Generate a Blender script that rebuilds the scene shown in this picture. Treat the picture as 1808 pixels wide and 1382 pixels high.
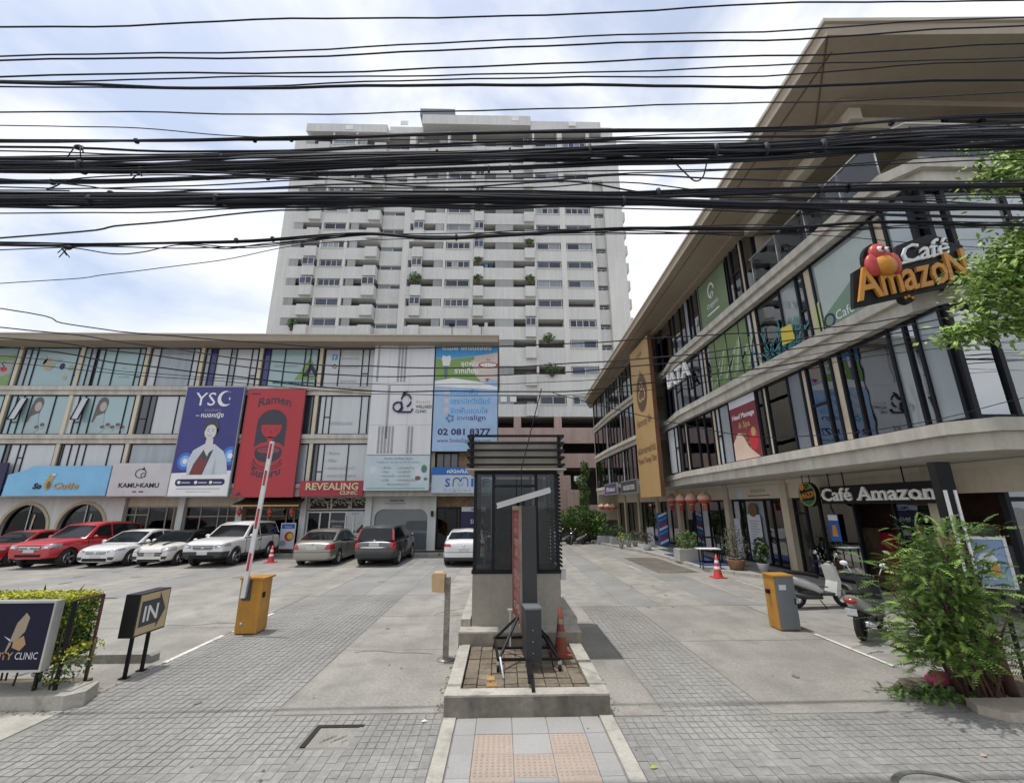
import bpy, bmesh, math, random
from mathutils import Vector, Matrix
R = math.radians
rnd = random.Random(7)
S = bpy.context.scene
COL = S.collection
for o in list(bpy.data.objects): bpy.data.objects.remove(o)

# ------------------------------------------------------------------ camera, sky, sun, exposure
cam_d = bpy.data.cameras.new('camera'); cam = bpy.data.objects.new('camera', cam_d); COL.objects.link(cam)
_f = 757.4
_c = (904.0, 691.0)
def _n(v): v = Vector(v); return v.normalized()
_up = _n((892 - _c[0], -2150 - _c[1], _f))
_fw = _n((886 - _c[0], 893 - _c[1], _f))
_fw = (_fw - _up * _fw.dot(_up)).normalized()
_ri = _up.cross(_fw); _ri = _ri if _ri[0] > 0 else -_ri
# rows = world X, Y, Z written in camera axes (right, down, forward)
cam.matrix_world = Matrix(((_ri[0], -_ri[1], -_ri[2], 0), (_fw[0], -_fw[1], -_fw[2], 0), (_up[0], -_up[1], -_up[2], 2.5), (0, 0, 0, 1)))
cam_d.sensor_width = 36; cam_d.lens = _f * 36 / 1808; cam_d.clip_start = 0.1; cam_d.clip_end = 3000
S.camera = cam

SUN_EL, SUN_AZ = 77.0, -80.0          # azimuth from +Y, negative = to the left
W = bpy.data.worlds.new('World'); S.world = W; W.use_nodes = True
nt = W.node_tree; nt.nodes.clear()
def N(t, **k):
    n = nt.nodes.new(t)
    for a, b in k.items(): setattr(n, a, b)
    return n
out = N('ShaderNodeOutputWorld'); bg = N('ShaderNodeBackground'); bg.inputs[1].default_value = 0.14
sky = N('ShaderNodeTexSky', sky_type='NISHITA', sun_disc=False, sun_elevation=R(SUN_EL), sun_rotation=R(SUN_AZ))
sky.air_density = 1.0; sky.dust_density = 2.5; sky.ozone_density = 1.5
tc = N('ShaderNodeTexCoord'); mp = N('ShaderNodeMapping')
mp.inputs['Scale'].default_value = (1.0, 1.0, 1.7); mp.inputs['Location'].default_value = (2.3, 1.1, 0.4)
nz = N('ShaderNodeTexNoise'); nz.inputs['Scale'].default_value = 2.3; nz.inputs['Detail'].default_value = 9; nz.inputs['Roughness'].default_value = .55; nz.inputs['Distortion'].default_value = .35
rp = N('ShaderNodeValToRGB'); rp.color_ramp.elements[0].position = .35; rp.color_ramp.elements[1].position = .54
nz2 = N('ShaderNodeTexNoise'); nz2.inputs['Scale'].default_value = 3.5; nz2.inputs['Detail'].default_value = 6
rp2 = N('ShaderNodeValToRGB'); rp2.color_ramp.elements[0].color = (6.2, 6.4, 6.85, 1); rp2.color_ramp.elements[1].color = (7.2, 7.3, 7.5, 1)
rp2.color_ramp.elements[0].position = .35; rp2.color_ramp.elements[1].position = .62
mx = N('ShaderNodeMix', data_type='RGBA'); haz = N('ShaderNodeMix', data_type='RGBA'); haz.inputs[0].default_value = .42; haz.inputs[7].default_value = (5.6, 6.3, 7.5, 1)
L = nt.links.new
L(tc.outputs['Generated'], mp.inputs[0]); L(mp.outputs[0], nz.inputs[0]); L(nz.outputs[0], rp.inputs[0]); L(mp.outputs[0], nz2.inputs[0]); L(nz2.outputs[0], rp2.inputs[0])
L(sky.outputs[0], haz.inputs[6]); L(haz.outputs[2], mx.inputs[6]); L(rp2.outputs[0], mx.inputs[7]); L(rp.outputs[0], mx.inputs[0]); L(mx.outputs[2], bg.inputs[0]); L(bg.outputs[0], out.inputs[0])

sd = bpy.data.lights.new('sun', 'SUN'); sd.energy = 2.6; sd.angle = R(1.0); sd.color = (1, .96, .9)
sun = bpy.data.objects.new('sun', sd); COL.objects.link(sun)
_d = Vector((math.sin(R(SUN_AZ)) * math.cos(R(SUN_EL)), math.cos(R(SUN_AZ)) * math.cos(R(SUN_EL)), math.sin(R(SUN_EL))))
sun.rotation_euler = _d.to_track_quat('Z', 'Y').to_euler(); sun.location = (0, 0, 90)
vs = S.view_settings; vs.view_transform = 'Standard'; vs.look = 'None'; vs.exposure = 0.17; vs.gamma = 1; vs.use_curve_mapping = False
S.cycles.max_bounces = 6; S.cycles.diffuse_bounces = 3; S.cycles.glossy_bounces = 3; S.cycles.transmission_bounces = 4; S.cycles.transparent_max_bounces = 12
S.cycles.use_denoising = True; S.cycles.caustics_reflective = False; S.cycles.caustics_refractive = False

# ------------------------------------------------------------------ materials
MATS = {}
def mat(name, col, rough=.6, var=.12, scale=3.0, fine=.08, fscale=40.0, bump=0.0, bscale=60.0, metal=0.0, spec=.5, coat=0.0, streak=0.0, tint=None, rand=0.0, emit=None, stretch=None, tracks=0.0):
    if name in MATS: return MATS[name]
    m = bpy.data.materials.new(name); m.use_nodes = True
    t = m.node_tree; p = t.nodes['Principled BSDF']
    p.inputs['Roughness'].default_value = rough; p.inputs['Metallic'].default_value = metal
    p.inputs['Specular IOR Level'].default_value = spec; p.inputs['Coat Weight'].default_value = coat; p.inputs['Coat Roughness'].default_value = .04
    g = t.nodes.new('ShaderNodeNewGeometry'); src = g.outputs['Position']
    if stretch:
        mpn = t.nodes.new('ShaderNodeMapping'); mpn.inputs['Scale'].default_value = stretch; t.links.new(src, mpn.inputs[0]); src = mpn.outputs[0]
    def noise(sc, det=5):
        n = t.nodes.new('ShaderNodeTexNoise'); n.inputs['Scale'].default_value = sc; n.inputs['Detail'].default_value = det; t.links.new(src, n.inputs['Vector']); return n.outputs[0]
    def rng(sock, lo, hi):
        r = t.nodes.new('ShaderNodeMapRange'); r.inputs[1].default_value = .3; r.inputs[2].default_value = .7; r.inputs[3].default_value = lo; r.inputs[4].default_value = hi; t.links.new(sock, r.inputs[0]); return r.outputs[0]
    def mul(a, b):
        q = t.nodes.new('ShaderNodeMath'); q.operation = 'MULTIPLY'; t.links.new(a, q.inputs[0]); t.links.new(b, q.inputs[1]); return q.outputs[0]
    f = None
    if var: f = rng(noise(scale), 1 - var, 1 + var)
    if fine:
        g2 = rng(noise(fscale, 3), 1 - fine, 1 + fine); f = g2 if f is None else mul(f, g2)
    if streak:
        mq = t.nodes.new('ShaderNodeMapping'); mq.inputs['Scale'].default_value = (2.2, 2.2, .12); t.links.new(g.outputs['Position'], mq.inputs[0])
        n = t.nodes.new('ShaderNodeTexNoise'); n.inputs['Scale'].default_value = 1.6; n.inputs['Detail'].default_value = 6; t.links.new(mq.outputs[0], n.inputs['Vector'])
        s = rng(n.outputs[0], 1 - streak, 1.04); f = s if f is None else mul(f, s)
    if tracks:
        mq = t.nodes.new('ShaderNodeMapping'); mq.inputs['Scale'].default_value = (1.9, .10, 1); t.links.new(g.outputs['Position'], mq.inputs[0])
        n = t.nodes.new('ShaderNodeTexNoise'); n.inputs['Scale'].default_value = 1.0; n.inputs['Detail'].default_value = 7; n.inputs['Roughness'].default_value = .62; t.links.new(mq.outputs[0], n.inputs['Vector'])
        s = rng(n.outputs[0], 1 - tracks, 1 + tracks * .5); f = s if f is None else mul(f, s)
    if rand:
        oi = t.nodes.new('ShaderNodeObjectInfo'); r = t.nodes.new('ShaderNodeMapRange'); r.inputs[3].default_value = 1 - rand; r.inputs[4].default_value = 1 + rand; t.links.new(oi.outputs['Random'], r.inputs[0])
        f = r.outputs[0] if f is None else mul(f, r.outputs[0])
    if f is not None:
        vm = t.nodes.new('ShaderNodeVectorMath'); vm.operation = 'SCALE'; vm.inputs[0].default_value = col[:3]; t.links.new(f, vm.inputs['Scale'])
        csock = vm.outputs[0]
        if tint:
            mxn = t.nodes.new('ShaderNodeMix'); mxn.data_type = 'RGBA'; mxn.inputs[7].default_value = (*tint, 1); t.links.new(csock, mxn.inputs[6])
            n = noise(scale * 2.7, 6); r = t.nodes.new('ShaderNodeMapRange'); r.inputs[1].default_value = .5; r.inputs[2].default_value = .72; t.links.new(n, r.inputs[0]); t.links.new(r.outputs[0], mxn.inputs[0]); csock = mxn.outputs[2]
        t.links.new(csock, p.inputs['Base Color'])
    else: p.inputs['Base Color'].default_value = (*col[:3], 1)
    if bump:
        b = t.nodes.new('ShaderNodeBump'); b.inputs['Strength'].default_value = bump; b.inputs['Distance'].default_value = .01; t.links.new(noise(bscale, 6), b.inputs['Height']); t.links.new(b.outputs[0], p.inputs['Normal'])
    if emit: p.inputs['Emission Color'].default_value = (*emit[0], 1); p.inputs['Emission Strength'].default_value = emit[1]
    MATS[name] = m; return m
def glass(name, tint, refl=1.0, rough=.0, solid=.0, scol=(.5, .5, .5), mir=.0):
    if name in MATS: return MATS[name]
    m = bpy.data.materials.new(name); m.use_nodes = True; t = m.node_tree; t.nodes.clear()
    o = t.nodes.new('ShaderNodeOutputMaterial'); tr = t.nodes.new('ShaderNodeBsdfTransparent'); tr.inputs[0].default_value = (*tint, 1)
    gl = t.nodes.new('ShaderNodeBsdfGlossy'); gl.inputs['Roughness'].default_value = rough; gl.inputs[0].default_value = (.92, .96, 1, 1)
    fr = t.nodes.new('ShaderNodeFresnel'); fr.inputs[0].default_value = 1.45 + .25 * refl
    mxs = t.nodes.new('ShaderNodeMixShader'); base = tr.outputs[0]
    gn = t.nodes.new('ShaderNodeNewGeometry'); nz_ = t.nodes.new('ShaderNodeTexNoise'); nz_.inputs['Scale'].default_value = .9; t.links.new(gn.outputs['Position'], nz_.inputs['Vector'])
    bp = t.nodes.new('ShaderNodeBump'); bp.inputs['Strength'].default_value = .012; bp.inputs['Distance'].default_value = .3; t.links.new(nz_.outputs[0], bp.inputs['Height']); t.links.new(bp.outputs[0], gl.inputs['Normal'])
    if solid:
        df = t.nodes.new('ShaderNodeBsdfDiffuse'); df.inputs[0].default_value = (*scol, 1); m2 = t.nodes.new('ShaderNodeMixShader'); m2.inputs[0].default_value = solid
        t.links.new(tr.outputs[0], m2.inputs[1]); t.links.new(df.outputs[0], m2.inputs[2]); base = m2.outputs[0]
    ad = t.nodes.new('ShaderNodeMapRange'); ad.inputs[3].default_value = mir; ad.inputs[4].default_value = 1; t.links.new(fr.outputs[0], ad.inputs[0]); t.links.new(ad.outputs[0], mxs.inputs[0]); t.links.new(base, mxs.inputs[1]); t.links.new(gl.outputs[0], mxs.inputs[2]); t.links.new(mxs.outputs[0], o.inputs[0])
    MATS[name] = m; return m
C = dict
concrete = mat('concrete', (.285, .275, .255), .9, .16, 1.1, .12, 30, .25, 90, tint=(.21, .2, .182), tracks=.16)
concrete2 = mat('concrete_pale', (.285, .272, .247), .9, .17, .8, .16, 22, .25, 80, tint=(.212, .202, .182), tracks=.16, rand=.07)
concrete3 = mat('concrete_grey', (.26, .254, .24), .9, .16, .9, .12, 25, .25, 80, tracks=.14)
paver = mat('paver_grey', (.265, .258, .243), .88, .17, .55, .16, 16, .2, 120, tracks=.15)
paver_i = mat('paver_grey_single', (.265, .258, .243), .88, .16, .55, .14, 16, .2, 120, tracks=.15, rand=.10)
paver_dk = mat('paver_strip', (.238, .235, .226), .9, .18, .7, .10, 14, .25, 60)
joint = mat('joint_dark', (.215, .208, .192), .95, .2, 2)
tile_g = mat('tile_grey', (.325, .322, .312), .8, .06, 1.5, .06, 30, .1, 150, rand=.06)
tile_p = mat('tile_pink', (.375, .305, .255), .85, .08, 2, .1, 40, .1, 120, rand=.06)
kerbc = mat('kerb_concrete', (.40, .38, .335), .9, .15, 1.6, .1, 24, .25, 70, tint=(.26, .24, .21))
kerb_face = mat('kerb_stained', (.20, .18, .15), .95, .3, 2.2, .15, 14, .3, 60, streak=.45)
bedpav = mat('bed_paver', (.175, .145, .105), .95, .3, 3, .2, 22, .3, 60, rand=.15)
moss = mat('soil_moss', (.125, .105, .07), .98, .3, 6, .2, 40, .4, 60)
white_line = mat('road_paint', (.62, .615, .59), .7, .2, 3, .25, 22)
slabc = mat('slab_cream', (.555, .525, .465), .8, .08, .5, .05, 14, .1, 60, streak=.28)
soffit = mat('soffit_cream', (.60, .56, .48), .85, .05, .6, .03, 14)
roof_b = mat('roof_brown', (.33, .275, .21), .75, .06, .4, .05, 6, .05, 40)
roof_edge = mat('roof_edge', (.47, .43, .36), .6, .06, 1)
frame_d = mat('frame_dark', (.012, .014, .02), .5, .1, 3, spec=.22)
alu = mat('aluminium', (.55, .56, .57), .4, .05, 2, metal=.6)
col_t = mat('column_tan', (.56, .485, .37), .8, .07, .8, .05, 14, streak=.12)
wall_w = mat('wall_white', (.66, .66, .64), .75, .05, .7, .03, 12, streak=.1)
wall_c = mat('wall_cream', (.60, .53, .42), .85, .06, .6, .04, 10, streak=.15)
black = mat('black_paint', (.011, .011, .012), .5, .15, 3, spec=.22)
blackm = mat('black_rough', (.017, .017, .018), .75, .2, 3, spec=.2)
gl_clear = glass('glass_clear', (.70, .78, .76), .8)
gl_tint = glass('glass_tinted', (.45, .52, .51), 1.0, mir=.32)
gl_dark = glass('glass_smoked', (.32, .36, .37), .5, mir=.19); gl_pale = glass('glass_pale_fill', (.5, .55, .57), .5, 0, .42, (.27, .31, .33), mir=.06); gl_shop = glass('glass_shop', (.40, .42, .42), .0, mir=.0)  # wellness shop glass: pale tone mixed in to stand for its light interior
gl_frost = glass('glass_hazy', (.5, .58, .58), .8, 0, .55, (.42, .48, .48), mir=.12)
gl_booth = glass('glass_booth', (.62, .64, .63), .1)
p_teal = mat('pane_teal', (.31, .44, .46), .12, .05, .5, .0, spec=.7)
p_blind = mat('pane_blind', (.50, .53, .55), .15, .05, .5, .03, 30, spec=.7, stretch=(6, 6, .4))
p_grey = mat('pane_grey', (.30, .34, .37), .08, .12, .6, .03, 30, spec=.8, stretch=(5, 5, .4))
p_dark = mat('pane_dark', (.035, .045, .055), .04, .3, .8, 0, spec=.9)
p_navy = mat('pane_navy', (.03, .035, .17), .15, .1, .6, 0, spec=.6)
p_blue = mat('pane_dusky', (.040, .052, .085), .12, .4, .35, .12, 3, spec=.5, rand=.5)
p_curt = mat('pane_curtain', (.22, .25, .29), .15, .1, .5, .08, 18, spec=.7, rand=.25, stretch=(5, 5, .3))
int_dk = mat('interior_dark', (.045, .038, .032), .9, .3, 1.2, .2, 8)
int_br = mat('interior_brown', (.22, .145, .09), .8, .35, 1.1, .25, 7)
int_cr = mat('interior_cream', (.50, .44, .35), .9, .1, .8, .05, 8)
twr = mat('tower_white', (.62, .62, .605), .85, .07, .18, .04, 3, streak=.09)
twr2 = mat('tower_white_wall', (.63, .625, .60), .85, .07, .15, .04, 3, streak=.09)
twr_g = mat('tower_recess_shade', (.15, .143, .13), .9, .1, .4, .05, 5)  # core wall colour darkened to stand in for shade inside the balcony recesses
twr_p = mat('tower_screen', (.30, .315, .31), .7, .1, .5, .08, 10, rand=.22, stretch=(6, 6, .3))
twr_h = mat('tower_roof_house', (.20, .22, .25), .8, .08, .3)
pink = mat('garage_pink', (.42, .31, .275), .85, .08, .3, .06, 5, streak=.18)
# leaves
def leafmat(name, c, r=.5):
    m = mat(name, c, r, .35, 1.6, .3, 9, spec=.35); return m
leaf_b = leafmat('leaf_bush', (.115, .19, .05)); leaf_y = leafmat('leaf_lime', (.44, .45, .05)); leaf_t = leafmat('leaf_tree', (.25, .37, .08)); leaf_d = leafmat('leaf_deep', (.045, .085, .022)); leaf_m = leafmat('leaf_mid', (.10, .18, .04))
bark = mat('bark', (.07, .05, .035), .9, .3, 4, .2, 30, .5, 60); bark2 = mat('bark_red', (.10, .05, .035), .9, .3, 4, .2, 30, .4, 60)

# ------------------------------------------------------------------ mesh helpers
ORG = {}
class F:                                    # a drawing frame: a along u, b along v, d along n
    def __init__(s, o, u, v, n): s.o, s.u, s.v, s.n = Vector(o), Vector(u), Vector(v), Vector(n)
    def p(s, a, b, d=0.0): return s.o + s.u * a + s.v * b + s.n * d
def FL(y): return F((0, y, 0), (1, 0, 0), (0, 0, 1), (0, -1, 0))       # faces the camera
def FR(x): return F((x, 0, 0), (0, -1, 0), (0, 0, 1), (-1, 0, 0))      # faces left; a = -y
TXT = {}
def text_mesh(s, bold):
    k = (s, bold)
    if k not in TXT:
        c = bpy.data.curves.new('text', 'FONT'); c.body = s; c.size = 1; c.resolution_u = 2; c.offset = bold
        o = bpy.data.objects.new('text', c); m = bpy.data.meshes.new_from_object(o)
        vs_ = [tuple(v.co) for v in m.vertices]; fs = [tuple(p.vertices) for p in m.polygons]
        bpy.data.meshes.remove(m); bpy.data.objects.remove(o); bpy.data.curves.remove(c)
        TXT[k] = (vs_, fs)
    return TXT[k]
class B:
    def __init__(s): s.v, s.f, s.m, s.s = [], [], [], []
    def add(s, vs_, fs, m=0, sm=False):
        o = len(s.v); s.v += [tuple(v) for v in vs_]
        for f in fs: s.f.append(tuple(i + o for i in f)); s.m.append(m); s.s.append(sm)
        return s
    def box(s, x0, x1, y0, y1, z0, z1, m=0):
        return s.add([(x0, y0, z0), (x1, y0, z0), (x1, y1, z0), (x0, y1, z0), (x0, y0, z1), (x1, y0, z1), (x1, y1, z1), (x0, y1, z1)],
                     [(0, 3, 2, 1), (4, 5, 6, 7), (0, 1, 5, 4), (1, 2, 6, 5), (2, 3, 7, 6), (3, 0, 4, 7)], m)
    def beam(s, p, q, w, h, m=0, up=(0, 0, 1)):
        p, q = Vector(p), Vector(q); d = (q - p).normalized(); u = Vector(up)
        if abs(d.dot(u)) > .98: u = Vector((0, 1, 0))
        a = d.cross(u).normalized() * w / 2; b = a.cross(d).normalized() * h / 2
        vs_ = [p - a - b, p + a - b, p + a + b, p - a + b, q - a - b, q + a - b, q + a + b, q - a + b]
        return s.add(vs_, [(0, 1, 2, 3), (7, 6, 5, 4), (0, 4, 5, 1), (1, 5, 6, 2), (2, 6, 7, 3), (3, 7, 4, 0)], m)
    def tube(s, pts, r, n=8, m=0, cap=True, r1=None):
        pts = [Vector(p) for p in pts]; vs_ = []; k = len(pts); fs = []
        d0 = (pts[1] - pts[0]).normalized(); ref = Vector((0, 0, 1)) if abs(d0.z) < .9 else Vector((0, 1, 0))
        for i, p in enumerate(pts):
            d = (pts[min(i + 1, k - 1)] - pts[max(i - 1, 0)]).normalized(); a = d.cross(ref).normalized(); b = a.cross(d)
            rr = r if r1 is None else r + (r1 - r) * i / (k - 1)
            vs_ += [p + (a * math.cos(t) + b * math.sin(t)) * rr for t in (2 * math.pi * j / n for j in range(n))]
        for i in range(k - 1):
            for j in range(n): fs.append((i * n + j, i * n + (j + 1) % n, (i + 1) * n + (j + 1) % n, (i + 1) * n + j))
        if cap: fs += [tuple(range(n))[::-1], tuple((k - 1) * n + j for j in range(n))]
        return s.add(vs_, fs, m, True)
    def cyl(s, p, q, r0, r1=None, n=12, m=0, sm=True):
        r1 = r0 if r1 is None else r1; return s.tube([p, q], r0, n, m, True, r1)
    def lathe(s, prof, c, n=16, m=0, ax='z', sm=True):
        vs_, fs = [], []; k = len(prof)
        for r, h in prof:
            for j in range(n):
                t = 2 * math.pi * j / n; a, b = r * math.cos(t), r * math.sin(t)
                vs_.append((c[0] + a, c[1] + b, c[2] + h) if ax == 'z' else ((c[0] + h, c[1] + a, c[2] + b) if ax == 'x' else (c[0] + a, c[1] + h, c[2] + b)))
        for i in range(k - 1):
            for j in range(n): fs.append((i * n + j, i * n + (j + 1) % n, (i + 1) * n + (j + 1) % n, (i + 1) * n + j))
        return s.add(vs_, fs, m, sm)
    def sphere(s, c, rx, ry=None, rz=None, m=0, nu=12, nv=7):
        ry = rx if ry is None else ry; rz = rx if rz is None else rz
        vs_, fs = [], []
        for i in range(nv + 1):
            t = math.pi * i / nv
            for j in range(nu):
                a = 2 * math.pi * j / nu; vs_.append((c[0] + rx * math.sin(t) * math.cos(a), c[1] + ry * math.sin(t) * math.sin(a), c[2] + rz * math.cos(t)))
        for i in range(nv):
            for j in range(nu): fs.append((i * nu + j, (i + 1) * nu + j, (i + 1) * nu + (j + 1) % nu, i * nu + (j + 1) % nu))
        return s.add(vs_, fs, m, True)
    def prism(s, poly, fr, d0, d1, m=0):
        k = len(poly); vs_ = [fr.p(a, b, d0) for a, b in poly] + [fr.p(a, b, d1) for a, b in poly]
        return s.add(vs_, [tuple(range(k))[::-1], tuple(range(k, 2 * k))] + [(i, (i + 1) % k, k + (i + 1) % k, k + i) for i in range(k)], m)
    def rect(s, fr, a0, a1, b0, b1, d0, d1, m=0): return s.prism([(a0, b0), (a1, b0), (a1, b1), (a0, b1)], fr, d0, d1, m)
    def flat(s, poly, fr, d, m=0): return s.add([fr.p(a, b, d) for a, b in poly], [tuple(range(len(poly)))], m)
    def ell(s, fr, a, b, ra, rb, d, m=0, n=24, t0=0, t1=360):
        pts = [(a + ra * math.cos(R(t0 + (t1 - t0) * i / n)), b + rb * math.sin(R(t0 + (t1 - t0) * i / n))) for i in range(n + (0 if t1 - t0 == 360 else 1))]
        return s.flat(pts, fr, d, m)
    def ring(s, fr, a, b, r0, r1, d0, d1, m=0, n=28, t0=0, t1=360, sy=1.0):
        for i in range(n):
            q = [R(t0 + (t1 - t0) * (i + e) / n) for e in (0, 1)]
            s.prism([(a + r0 * math.cos(q[0]), b + sy * r0 * math.sin(q[0])), (a + r1 * math.cos(q[0]), b + sy * r1 * math.sin(q[0])), (a + r1 * math.cos(q[1]), b + sy * r1 * math.sin(q[1])), (a + r0 * math.cos(q[1]), b + sy * r0 * math.sin(q[1]))], fr, d0, d1, m)
        return s
    def text(s, fr, t, a, b, h, m=0, al='C', d=.01, ext=0.0, bold=0.0, width=None, slope=0.0, shear=0.0, arc=0.0):
        vs_, fs = text_mesh(t, bold); x0 = min(v[0] for v in vs_); x1 = max(v[0] for v in vs_)
        w = (x1 - x0) * h; sx = h if width is None else h * width / w; w = (x1 - x0) * sx
        off = {'C': -w / 2, 'L': 0, 'R': -w}[al]
        def P(v, dd):
            px = (v[0] - x0) * sx + off; py = v[1] * h; px += py * shear; return fr.p(a + px, b + py + px * slope + arc * (1 - (2 * px / w) ** 2), dd)
        o = [P(v, d + ext) for v in vs_]
        s.add(o, fs, m)
        if ext:
            ed = {}
            for f in fs:
                for i in range(len(f)):
                    e = (f[i], f[(i + 1) % len(f)]); ed[e] = 1
            oo = [P(v, d) for v in vs_]; k = len(o)
            s.add(o + oo, [(e[1], e[0], e[0] + k, e[1] + k) for e in ed if (e[1], e[0]) not in ed], m)
        return s
    def obj(s, name, mats, parent=None, label=None, cat=None, group=None, kind=None, loc=None, local=False, smooth=None):
        if not isinstance(mats, (list, tuple)): mats = [mats]
        og = Vector((0, 0, 0))
        if parent is not None: og = ORG[parent.name] if not local else Vector((0, 0, 0))
        elif loc is not None: og = Vector(loc)
        me = bpy.data.meshes.new(name); me.from_pydata([(v[0] - og[0], v[1] - og[1], v[2] - og[2]) for v in s.v] if not local else s.v, [], s.f)
        for x in mats: me.materials.append(x)
        if len(mats) > 1: me.polygons.foreach_set('material_index', s.m)
        me.polygons.foreach_set('use_smooth', s.s)
        o = bpy.data.objects.new(name, me); COL.objects.link(o)
        if parent is not None: o.parent = parent
        elif loc is not None: o.location = loc
        ORG[o.name] = og if parent is not None else Vector(loc if loc is not None else (0, 0, 0))
        return tag(o, label, cat, group, kind)
def tag(o, label=None, cat=None, group=None, kind=None):
    for k, v in (('label', label), ('category', cat), ('group', group), ('kind', kind)):
        if v: o[k] = v
    return o
def thing(name, label, cat, loc=(0, 0, 0), group=None, rz=0.0):
    o = bpy.data.objects.new(name, None); COL.objects.link(o); o.location = loc; o.rotation_euler = (0, 0, rz); o.empty_display_size = .2
    ORG[o.name] = Vector(loc); return tag(o, label, cat, group)
def copy_tree(o, parent=None):
    c = o.copy(); COL.objects.link(c); ORG[c.name] = ORG[o.name]
    if parent is not None: c.parent = parent
    for k in o.children: copy_tree(k, c)
    return c
UNIT = {}
def piece(name, m, parent, x0, x1, y0, y1, z0, z1, rot=None, label=None):
    if m.name not in UNIT:
        b = B().box(-.5, .5, -.5, .5, -.5, .5); me = bpy.data.meshes.new('block'); me.from_pydata(b.v, [], b.f); me.materials.append(m); UNIT[m.name] = me
    o = bpy.data.objects.new(name, UNIT[m.name]); COL.objects.link(o); o.parent = parent
    og = ORG[parent.name]; o.location = ((x0 + x1) / 2 - og[0], (y0 + y1) / 2 - og[1], (z0 + z1) / 2 - og[2]); o.scale = (abs(x1 - x0), abs(y1 - y0), abs(z1 - z0))
    if rot: o.rotation_euler = rot
    ORG[o.name] = og
    if label: o['label'] = label
    return o
def fpiece(name, m, parent, fr, a0, a1, b0, b1, d0, d1):
    p, q = fr.p(a0, b0, d0), fr.p(a1, b1, d1)
    return piece(name, m, parent, min(p.x, q.x), max(p.x, q.x), min(p.y, q.y), max(p.y, q.y), min(p.z, q.z), max(p.z, q.z))
def window(parent, fr, edges, z0, z1, panes, trans={}, name='window', fm=None, w=.055, dep=.1, sill=True):
    """dark framed window; panes = one material per gap between the edges; trans {gap: height of a transom}"""
    fm = fm or frame_d; b = B(); h = w / 2
    for i, a in enumerate(edges):
        b.rect(fr, a - h, a + h, z0, z1, -dep / 2, dep / 2)
    for i in range(len(edges) - 1):
        a0, a1 = edges[i] + h, edges[i + 1] - h
        b.rect(fr, a0, a1, z0, z0 + w, -dep * .4, dep * .4); b.rect(fr, a0, a1, z1 - w, z1, -dep * .4, dep * .4)
        if i in trans: b.rect(fr, a0, a1, trans[i] - h, trans[i] + h, -dep * .4, dep * .4)
    f = b.obj(name, fm, parent)
    for i in range(len(edges) - 1):
        m = panes[i % len(panes)]
        if m is None: continue
        a0, a1 = edges[i] + h, edges[i + 1] - h
        if i in trans:
            fpiece('pane', m, f, fr, a0, a1, z0 + w, trans[i] - h, -.012, .012); fpiece('pane', m, f, fr, a0, a1, trans[i] + h, z1 - w, -.012, .012)
        else: fpiece('pane', m, f, fr, a0, a1, z0 + w, z1 - w, -.012, .012)
    return f

# ------------------------------------------------------------------ ground
g = B().box(-400, 400, -400, 400, -.5, -.03).obj('ground', concrete3, kind='structure', loc=(0, 0, 0))
base = B().box(-11, 13, .5, 46, -.03, -.008).obj('joint_bed', joint, g)
drive = B().box(-5.58, 6.3, 6.22, 6.24, -.012, -.004).obj('driveway', joint, kind='structure', loc=(0, 0, 0))
def slabs(parent, x0, x1, y0, y1, m, step, z=0.0, gap=.014, name='concrete_slab'):
    n = max(1, round((y1 - y0) / step)); s = (y1 - y0) / n
    for i in range(n): piece(name, m, parent, x0 + gap / 2, x1 - gap / 2, y0 + i * s + gap / 2, y0 + (i + 1) * s - gap / 2, -.03, z + rnd.uniform(-.002, .002))
slabs(drive, -2.84, -.72, 6.26, 13.7, concrete2, 2.5); slabs(drive, 3.37, 6.22, 6.1, 12.0, concrete2, 3.0); slabs(drive, 1.37, 2.03, 6.1, 8.1, concrete2, 2)
slabs(drive, 1.39, 2.03, 8.1, 12.0, concrete2, 2)
slabs(drive, -11.0, -5.62, 6.9, 13.9, concrete2, 3.4); slabs(drive, 6.3, 9.3, 6.6, 12.0, concrete, 3)
lot = B().box(-34, -33.9, 13.9, 26, -.03, -.004).obj('parking_lot', concrete, kind='structure', loc=(0, 0, 0))
xs = [-34, -30, -28.7, -25.5, -24, -21, -19.4, -16.5, -14.9, -12, -10.4, -7.9, -7.1, -5.3, -4.05, -2.82, -1.7, -.6]
for i in range(len(xs) - 1):
    m = (concrete2, paver_dk)[i % 2] if i < 13 else (paver_dk, concrete3, paver_dk, concrete2)[i - 13]
    slabs(lot, xs[i], xs[i + 1], 13.72, 24.6, m, 3.6, gap=.01)
for a, b_, m in ((-.6, 1.5, concrete2), (1.5, 3.15, concrete), (3.15, 4.1, paver_dk), (4.1, 5.55, concrete2), (5.55, 6.7, paver_dk), (6.7, 8.0, concrete), (8.0, 9.4, concrete2)):
    slabs(lot, a, b_, 12.02, 47, m, 4.0, gap=.01)
# the marking lines lie one sheet above the slabs
B().box(-5.66, -5.57, 8.2, 9.75, .004, .008).box(-5.6, -5.51, 10.0, 11.6, .004, .008).box(6.23, 6.30, 7.6, 9.4, .004, .008).obj('painted_line', white_line, lot); B().box(8.0, 8.07, 13.9, 15.7, .004, .007).box(5.45, 5.52, 18.0, 19.6, .004, .007).obj('worn_line', mat('road_paint_worn', (.44, .43, .41), .8, .2, 3, .3, 14), lot)
# dark sheet laid on the ground by the far kerb
B().box(6.0, 7.6, 17.5, 22.5, .004, .007).obj('dark_patch', mat('ground_dark', (.13, .115, .1), .8, .3, 1.2, .2, 8), lot)
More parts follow.
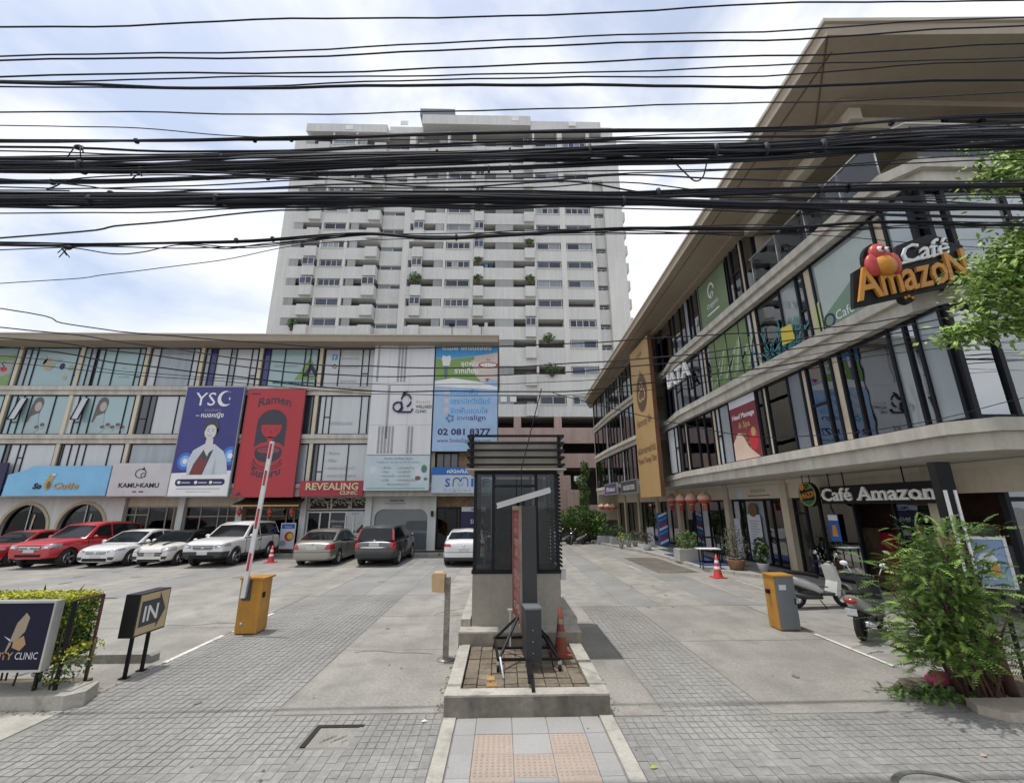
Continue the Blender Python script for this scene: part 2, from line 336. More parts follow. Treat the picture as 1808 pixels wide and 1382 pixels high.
# pavers: the nearest ones are single pieces, the others one joined part
pav = B(); singles = []
def fill(x0, x1, y0, y1, pw=.105, pl=.13, holes=()):
    nx = round((x1 - x0) / pw); ny = round((y1 - y0) / pl); pw = (x1 - x0) / nx; pl = (y1 - y0) / ny
    for j in range(ny):
        for i in range(nx):
            cx = x0 + (i + .5) * pw; cy = y0 + (j + .5) * pl
            if any(h[0] < cx < h[1] and h[2] < cy < h[3] for h in holes): continue
            z = rnd.uniform(-.003, .002); g_ = .0024
            singles.append((cy, cx, x0 + i * pw + g_, x0 + (i + 1) * pw - g_, y0 + j * pl + g_, y0 + (j + 1) * pl - g_, z))
hole = (-2.17, -1.62, 5.5, 5.98)
fill(-8.0, -.72, 3.4, 6.22, holes=(hole, (-9, -5.52, 4.9, 9))); fill(1.38, 8.6, 3.4, 6.06); fill(-5.58, -2.86, 6.24, 13.7); fill(2.05, 3.35, 6.08, 12.0)
vis = sorted([s for s in singles if s[0] > 4.72 and abs(s[1] - .3) < .62 * s[0] * 1.9], key=lambda s: s[0] * s[0] + .4 * (s[1] - .3) ** 2)[:290]; vset = set(vis)
for s in singles:
    if s in vset: piece('paver', paver_i, drive, s[2], s[3], s[4], s[5], -.03, s[6])
    else:
        x0, x1, y0, y1, z = s[2:]; k = .004
        pav.add([(x0, y0, -.02), (x1, y0, -.02), (x1, y1, -.02), (x0, y1, -.02), (x0 + k, y0 + k, z), (x1 - k, y0 + k, z), (x1 - k, y1 - k, z), (x0 + k, y1 - k, z)], [(4, 5, 6, 7), (0, 1, 5, 4), (1, 2, 6, 5), (2, 3, 7, 6), (3, 0, 4, 7)])
pav.obj('paver_field', paver, drive, kind='stuff')
# recessed square access cover
c = thing('access_cover', 'square sunken concrete cover set in the pavers left of the tiled strip', 'access cover', (-1.9, 5.75, 0))
B().box(-2.15, -1.65, 5.5, 5.95, -.06, -.006).obj('cover_plate', concrete2, c)
b = B(); b.box(-2.175, -2.115, 5.5, 5.985, -.03, .003).box(-2.115, -1.62, 5.925, 5.985, -.03, .003)
b.obj('recess_shade', mat('recess_shade_black', (.022, .02, .016), .95), c)  # black strips paint the shade of the sunken edge on two sides
b = B()
for i in range(9): b.beam((-2.0 + .03 * i, 5.6 + .03 * (i % 4), -.004), (-1.96 + .03 * i, 5.66 + .03 * (i % 4), -.004), .02, .006)
b.obj('worn_marks', joint, c)
# tiled strip in front of the island
ft = B().box(-.72, 1.38, 3.4, 6.2, -.03, -.012).obj('footpath', joint, kind='structure', loc=(0, 0, 0))
for x0, x1 in ((-.71, -.55), (1.20, 1.37)):
    slabs(ft, x0, x1, 3.4, 6.12, kerbc, 1.4, .012, .01, 'edge_stone')
slabs(ft, -.71, 1.37, 6.125, 6.2, kerbc, 2, .01, .01, 'edge_stone')
xs = [-.54, -.30, .125, .54, .955, 1.19]
for j in range(6):
    y1 = 6.11 - j * .405; y0 = y1 - .40
    for i in range(5):
        pk = (i in (1, 3) and j >= 1) or (i == 2 and j in (2, 4))
        piece('tactile_tile' if pk else 'paving_tile', tile_p if pk else tile_g, ft, xs[i] + .005, xs[i + 1] - .005, y0, y1, -.03, rnd.uniform(-.002, .002))
        if pk:
            d = B()
            for q in range(7):
                for r_ in range(7):
                    px, py = xs[i] + .04 + q * (xs[i + 1] - xs[i] - .08) / 6, y0 + .035 + r_ * .33 / 6
                    d.add([(px - .014, py - .014, .001), (px + .014, py - .014, .001), (px + .014, py + .014, .001), (px - .014, py + .014, .001), (px, py, .007)], [(0, 1, 4), (1, 2, 4), (2, 3, 4), (3, 0, 4)])
            d.obj('tactile_studs', tile_p, ft, kind='stuff')
# round manhole rim bottom right
c = thing('manhole_cover', 'round manhole cover with a dark worn rim in the pavers at lower right', 'manhole cover', (3.97, 4.43, 0))
fz = F((3.97, 4.43, .003), (1, 0, 0), (0, 1, 0), (0, 0, 1))
B().ring(fz, 0, 0, .39, .445, 0, .012, 0, 36).obj('rim', mat('iron', (.09, .09, .08), .7, .4, 12, .3, 40), c); B().lathe([(0.0, .008), (.39, .008)], (3.97, 4.43, 0), 32).obj('lid', concrete3, c)
# wear on the concrete: oil drips, hairline cracks, grit along the edges
fg = F((0, 0, 0), (1, 0, 0), (0, 1, 0), (0, 0, 1)); st1 = mat('oil_stain', (.20, .19, .17), .8, .2, 2, .25, 9); rs = random.Random(5); b = B()
for k in range(34):
    x, y = (rs.uniform(-24, 0), rs.uniform(16, 21.5)) if k < 18 else (rs.choice((rs.uniform(-5, -1), rs.uniform(3.5, 6), rs.uniform(2.2, 5))), rs.uniform(6.6, 15)); r = rs.uniform(.02, .16) * (1.3 if k < 18 else .35)
    b.flat([(x + r * rs.uniform(.6, 1.2) * math.cos(2 * math.pi * i / 11), y + 1.5 * r * rs.uniform(.6, 1.2) * math.sin(2 * math.pi * i / 11)) for i in range(11)], fg, .0045 + .0002 * k)
b.obj('oil_stain', st1, lot, kind='stuff'); b = B()
for x, y, a, n in ((-2.6, 8.6, .3, 9), (-1.6, 11.2, 1.4, 8), (-7.5, 10.5, .2, 12), (3.9, 14.2, .9, 9)):
    for i in range(n):
        a += rs.uniform(-.5, .5); x2, y2 = x + .16 * math.cos(a), y + .16 * math.sin(a); b.beam((x, y, .004), (x2, y2, .004), .007, .004); x, y = x2, y2
b.obj('hairline_crack', mat('crack', (.12, .115, .10), .95), drive, kind='stuff'); b = B()
for k in range(520):
    e_ = rs.randrange(6); x, y = [(-5.6 + rs.gauss(0, .05), rs.uniform(6.5, 13)), (-.78 + rs.gauss(0, .04), rs.uniform(6.2, 8.5)), (1.42 + rs.gauss(0, .05), rs.uniform(6.2, 9)), (rs.uniform(5.2, 6.6), 6.3 + rs.gauss(0, .12)), (rs.uniform(-7, -5.4), 6.4 + rs.gauss(0, .05)), (rs.uniform(-5, 7), rs.uniform(4.9, 12))][e_]; s_ = rs.uniform(.006, .02)
    b.add([(x - s_, y, .004), (x, y - s_, .006), (x + s_, y + s_ * .3, .004), (x, y + s_, .012)], [(0, 1, 3), (1, 2, 3)])
b.obj('grit', mat('grit', (.20, .17, .12), .95, .4, 9), drive, kind='stuff')
# litter: leaf and paper on the pavers
for px, py, m_, lb in ((4.95, 5.1, tile_p, 'dry pinkish leaf lying on the right-hand pavers'), (-.93, 6.02, wall_w, 'crumpled white paper scrap on pavers by the island corner'), (1.5, 5.0, leaf_y, 'small yellowish leaf on the pavers right of the tiles')):
    t_ = B(); t_.add([(px - .04, py, .006), (px, py - .02, .012), (px + .045, py + .01, .008), (px, py + .03, .02)], [(0, 1, 3), (1, 2, 3)]); t_.obj('litter', m_, label=lb, cat='litter', loc=(px, py, 0))
# ------------------------------------------------------------------ left shop building
def flatm(name, c, r=.55, **k): return mat(name, c, r, .07, 1.1, .03, 9, **k)
ink_k = flatm('print_black', (.02, .02, .022)); ink_w = flatm('print_white', (.78, .78, .78)); ink_navy = flatm('print_navy', (.018, .018, .075)); ink_gold = flatm('print_gold', (.42, .30, .12)); ink_b = flatm('print_blue', (.02, .12, .42)); ink_lb = flatm('print_lightblue', (.06, .33, .68)); ink_grey = flatm('print_grey', (.33, .35, .36)); ink_red = flatm('print_red', (.48, .03, .045)); ink_skin = flatm('print_skin', (.62, .47, .38)); ink_green = flatm('print_green', (.20, .33, .10)); ink_or = flatm('print_orange', (.62, .28, .045)); ink_y = flatm('print_yellow', (.62, .5, .06)); ink_pk = flatm('print_pale', (.60, .63, .68)); ink_br = flatm('print_brown', (.16, .09, .05)); ink_dg = flatm('print_charcoal', (.055, .06, .07)); ink_teal = flatm('print_teal', (.04, .22, .24))
LB = thing('shop_building', 'long four storey shop building with brown flat roof behind the parked cars', 'building', (-14, 26, 0))
for z0, z1 in ((3.05, 3.75), (5.98, 6.48), (8.80, 9.30)):
    B().box(-34, -.3, 24.42, 34, z1 - .24, z1).box(-34, -.32, 24.52, 33.9, z0, z1 - .243).obj('floor_slab', slabc, LB)
b = B().box(-34, -.22, 23.4, 35, 11.72, 12.08); b.obj('roof', roof_b, LB); B().box(-34.05, -.18, 23.36, 35, 12.083, 12.16).obj('roof_edge', roof_edge, LB)
B().box(-34, -.35, 27.5, 33.8, 3.76, 11.7).obj('inner_wall', int_cr, LB)
B().box(-34, -.3, 33.9, 34.2, 0, 11.7).box(-.6, -.3, 24.9, 33.9, 0, 11.7).obj('side_wall', wall_c, LB)
for x in (-32, -28.43, -24.85, -21.05, -17.85, -14.4, -10.83, -7.3, -3.9):
    for z0, z1 in ((3.76, 5.97), (6.49, 8.79), (9.31, 11.71)):
        if x > -7.4 and z0 > 6: continue
        piece('column', mat('column_pale', (.60, .54, .42), .75, .06, 1), LB, x - .10, x + .10, 24.56, 24.9, z0, z1)
fl = FL(24.66)
t_, w_, g_, d_, n_ = p_teal, p_blind, p_grey, p_dark, p_navy
window(LB, fl, [-33.4, -31.8, -30.4, -28.64], 9.31, 11.71, [g_, t_, t_])
window(LB, fl, [-28.22, -27.86, -27.5, -25.13, -24.76, -24.4, -24.07], 9.31, 11.71, [g_, t_, t_, t_, t_, g_], {3: 10.0})
window(LB, fl, [-23.95, -23.59, -22.9, -21.58, -21.25], 9.31, 11.71, [t_, t_, t_, t_], {3: 9.9})
window(LB, fl, [-20.86, -20.36, -18.41, -18.05], 9.31, 11.71, [w_, g_, w_])
window(LB, fl, [-17.65, -17.38, -17.0, -16.2, -15.87, -14.96, -14.6], 9.31, 11.71, [g_, n_, w_, g_, w_, w_], {5: 10.0})
window(LB, fl, [-14.22, -13.86, -13.0, -11.81, -11.49, -11.05], 9.31, 11.71, [n_, t_, t_, t_, t_])
window(LB, fl, [-10.61, -9.74, -8.38, -7.99, -7.56], 9.31, 11.71, [w_, w_, w_, w_], {2: 10.15})
window(LB, fl, [-33.4, -31, -30, -28.64], 6.49, 8.79, [t_, g_, t_])
window(LB, fl, [-28.22, -27.9, -27.51, -27.09, -25.74, -24.86, -24.4, -24.04, -23.55, -21.69, -21.25], 6.49, 8.79, [t_, t_, t_, t_, t_, w_, t_, t_, t_, t_], {1: 7.2, 6: 7.2})
window(LB, fl, [-20.84, -20.37, -20.02, -18.76, -18.1], 6.49, 8.79, [d_, d_, w_, w_], {0: 7.4})
window(LB, fl, [-17.6, -16.5, -14.65], 6.49, 8.79, [d_]); window(LB, fl, [-14.2, -12.6, -11.6, -11.0], 6.49, 8.79, [d_])
window(LB, fl, [-10.6, -10.3, -9.96, -8.23, -7.81, -7.56], 6.49, 8.79, [w_, w_, w_, w_, g_], {1: 7.5})
window(LB, fl, [-33.4, -31, -28.64], 3.76, 5.97, [d_, g_])
window(LB, fl, [-28.2, -27.75, -27.47, -26.96, -26.65, -25.0], 3.76, 5.97, [t_, d_, w_, w_, w_], {3: 5.2})
window(LB, fl, [-24.68, -24.57, -24.16, -23.74, -23.36, -22.04, -21.25], 3.76, 5.97, [w_, w_, w_, w_, w_, w_], {3: 4.5})
window(LB, fl, [-20.85, -18.24, -18.05], 3.76, 5.97, [g_, d_]); window(LB, fl, [-17.6, -16, -14.65], 3.76, 5.97, [d_]); window(LB, fl, [-14.2, -12.6, -11.7, -11.0], 3.76, 5.97, [d_, d_, g_])
window(LB, fl, [-10.65, -10.41, -10.08, -8.72, -7.6], 3.76, 5.97, [d_, w_, w_, w_], {1: 4.4})
window(LB, fl, [-3.7, -3.3, -2.9, -2.5, -1.5, -.4], 3.76, 5.97, [d_, d_, d_, int_br, d_])
# tilted open sashes
for x in (-27.5, -24.05):
    b = B(); b.beam((x - .2, 24.58, 8.6), (x - .2, 24.25, 7.3), .05, .05).beam((x + .2, 24.58, 8.6), (x + .2, 24.25, 7.3), .05, .05).beam((x - .2, 24.25, 7.3), (x + .2, 24.25, 7.3), .05, .05)
    s = b.obj('open_sash', frame_d, LB); B().add([(x - .18, 24.58, 8.6), (x + .18, 24.58, 8.6), (x + .18, 24.26, 7.3), (x - .18, 24.26, 7.3)], [(0, 1, 2, 3)]).obj('pane', p_blind, s)
# printed films on the upper panes
fp = FL(24.635)
b = B(); b.ell(fp, -26.7, 10.7, .36, .42, .0, 0).ell(fp, -25.9, 10.55, .15, .2, 0, 1).ell(fp, -25.4, 10.45, .14, .18, 0, 0).ell(fp, -25.6, 9.85, .13, .14, 0, 0).ell(fp, -27.1, 10.95, .25, .3, .0, 2).ell(fp, -26.3, 10.9, .3, .16, 0.002, 2)
b.obj('window_print', [flatm('film_sand', (.40, .36, .27)), ink_navy, flatm('film_mist', (.33, .42, .43))], LB)
def lady(cx, w):
    b = B(); b.ell(fp, cx, 8.3, .30, .38, 0, 0).flat([(cx - .33, 8.25), (cx + .30, 8.3), (cx + .12, 7.3), (cx - .42, 7.2)], fp, .001, 0)
    b.flat([(cx - .22, 7.55), (cx + .18, 7.75), (cx + .3, 7.0), (cx + .2, 6.56), (cx - .5, 6.56)], fp, .002, 2).ell(fp, cx + .05, 8.12, .19, .28, .004, 1, 18)
    for k in range(w): b.ell(fp, cx + .25 + .28 * k, 6.85 + .14 * (k % 2), .13, .16, .005, 1 if k % 2 else 2, 12); b.ell(fp, cx + .25 + .28 * k, 6.93 + .14 * (k % 2), .12, .1, .006, 0, 12)
    b.obj('window_print', [flatm('film_hair', (.12, .11, .105)), flatm('film_skin', (.42, .385, .35)), flatm('film_gown', (.36, .45, .47))], LB)
lady(-26.65, 2); lady(-23.0, 5)
b = B(); b.add([fp.p(-13.6 + 3.2 + a, v, .002) for a, v in ((-1.1, 9.75), (.5, 9.75), (-.3, 11.15))], [(0, 1, 2)], 1); b.v = [(x - .8, y, z) for x, y, z in b.v]
b.add([fp.p(-11.2 + a, v, .004) for a, v in ((-.65, 9.95), (.35, 9.95), (-.2, 10.8))], [(0, 1, 2)], 0); b.add([fp.p(-11.25 + a, v, .006) for a, v in ((-.25, 10.0), (.12, 10.0), (-.1, 10.35))], [(0, 1, 2)], 2)
b.text(fp, 'WWW.CAMBRIDGETHAI.COM', -12.1, 9.5, .2, 0, width=2.9, d=.003, bold=.02).text(fp, '02000638385', -12.9, 10.55, .2, 2, width=1.4, d=.003)
b.obj('window_print', [ink_navy, ink_green, ink_grey], LB)
b = B(); b.rect(fp, -10.2, -9.9, 11.0, 11.35, .001, .003, 1).text(fp, 'f', -10.05, 11.05, .3, 2, d=.004, bold=.03).ring(fp, -10.02, 10.6, .09, .13, .001, .003, 0).text(fp, 'Revealing Clinic', -9.1, 11.05, .17, 3, d=.002).text(fp, 'Revealing Clinic', -9.1, 10.5, .17, 3, d=.002).text(fp, '020-755455', -9.1, 9.6, .2, 3, d=.002)
b.text(fp, 'REVEALING', -9.3, 7.05, .26, 3, d=.002, bold=.01)
for k, s in enumerate(('• Botox', '• Filler', '• ยกกระชับใบหน้า', '• ยกกระชับผิวสวย')): b.text(fp, s, -9.95, 5.35 - .42 * k, .25, 3, 'L', d=.002)
b.obj('window_print', [ink_k, ink_lb, ink_w, ink_grey], LB)
b = B(); b.flat([(-33, 9.35), (-28.75, 9.35), (-28.75, 11.3), (-33, 11.5)], fp, .001, 0).flat([(-30.5, 9.4), (-28.75, 9.4), (-28.75, 10.1)], fp, .003, 1).ell(fp, -29.2, 10.35, .2, .14, .003, 2).text(fp, 'S', -29.3, 10.4, .6, 3, d=.004).flat([(-33, 10.6), (-28.75, 10.9), (-28.75, 11.25), (-33, 11.0)], fp, .002, 1)
b.obj('window_print', [ink_grey, ink_green, ink_red, ink_navy], LB)
B().text(fp, 'La-Moe', -22.2, 9.85, .2, 0, d=.002, shear=.2).text(fp, 'clinic', -22.3, 10.4, .14, 0, d=.002).obj('window_print', [ink_grey], LB)
# ground floor: columns, walls, shop fronts
for x in (-21.3, -18.0, -14.75, -11.2, -7.55, -3.9, -.45):
    piece('shop_column', wall_w, LB, x - .17, x + .17, 25.35, 25.85, 0, 3.05)
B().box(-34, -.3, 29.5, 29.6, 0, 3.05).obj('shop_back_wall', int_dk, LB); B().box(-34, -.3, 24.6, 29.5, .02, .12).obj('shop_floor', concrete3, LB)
fs = FL(25.62)
# white wall with two arched windows
def archwall(x0, x1, arcs, zt):
    b = B(); z0 = .12; N_ = 14
    cols = sorted(arcs); cur = x0
    for cx, r, zc in cols:
        b.rect(fs, cur, cx - r, z0, zt, -.1, .1)
        pts = [(cx - r * math.cos(math.pi * i / N_), zc + r * 1.05 * math.sin(math.pi * i / N_)) for i in range(N_ + 1)]
        for i in range(N_): b.prism([pts[i], pts[i + 1], (pts[i + 1][0], zt), (pts[i][0], zt)], fs, -.1, .1)
        cur = cx + r
    b.rect(fs, cur, x1, z0, zt, -.1, .1)
    b.obj('arched_wall', wall_w, LB)
    for cx, r, zc in cols:
        f = B(); f.ring(fs, cx, zc, r - .03, r + .12, .1, .16, 0, 24, 0, 180, 1.05).rect(fs, cx - .02, cx + .02, z0, zc + r, -.05, -.01, 1).obj('arch_window', [mat('arch_trim', (.50, .42, .28), .6), alu], LB)
        w = LB.children[-1]
        fpiece('pane', gl_shop, w, fs, cx - r, cx + r, z0, zc + r * 1.04, -.09, -.07)
        B().beam((cx + .15, 25.66, .2), (cx + .3, 25.66, zc + .8), .09, .02).obj('door_stile', col_t, w)
archwall(-34, -21.5, [(-30.6, 1.28, 1.35), (-26.5, 1.28, 1.35), (-23.4, 1.28, 1.38)], 3.05)
alu_t = mat('frame_bronze', (.33, .27, .20), .45, .08, 3); whitef = mat('frame_white', (.70, .70, .69), .5, .05, 2); woodf = mat('wood_frame', (.28, .15, .07), .6, .2, 3, .15, 30, stretch=(1, 1, .2))
window(LB, fs, [-21.1, -20.6, -19.9, -18.9, -18.5, -18.2], .12, 2.55, [gl_shop, gl_shop, gl_shop, gl_shop, int_br], {0: 2.1, 1: 2.1}, 'shop_front', alu_t, .06)
window(LB, fs, [-17.8, -17.0, -16.0, -15.5, -14.95], .12, 2.55, [gl_shop, gl_shop, gl_shop, gl_shop], {0: 2.0, 1: 2.0, 2: 2.0, 3: 2.0}, 'shop_front', alu_t, .05)
B().box(-21.1, -18.2, 25.55, 25.75, 2.56, 3.05).box(-17.8, -14.95, 25.55, 25.75, 2.56, 3.05).obj('lintel', wall_c, LB)
for (x0, x1, n) in ((-21, -18.2, 7), (-17.8, -15, 9), (-33.8, -22, 16), (-14.4, -11.4, 9)):
    for k in range(n):
        x = x0 + (x1 - x0) * (k + .5) / n; h = rnd.uniform(.7, 2.1); y = rnd.uniform(26.6, 28.9); piece('shop_fitting', (int_br, int_dk, int_cr, ink_green, ink_dg, p_blind)[k * 5 % 6], LB, x - .3, x + .22, y, y + .35, .12, h)
# noodle shop: wooden front under a sloping brown awning
window(LB, fs, [-14.5, -13.9, -13.2, -12.2, -11.75, -11.4], .12, 2.5, [int_dk, gl_shop, gl_shop, gl_shop, gl_shop], {0: 2.0, 1: 2.0, 2: 2.0}, 'shop_front', woodf, .08)
b = B(); aw = mat('awning_brown', (.13, .055, .04), .75, .2, 2, .2, 25)
b.add([(-14.65, 24.45, 2.62), (-11.05, 24.45, 2.62), (-11.2, 25.5, 3.0), (-14.5, 25.5, 3.0), (-14.65, 24.45, 2.56), (-11.05, 24.45, 2.56), (-11.2, 25.5, 2.94), (-14.5, 25.5, 2.94)], [(0, 1, 2, 3), (7, 6, 5, 4), (0, 4, 5, 1), (1, 5, 6, 2), (3, 7, 4, 0), (2, 6, 7, 3)], 0)
for k in range(19):
    x = -14.6 + k * .195; b.beam((x, 24.46, 2.64), (-14.45 + k * .178, 25.5, 3.02), .05, .04, 0)
b.box(-14.66, -11.04, 24.40, 24.45, 2.53, 2.61, 1); b.obj('shop_awning', [aw, ink_gold], LB)
# beauty shop: white frames, scrolled fretwork over the door
window(LB, fs, [-11.0, -10.3, -9.75, -8.85, -8.4, -7.8], .12, 2.25, [gl_shop, gl_shop, ink_dg, gl_tint, gl_tint], {}, 'shop_front', whitef, .08)
window(LB, fs, [-11.0, -9.75, -8.6, -7.8], 2.33, 3.04, [int_dk, int_dk, int_dk], {}, 'shop_front', whitef, .06)
b = B(); f3 = FL(25.5)
for k in range(10):
    cx = -10.75 + k * .31; b.ring(f3, cx, 2.66 + .06 * (k % 2), .07, .11, 0, .03, 0, 12, 0, 300).ring(f3, cx + .12, 2.86 - .05 * (k % 3), .05, .085, 0, .03, 0, 10, 90, 380)
for cx in (-10.4, -9.15, -8.2): b.ring(f3, cx, 2.36, .5, .56, 0, .03, 0, 14, 0, 180, 1.1)
b.obj('scroll_fretwork', mat('fretwork', (.50, .46, .36), .7), LB)
B().text(FL(25.58), 'คลินิกความงาม', -9.3, 1.65, .17, 0, d=.0, width=.75).text(FL(25.58), 'โทร นัดหมาย', -9.3, 1.4, .11, 0, d=0).rect(FL(25.56), -8.8, -7.85, 2.02, 2.24, 0, .01, 1).text(FL(25.54), 'เปิดทุกวัน', -8.3, 2.08, .11, 2, d=0).obj('window_print', [ink_w, ink_pk, ink_b], LB)
# wellness shop: wide opening with rounded corners
b = B(); b.rect(fs, -7.38, -4.08, 2.35, 3.05, -.1, .1).rect(fs, -7.38, -7.22, .12, 2.35, -.1, .1).rect(fs, -4.22, -4.08, .12, 2.35, -.1, .1)
for sx, cx in ((1, -7.22), (-1, -4.22)):
    for k in range(6):
        t0, t1 = R(15 * k), R(15 * k + 15); r = .5; q = lambda t: (cx + sx * (r - r * math.cos(t)), 2.35 - r + r * math.sin(t))
        b.prism([q(t0), q(t1), (q(t1)[0], 2.351), (q(t0)[0], 2.351)], fs, -.1, .1)
b.obj('shop_front', wall_w, LB); sf = LB.children[-1]
fpiece('pane', gl_pale, sf, fs, -7.22, -4.22, .12, 2.34, -.03, -.01)
for x in (-6.7, -6.2, -5.7): piece('curtain', mat('curtain_grey', (.24, .26, .27), .9, .2, 3, stretch=(8, 8, .3)), LB, x, x + .42, 26.6, 26.7, .2, 2.3)
piece('counter', int_cr, LB, -5.6, -4.5, 27.4, 27.9, .12, 1.1); piece('inner_partition', wall_w, LB, -7.2, -4.1, 28.6, 28.7, .12, 3.0)
B().text(FL(25.5), 'รัมมนีเวช คลินิก', -6.0, 2.78, .13, 0, d=0, bold=.02).rect(FL(25.49), -6.7, -5.5, 2.64, 2.69, -.01, 0, 1).obj('shop_lettering', [ink_k, ink_grey], LB)
# dental shop: black door and blue printed window
window(LB, fs, [-3.7, -2.55, -2.4, -.6], .12, 2.45, [gl_shop, int_br, ink_navy], {}, 'shop_front', black, .1)
B().box(-3.7, -.6, 25.55, 25.75, 2.46, 3.05).obj('lintel', int_br, LB)
B().text(FL(25.55), 'SMILE', -1.4, 1.55, .32, 0, d=0, bold=.01).rect(FL(25.55), -1.75, -1.2, .75, 1.1, 0, .01, 0).rect(FL(25.53), -2.3, -.9, 2.2, 2.46, 0, .02, 1).text(FL(25.5), 'SMILE', -1.5, 2.25, .2, 2, d=0, bold=.02).obj('window_print', [ink_w, ink_pk, ink_b], LB)
B().box(-3.98, -3.86, 25.1, 25.3, 1.95, 2.25).obj('wall_lamp', black, LB)
B().box(-34, -.3, 24.55, 25.35, -.02, .12).box(-4.6, -3.3, 23.8, 24.55, -.02, .1).obj('walkway', kerbc, kind='structure', loc=(-14, 25, 0))
piece('step', kerbc, LB, -34, -.3, 25.3, 25.7, .0, .13)
for s in range(2): pass
# hanging things at the shops
def lantern(loc, r, h, lab, grp=None, m=None, cap=True):
    t = thing('paper_lantern', lab, 'lantern', loc, grp)
    rd = mat('lantern_red', (.50, .05, .05), .6, .15, 6, .2, 40); b = B(); x, y, z = loc
    prof = [(r * .35, h / 2)] + [(r * math.cos(a) * (1.0 + .04 * (i % 2)), h / 2 * math.sin(a)) for i, a in enumerate(R(72 - 14.4 * k) for k in range(11))] + [(r * .35, -h / 2)]
    if m: b.lathe(prof[:8], loc, 18, 0).lathe(prof[7:], loc, 18, 1); o = b.obj('lantern_body', [m, rd], t)
    else: b.lathe(prof, loc, 18); o = b.obj('lantern_body', rd, t)
    c = B(); c.cyl((x, y, z + h / 2 - .01), (x, y, z + h / 2 + .05), r * .4, n=10).cyl((x, y, z - h / 2 - .05), (x, y, z - h / 2 + .01), r * .4, n=10).tube([(x, y, z + h / 2 + .04), (x, y, z + h / 2 + .35)], .008, 5); c.obj('lantern_cap', mat('lantern_gold', (.45, .30, .06), .5), t)
    if cap:
        q = B()
        for k in range(14):
            a = 2 * math.pi * k / 14; q.tube([(x + r * .3 * math.cos(a), y + r * .3 * math.sin(a), z - h / 2 - .04), (x + r * .33 * math.cos(a), y + r * .33 * math.sin(a), z - h / 2 - .3)], .012, 4)
        q.obj('tassel', rd, t)
    return t
for x, lb in ((-14.35, 'left end'), (-12.7, 'middle'), (-11.5, 'right end')): lantern((x, 24.7, 2.25), .14, .36, 'small red paper lantern under the %s of the noodle shop awning' % lb, 'red lanterns at the noodle shop', cap=False)
# shop front furniture of the noodle shop
t = thing('wooden_bench', 'light wooden slatted bench in front of the noodle shop', 'bench', (-12.9, 25.1, .12)); b = B()
for k in range(6): piece('slat', woodf, t, -13.5 + k * .22, -13.38 + k * .22, 25.0, 25.04, .35, 1.0)
piece('seat', woodf, t, -13.55, -12.2, 24.98, 25.3, .55, .6)
for x in (-13.5, -12.25): piece('leg', woodf, t, x - .03, x + .03, 25.0, 25.28, .12, .56)
t = thing('poster_stand', 'standing menu poster with blue heading and round bowl picture beside the noodle shop door', 'poster stand', (-11.75, 25.0, .12))
f4 = FL(24.95); b = B(); b.rect(f4, -12.1, -11.3, .3, 1.65, 0, .03, 0).rect(f4, -12.05, -11.35, 1.35, 1.6, .03, .034, 1).ell(f4, -11.6, .95, .25, .25, .036, 3).ell(f4, -11.9, .6, .18, .15, .036, 2).ell(f4, -11.55, .95, .16, .16, .039, 4).text(f4, 'ราเมน', -11.7, 1.4, .16, 5, d=.037)
b.obj('poster', [ink_pk, ink_b, ink_grey, ink_red, ink_y, ink_w], t); piece('leg', woodf, t, -12.1, -12.04, 24.96, 25.2, .12, .4); piece('leg', woodf, t, -11.36, -11.3, 24.96, 25.2, .12, .4)
# ------------------------------------------------------------------ signs on the left building
LF = FL(24.3)
def board(name, label, cat, fr, a0, a1, b0, b1, m, th=.1, edge=None, poly=None, group=None):
    p = fr.p((a0 + a1) / 2, b0, 0); t = thing(name, label, cat, p, group)
    b = B(); b.prism(poly or [(a0, b0), (a1, b0), (a1, b1), (a0, b1)], fr, -th, 0); b.obj('panel', m, t)
    if edge:
        e = B(); w = .045; e.rect(fr, a0 - w, a1 + w, b0 - w, b0, -th - .02, .012).rect(fr, a0 - w, a1 + w, b1, b1 + w, -th - .02, .012).rect(fr, a0 - w, a0, b0, b1, -th - .02, .012).rect(fr, a1, a1 + w, b0, b1, -th - .02, .012); e.obj('frame', edge, t)
    return t
t = board('shop_sign', 'dark navy sign at the far left end beside the light blue sign', 'sign', LF, -28.6, -26.98, 3.15, 4.9, ink_navy)
t = board('shop_sign', 'light blue shop sign with a slanted upper left corner and gold lettering', 'sign', LF, -26.85, -21.42, 3.12, 4.72, flatm('sign_skyblue', (.21, .49, .74)), poly=[(-26.85, 3.12), (-21.42, 3.12), (-21.4, 4.72), (-25.6, 4.72), (-25.9, 4.5), (-26.8, 4.25)])
b = B(); b.text(LF, 'So', -25.1, 3.5, .42, 0, d=.012, ext=.03, bold=.03, shear=.2).text(LF, 'Cutie', -23.6, 3.5, .45, 1, d=.012, ext=.03, bold=.03, shear=.2, width=1.35)
b.ell(LF, -24.55, 3.75, .2, .33, .02, 1).ell(LF, -24.45, 4.12, .16, .16, .024, 1).ell(LF, -24.5, 3.7, .1, .2, .03, 2).ell(LF, -24.35, 4.25, .12, .06, .03, 3); b.obj('lettering', [ink_k, ink_gold, ink_br, ink_pk], t)
t = board('shop_sign', 'pale grey square shop sign with black ring emblem above black lettering', 'sign', LF, -21.33, -18.1, 3.1, 4.86, flatm('sign_palegrey', (.55, .54, .56)))
b = B(); b.ring(LF, -19.75, 4.3, .26, .30, .01, .02, 0, 28, 0, 330, .85).ring(LF, -19.6, 4.2, .1, .135, .01, .02, 0, 14, -60, 240).flat([(-19.72, 4.5), (-19.62, 4.66), (-19.55, 4.48)], LF, .02, 0).text(LF, 'KAMU•KAMU', -19.72, 3.55, .34, 0, d=.01, bold=.03, width=2.15, shear=-.05)
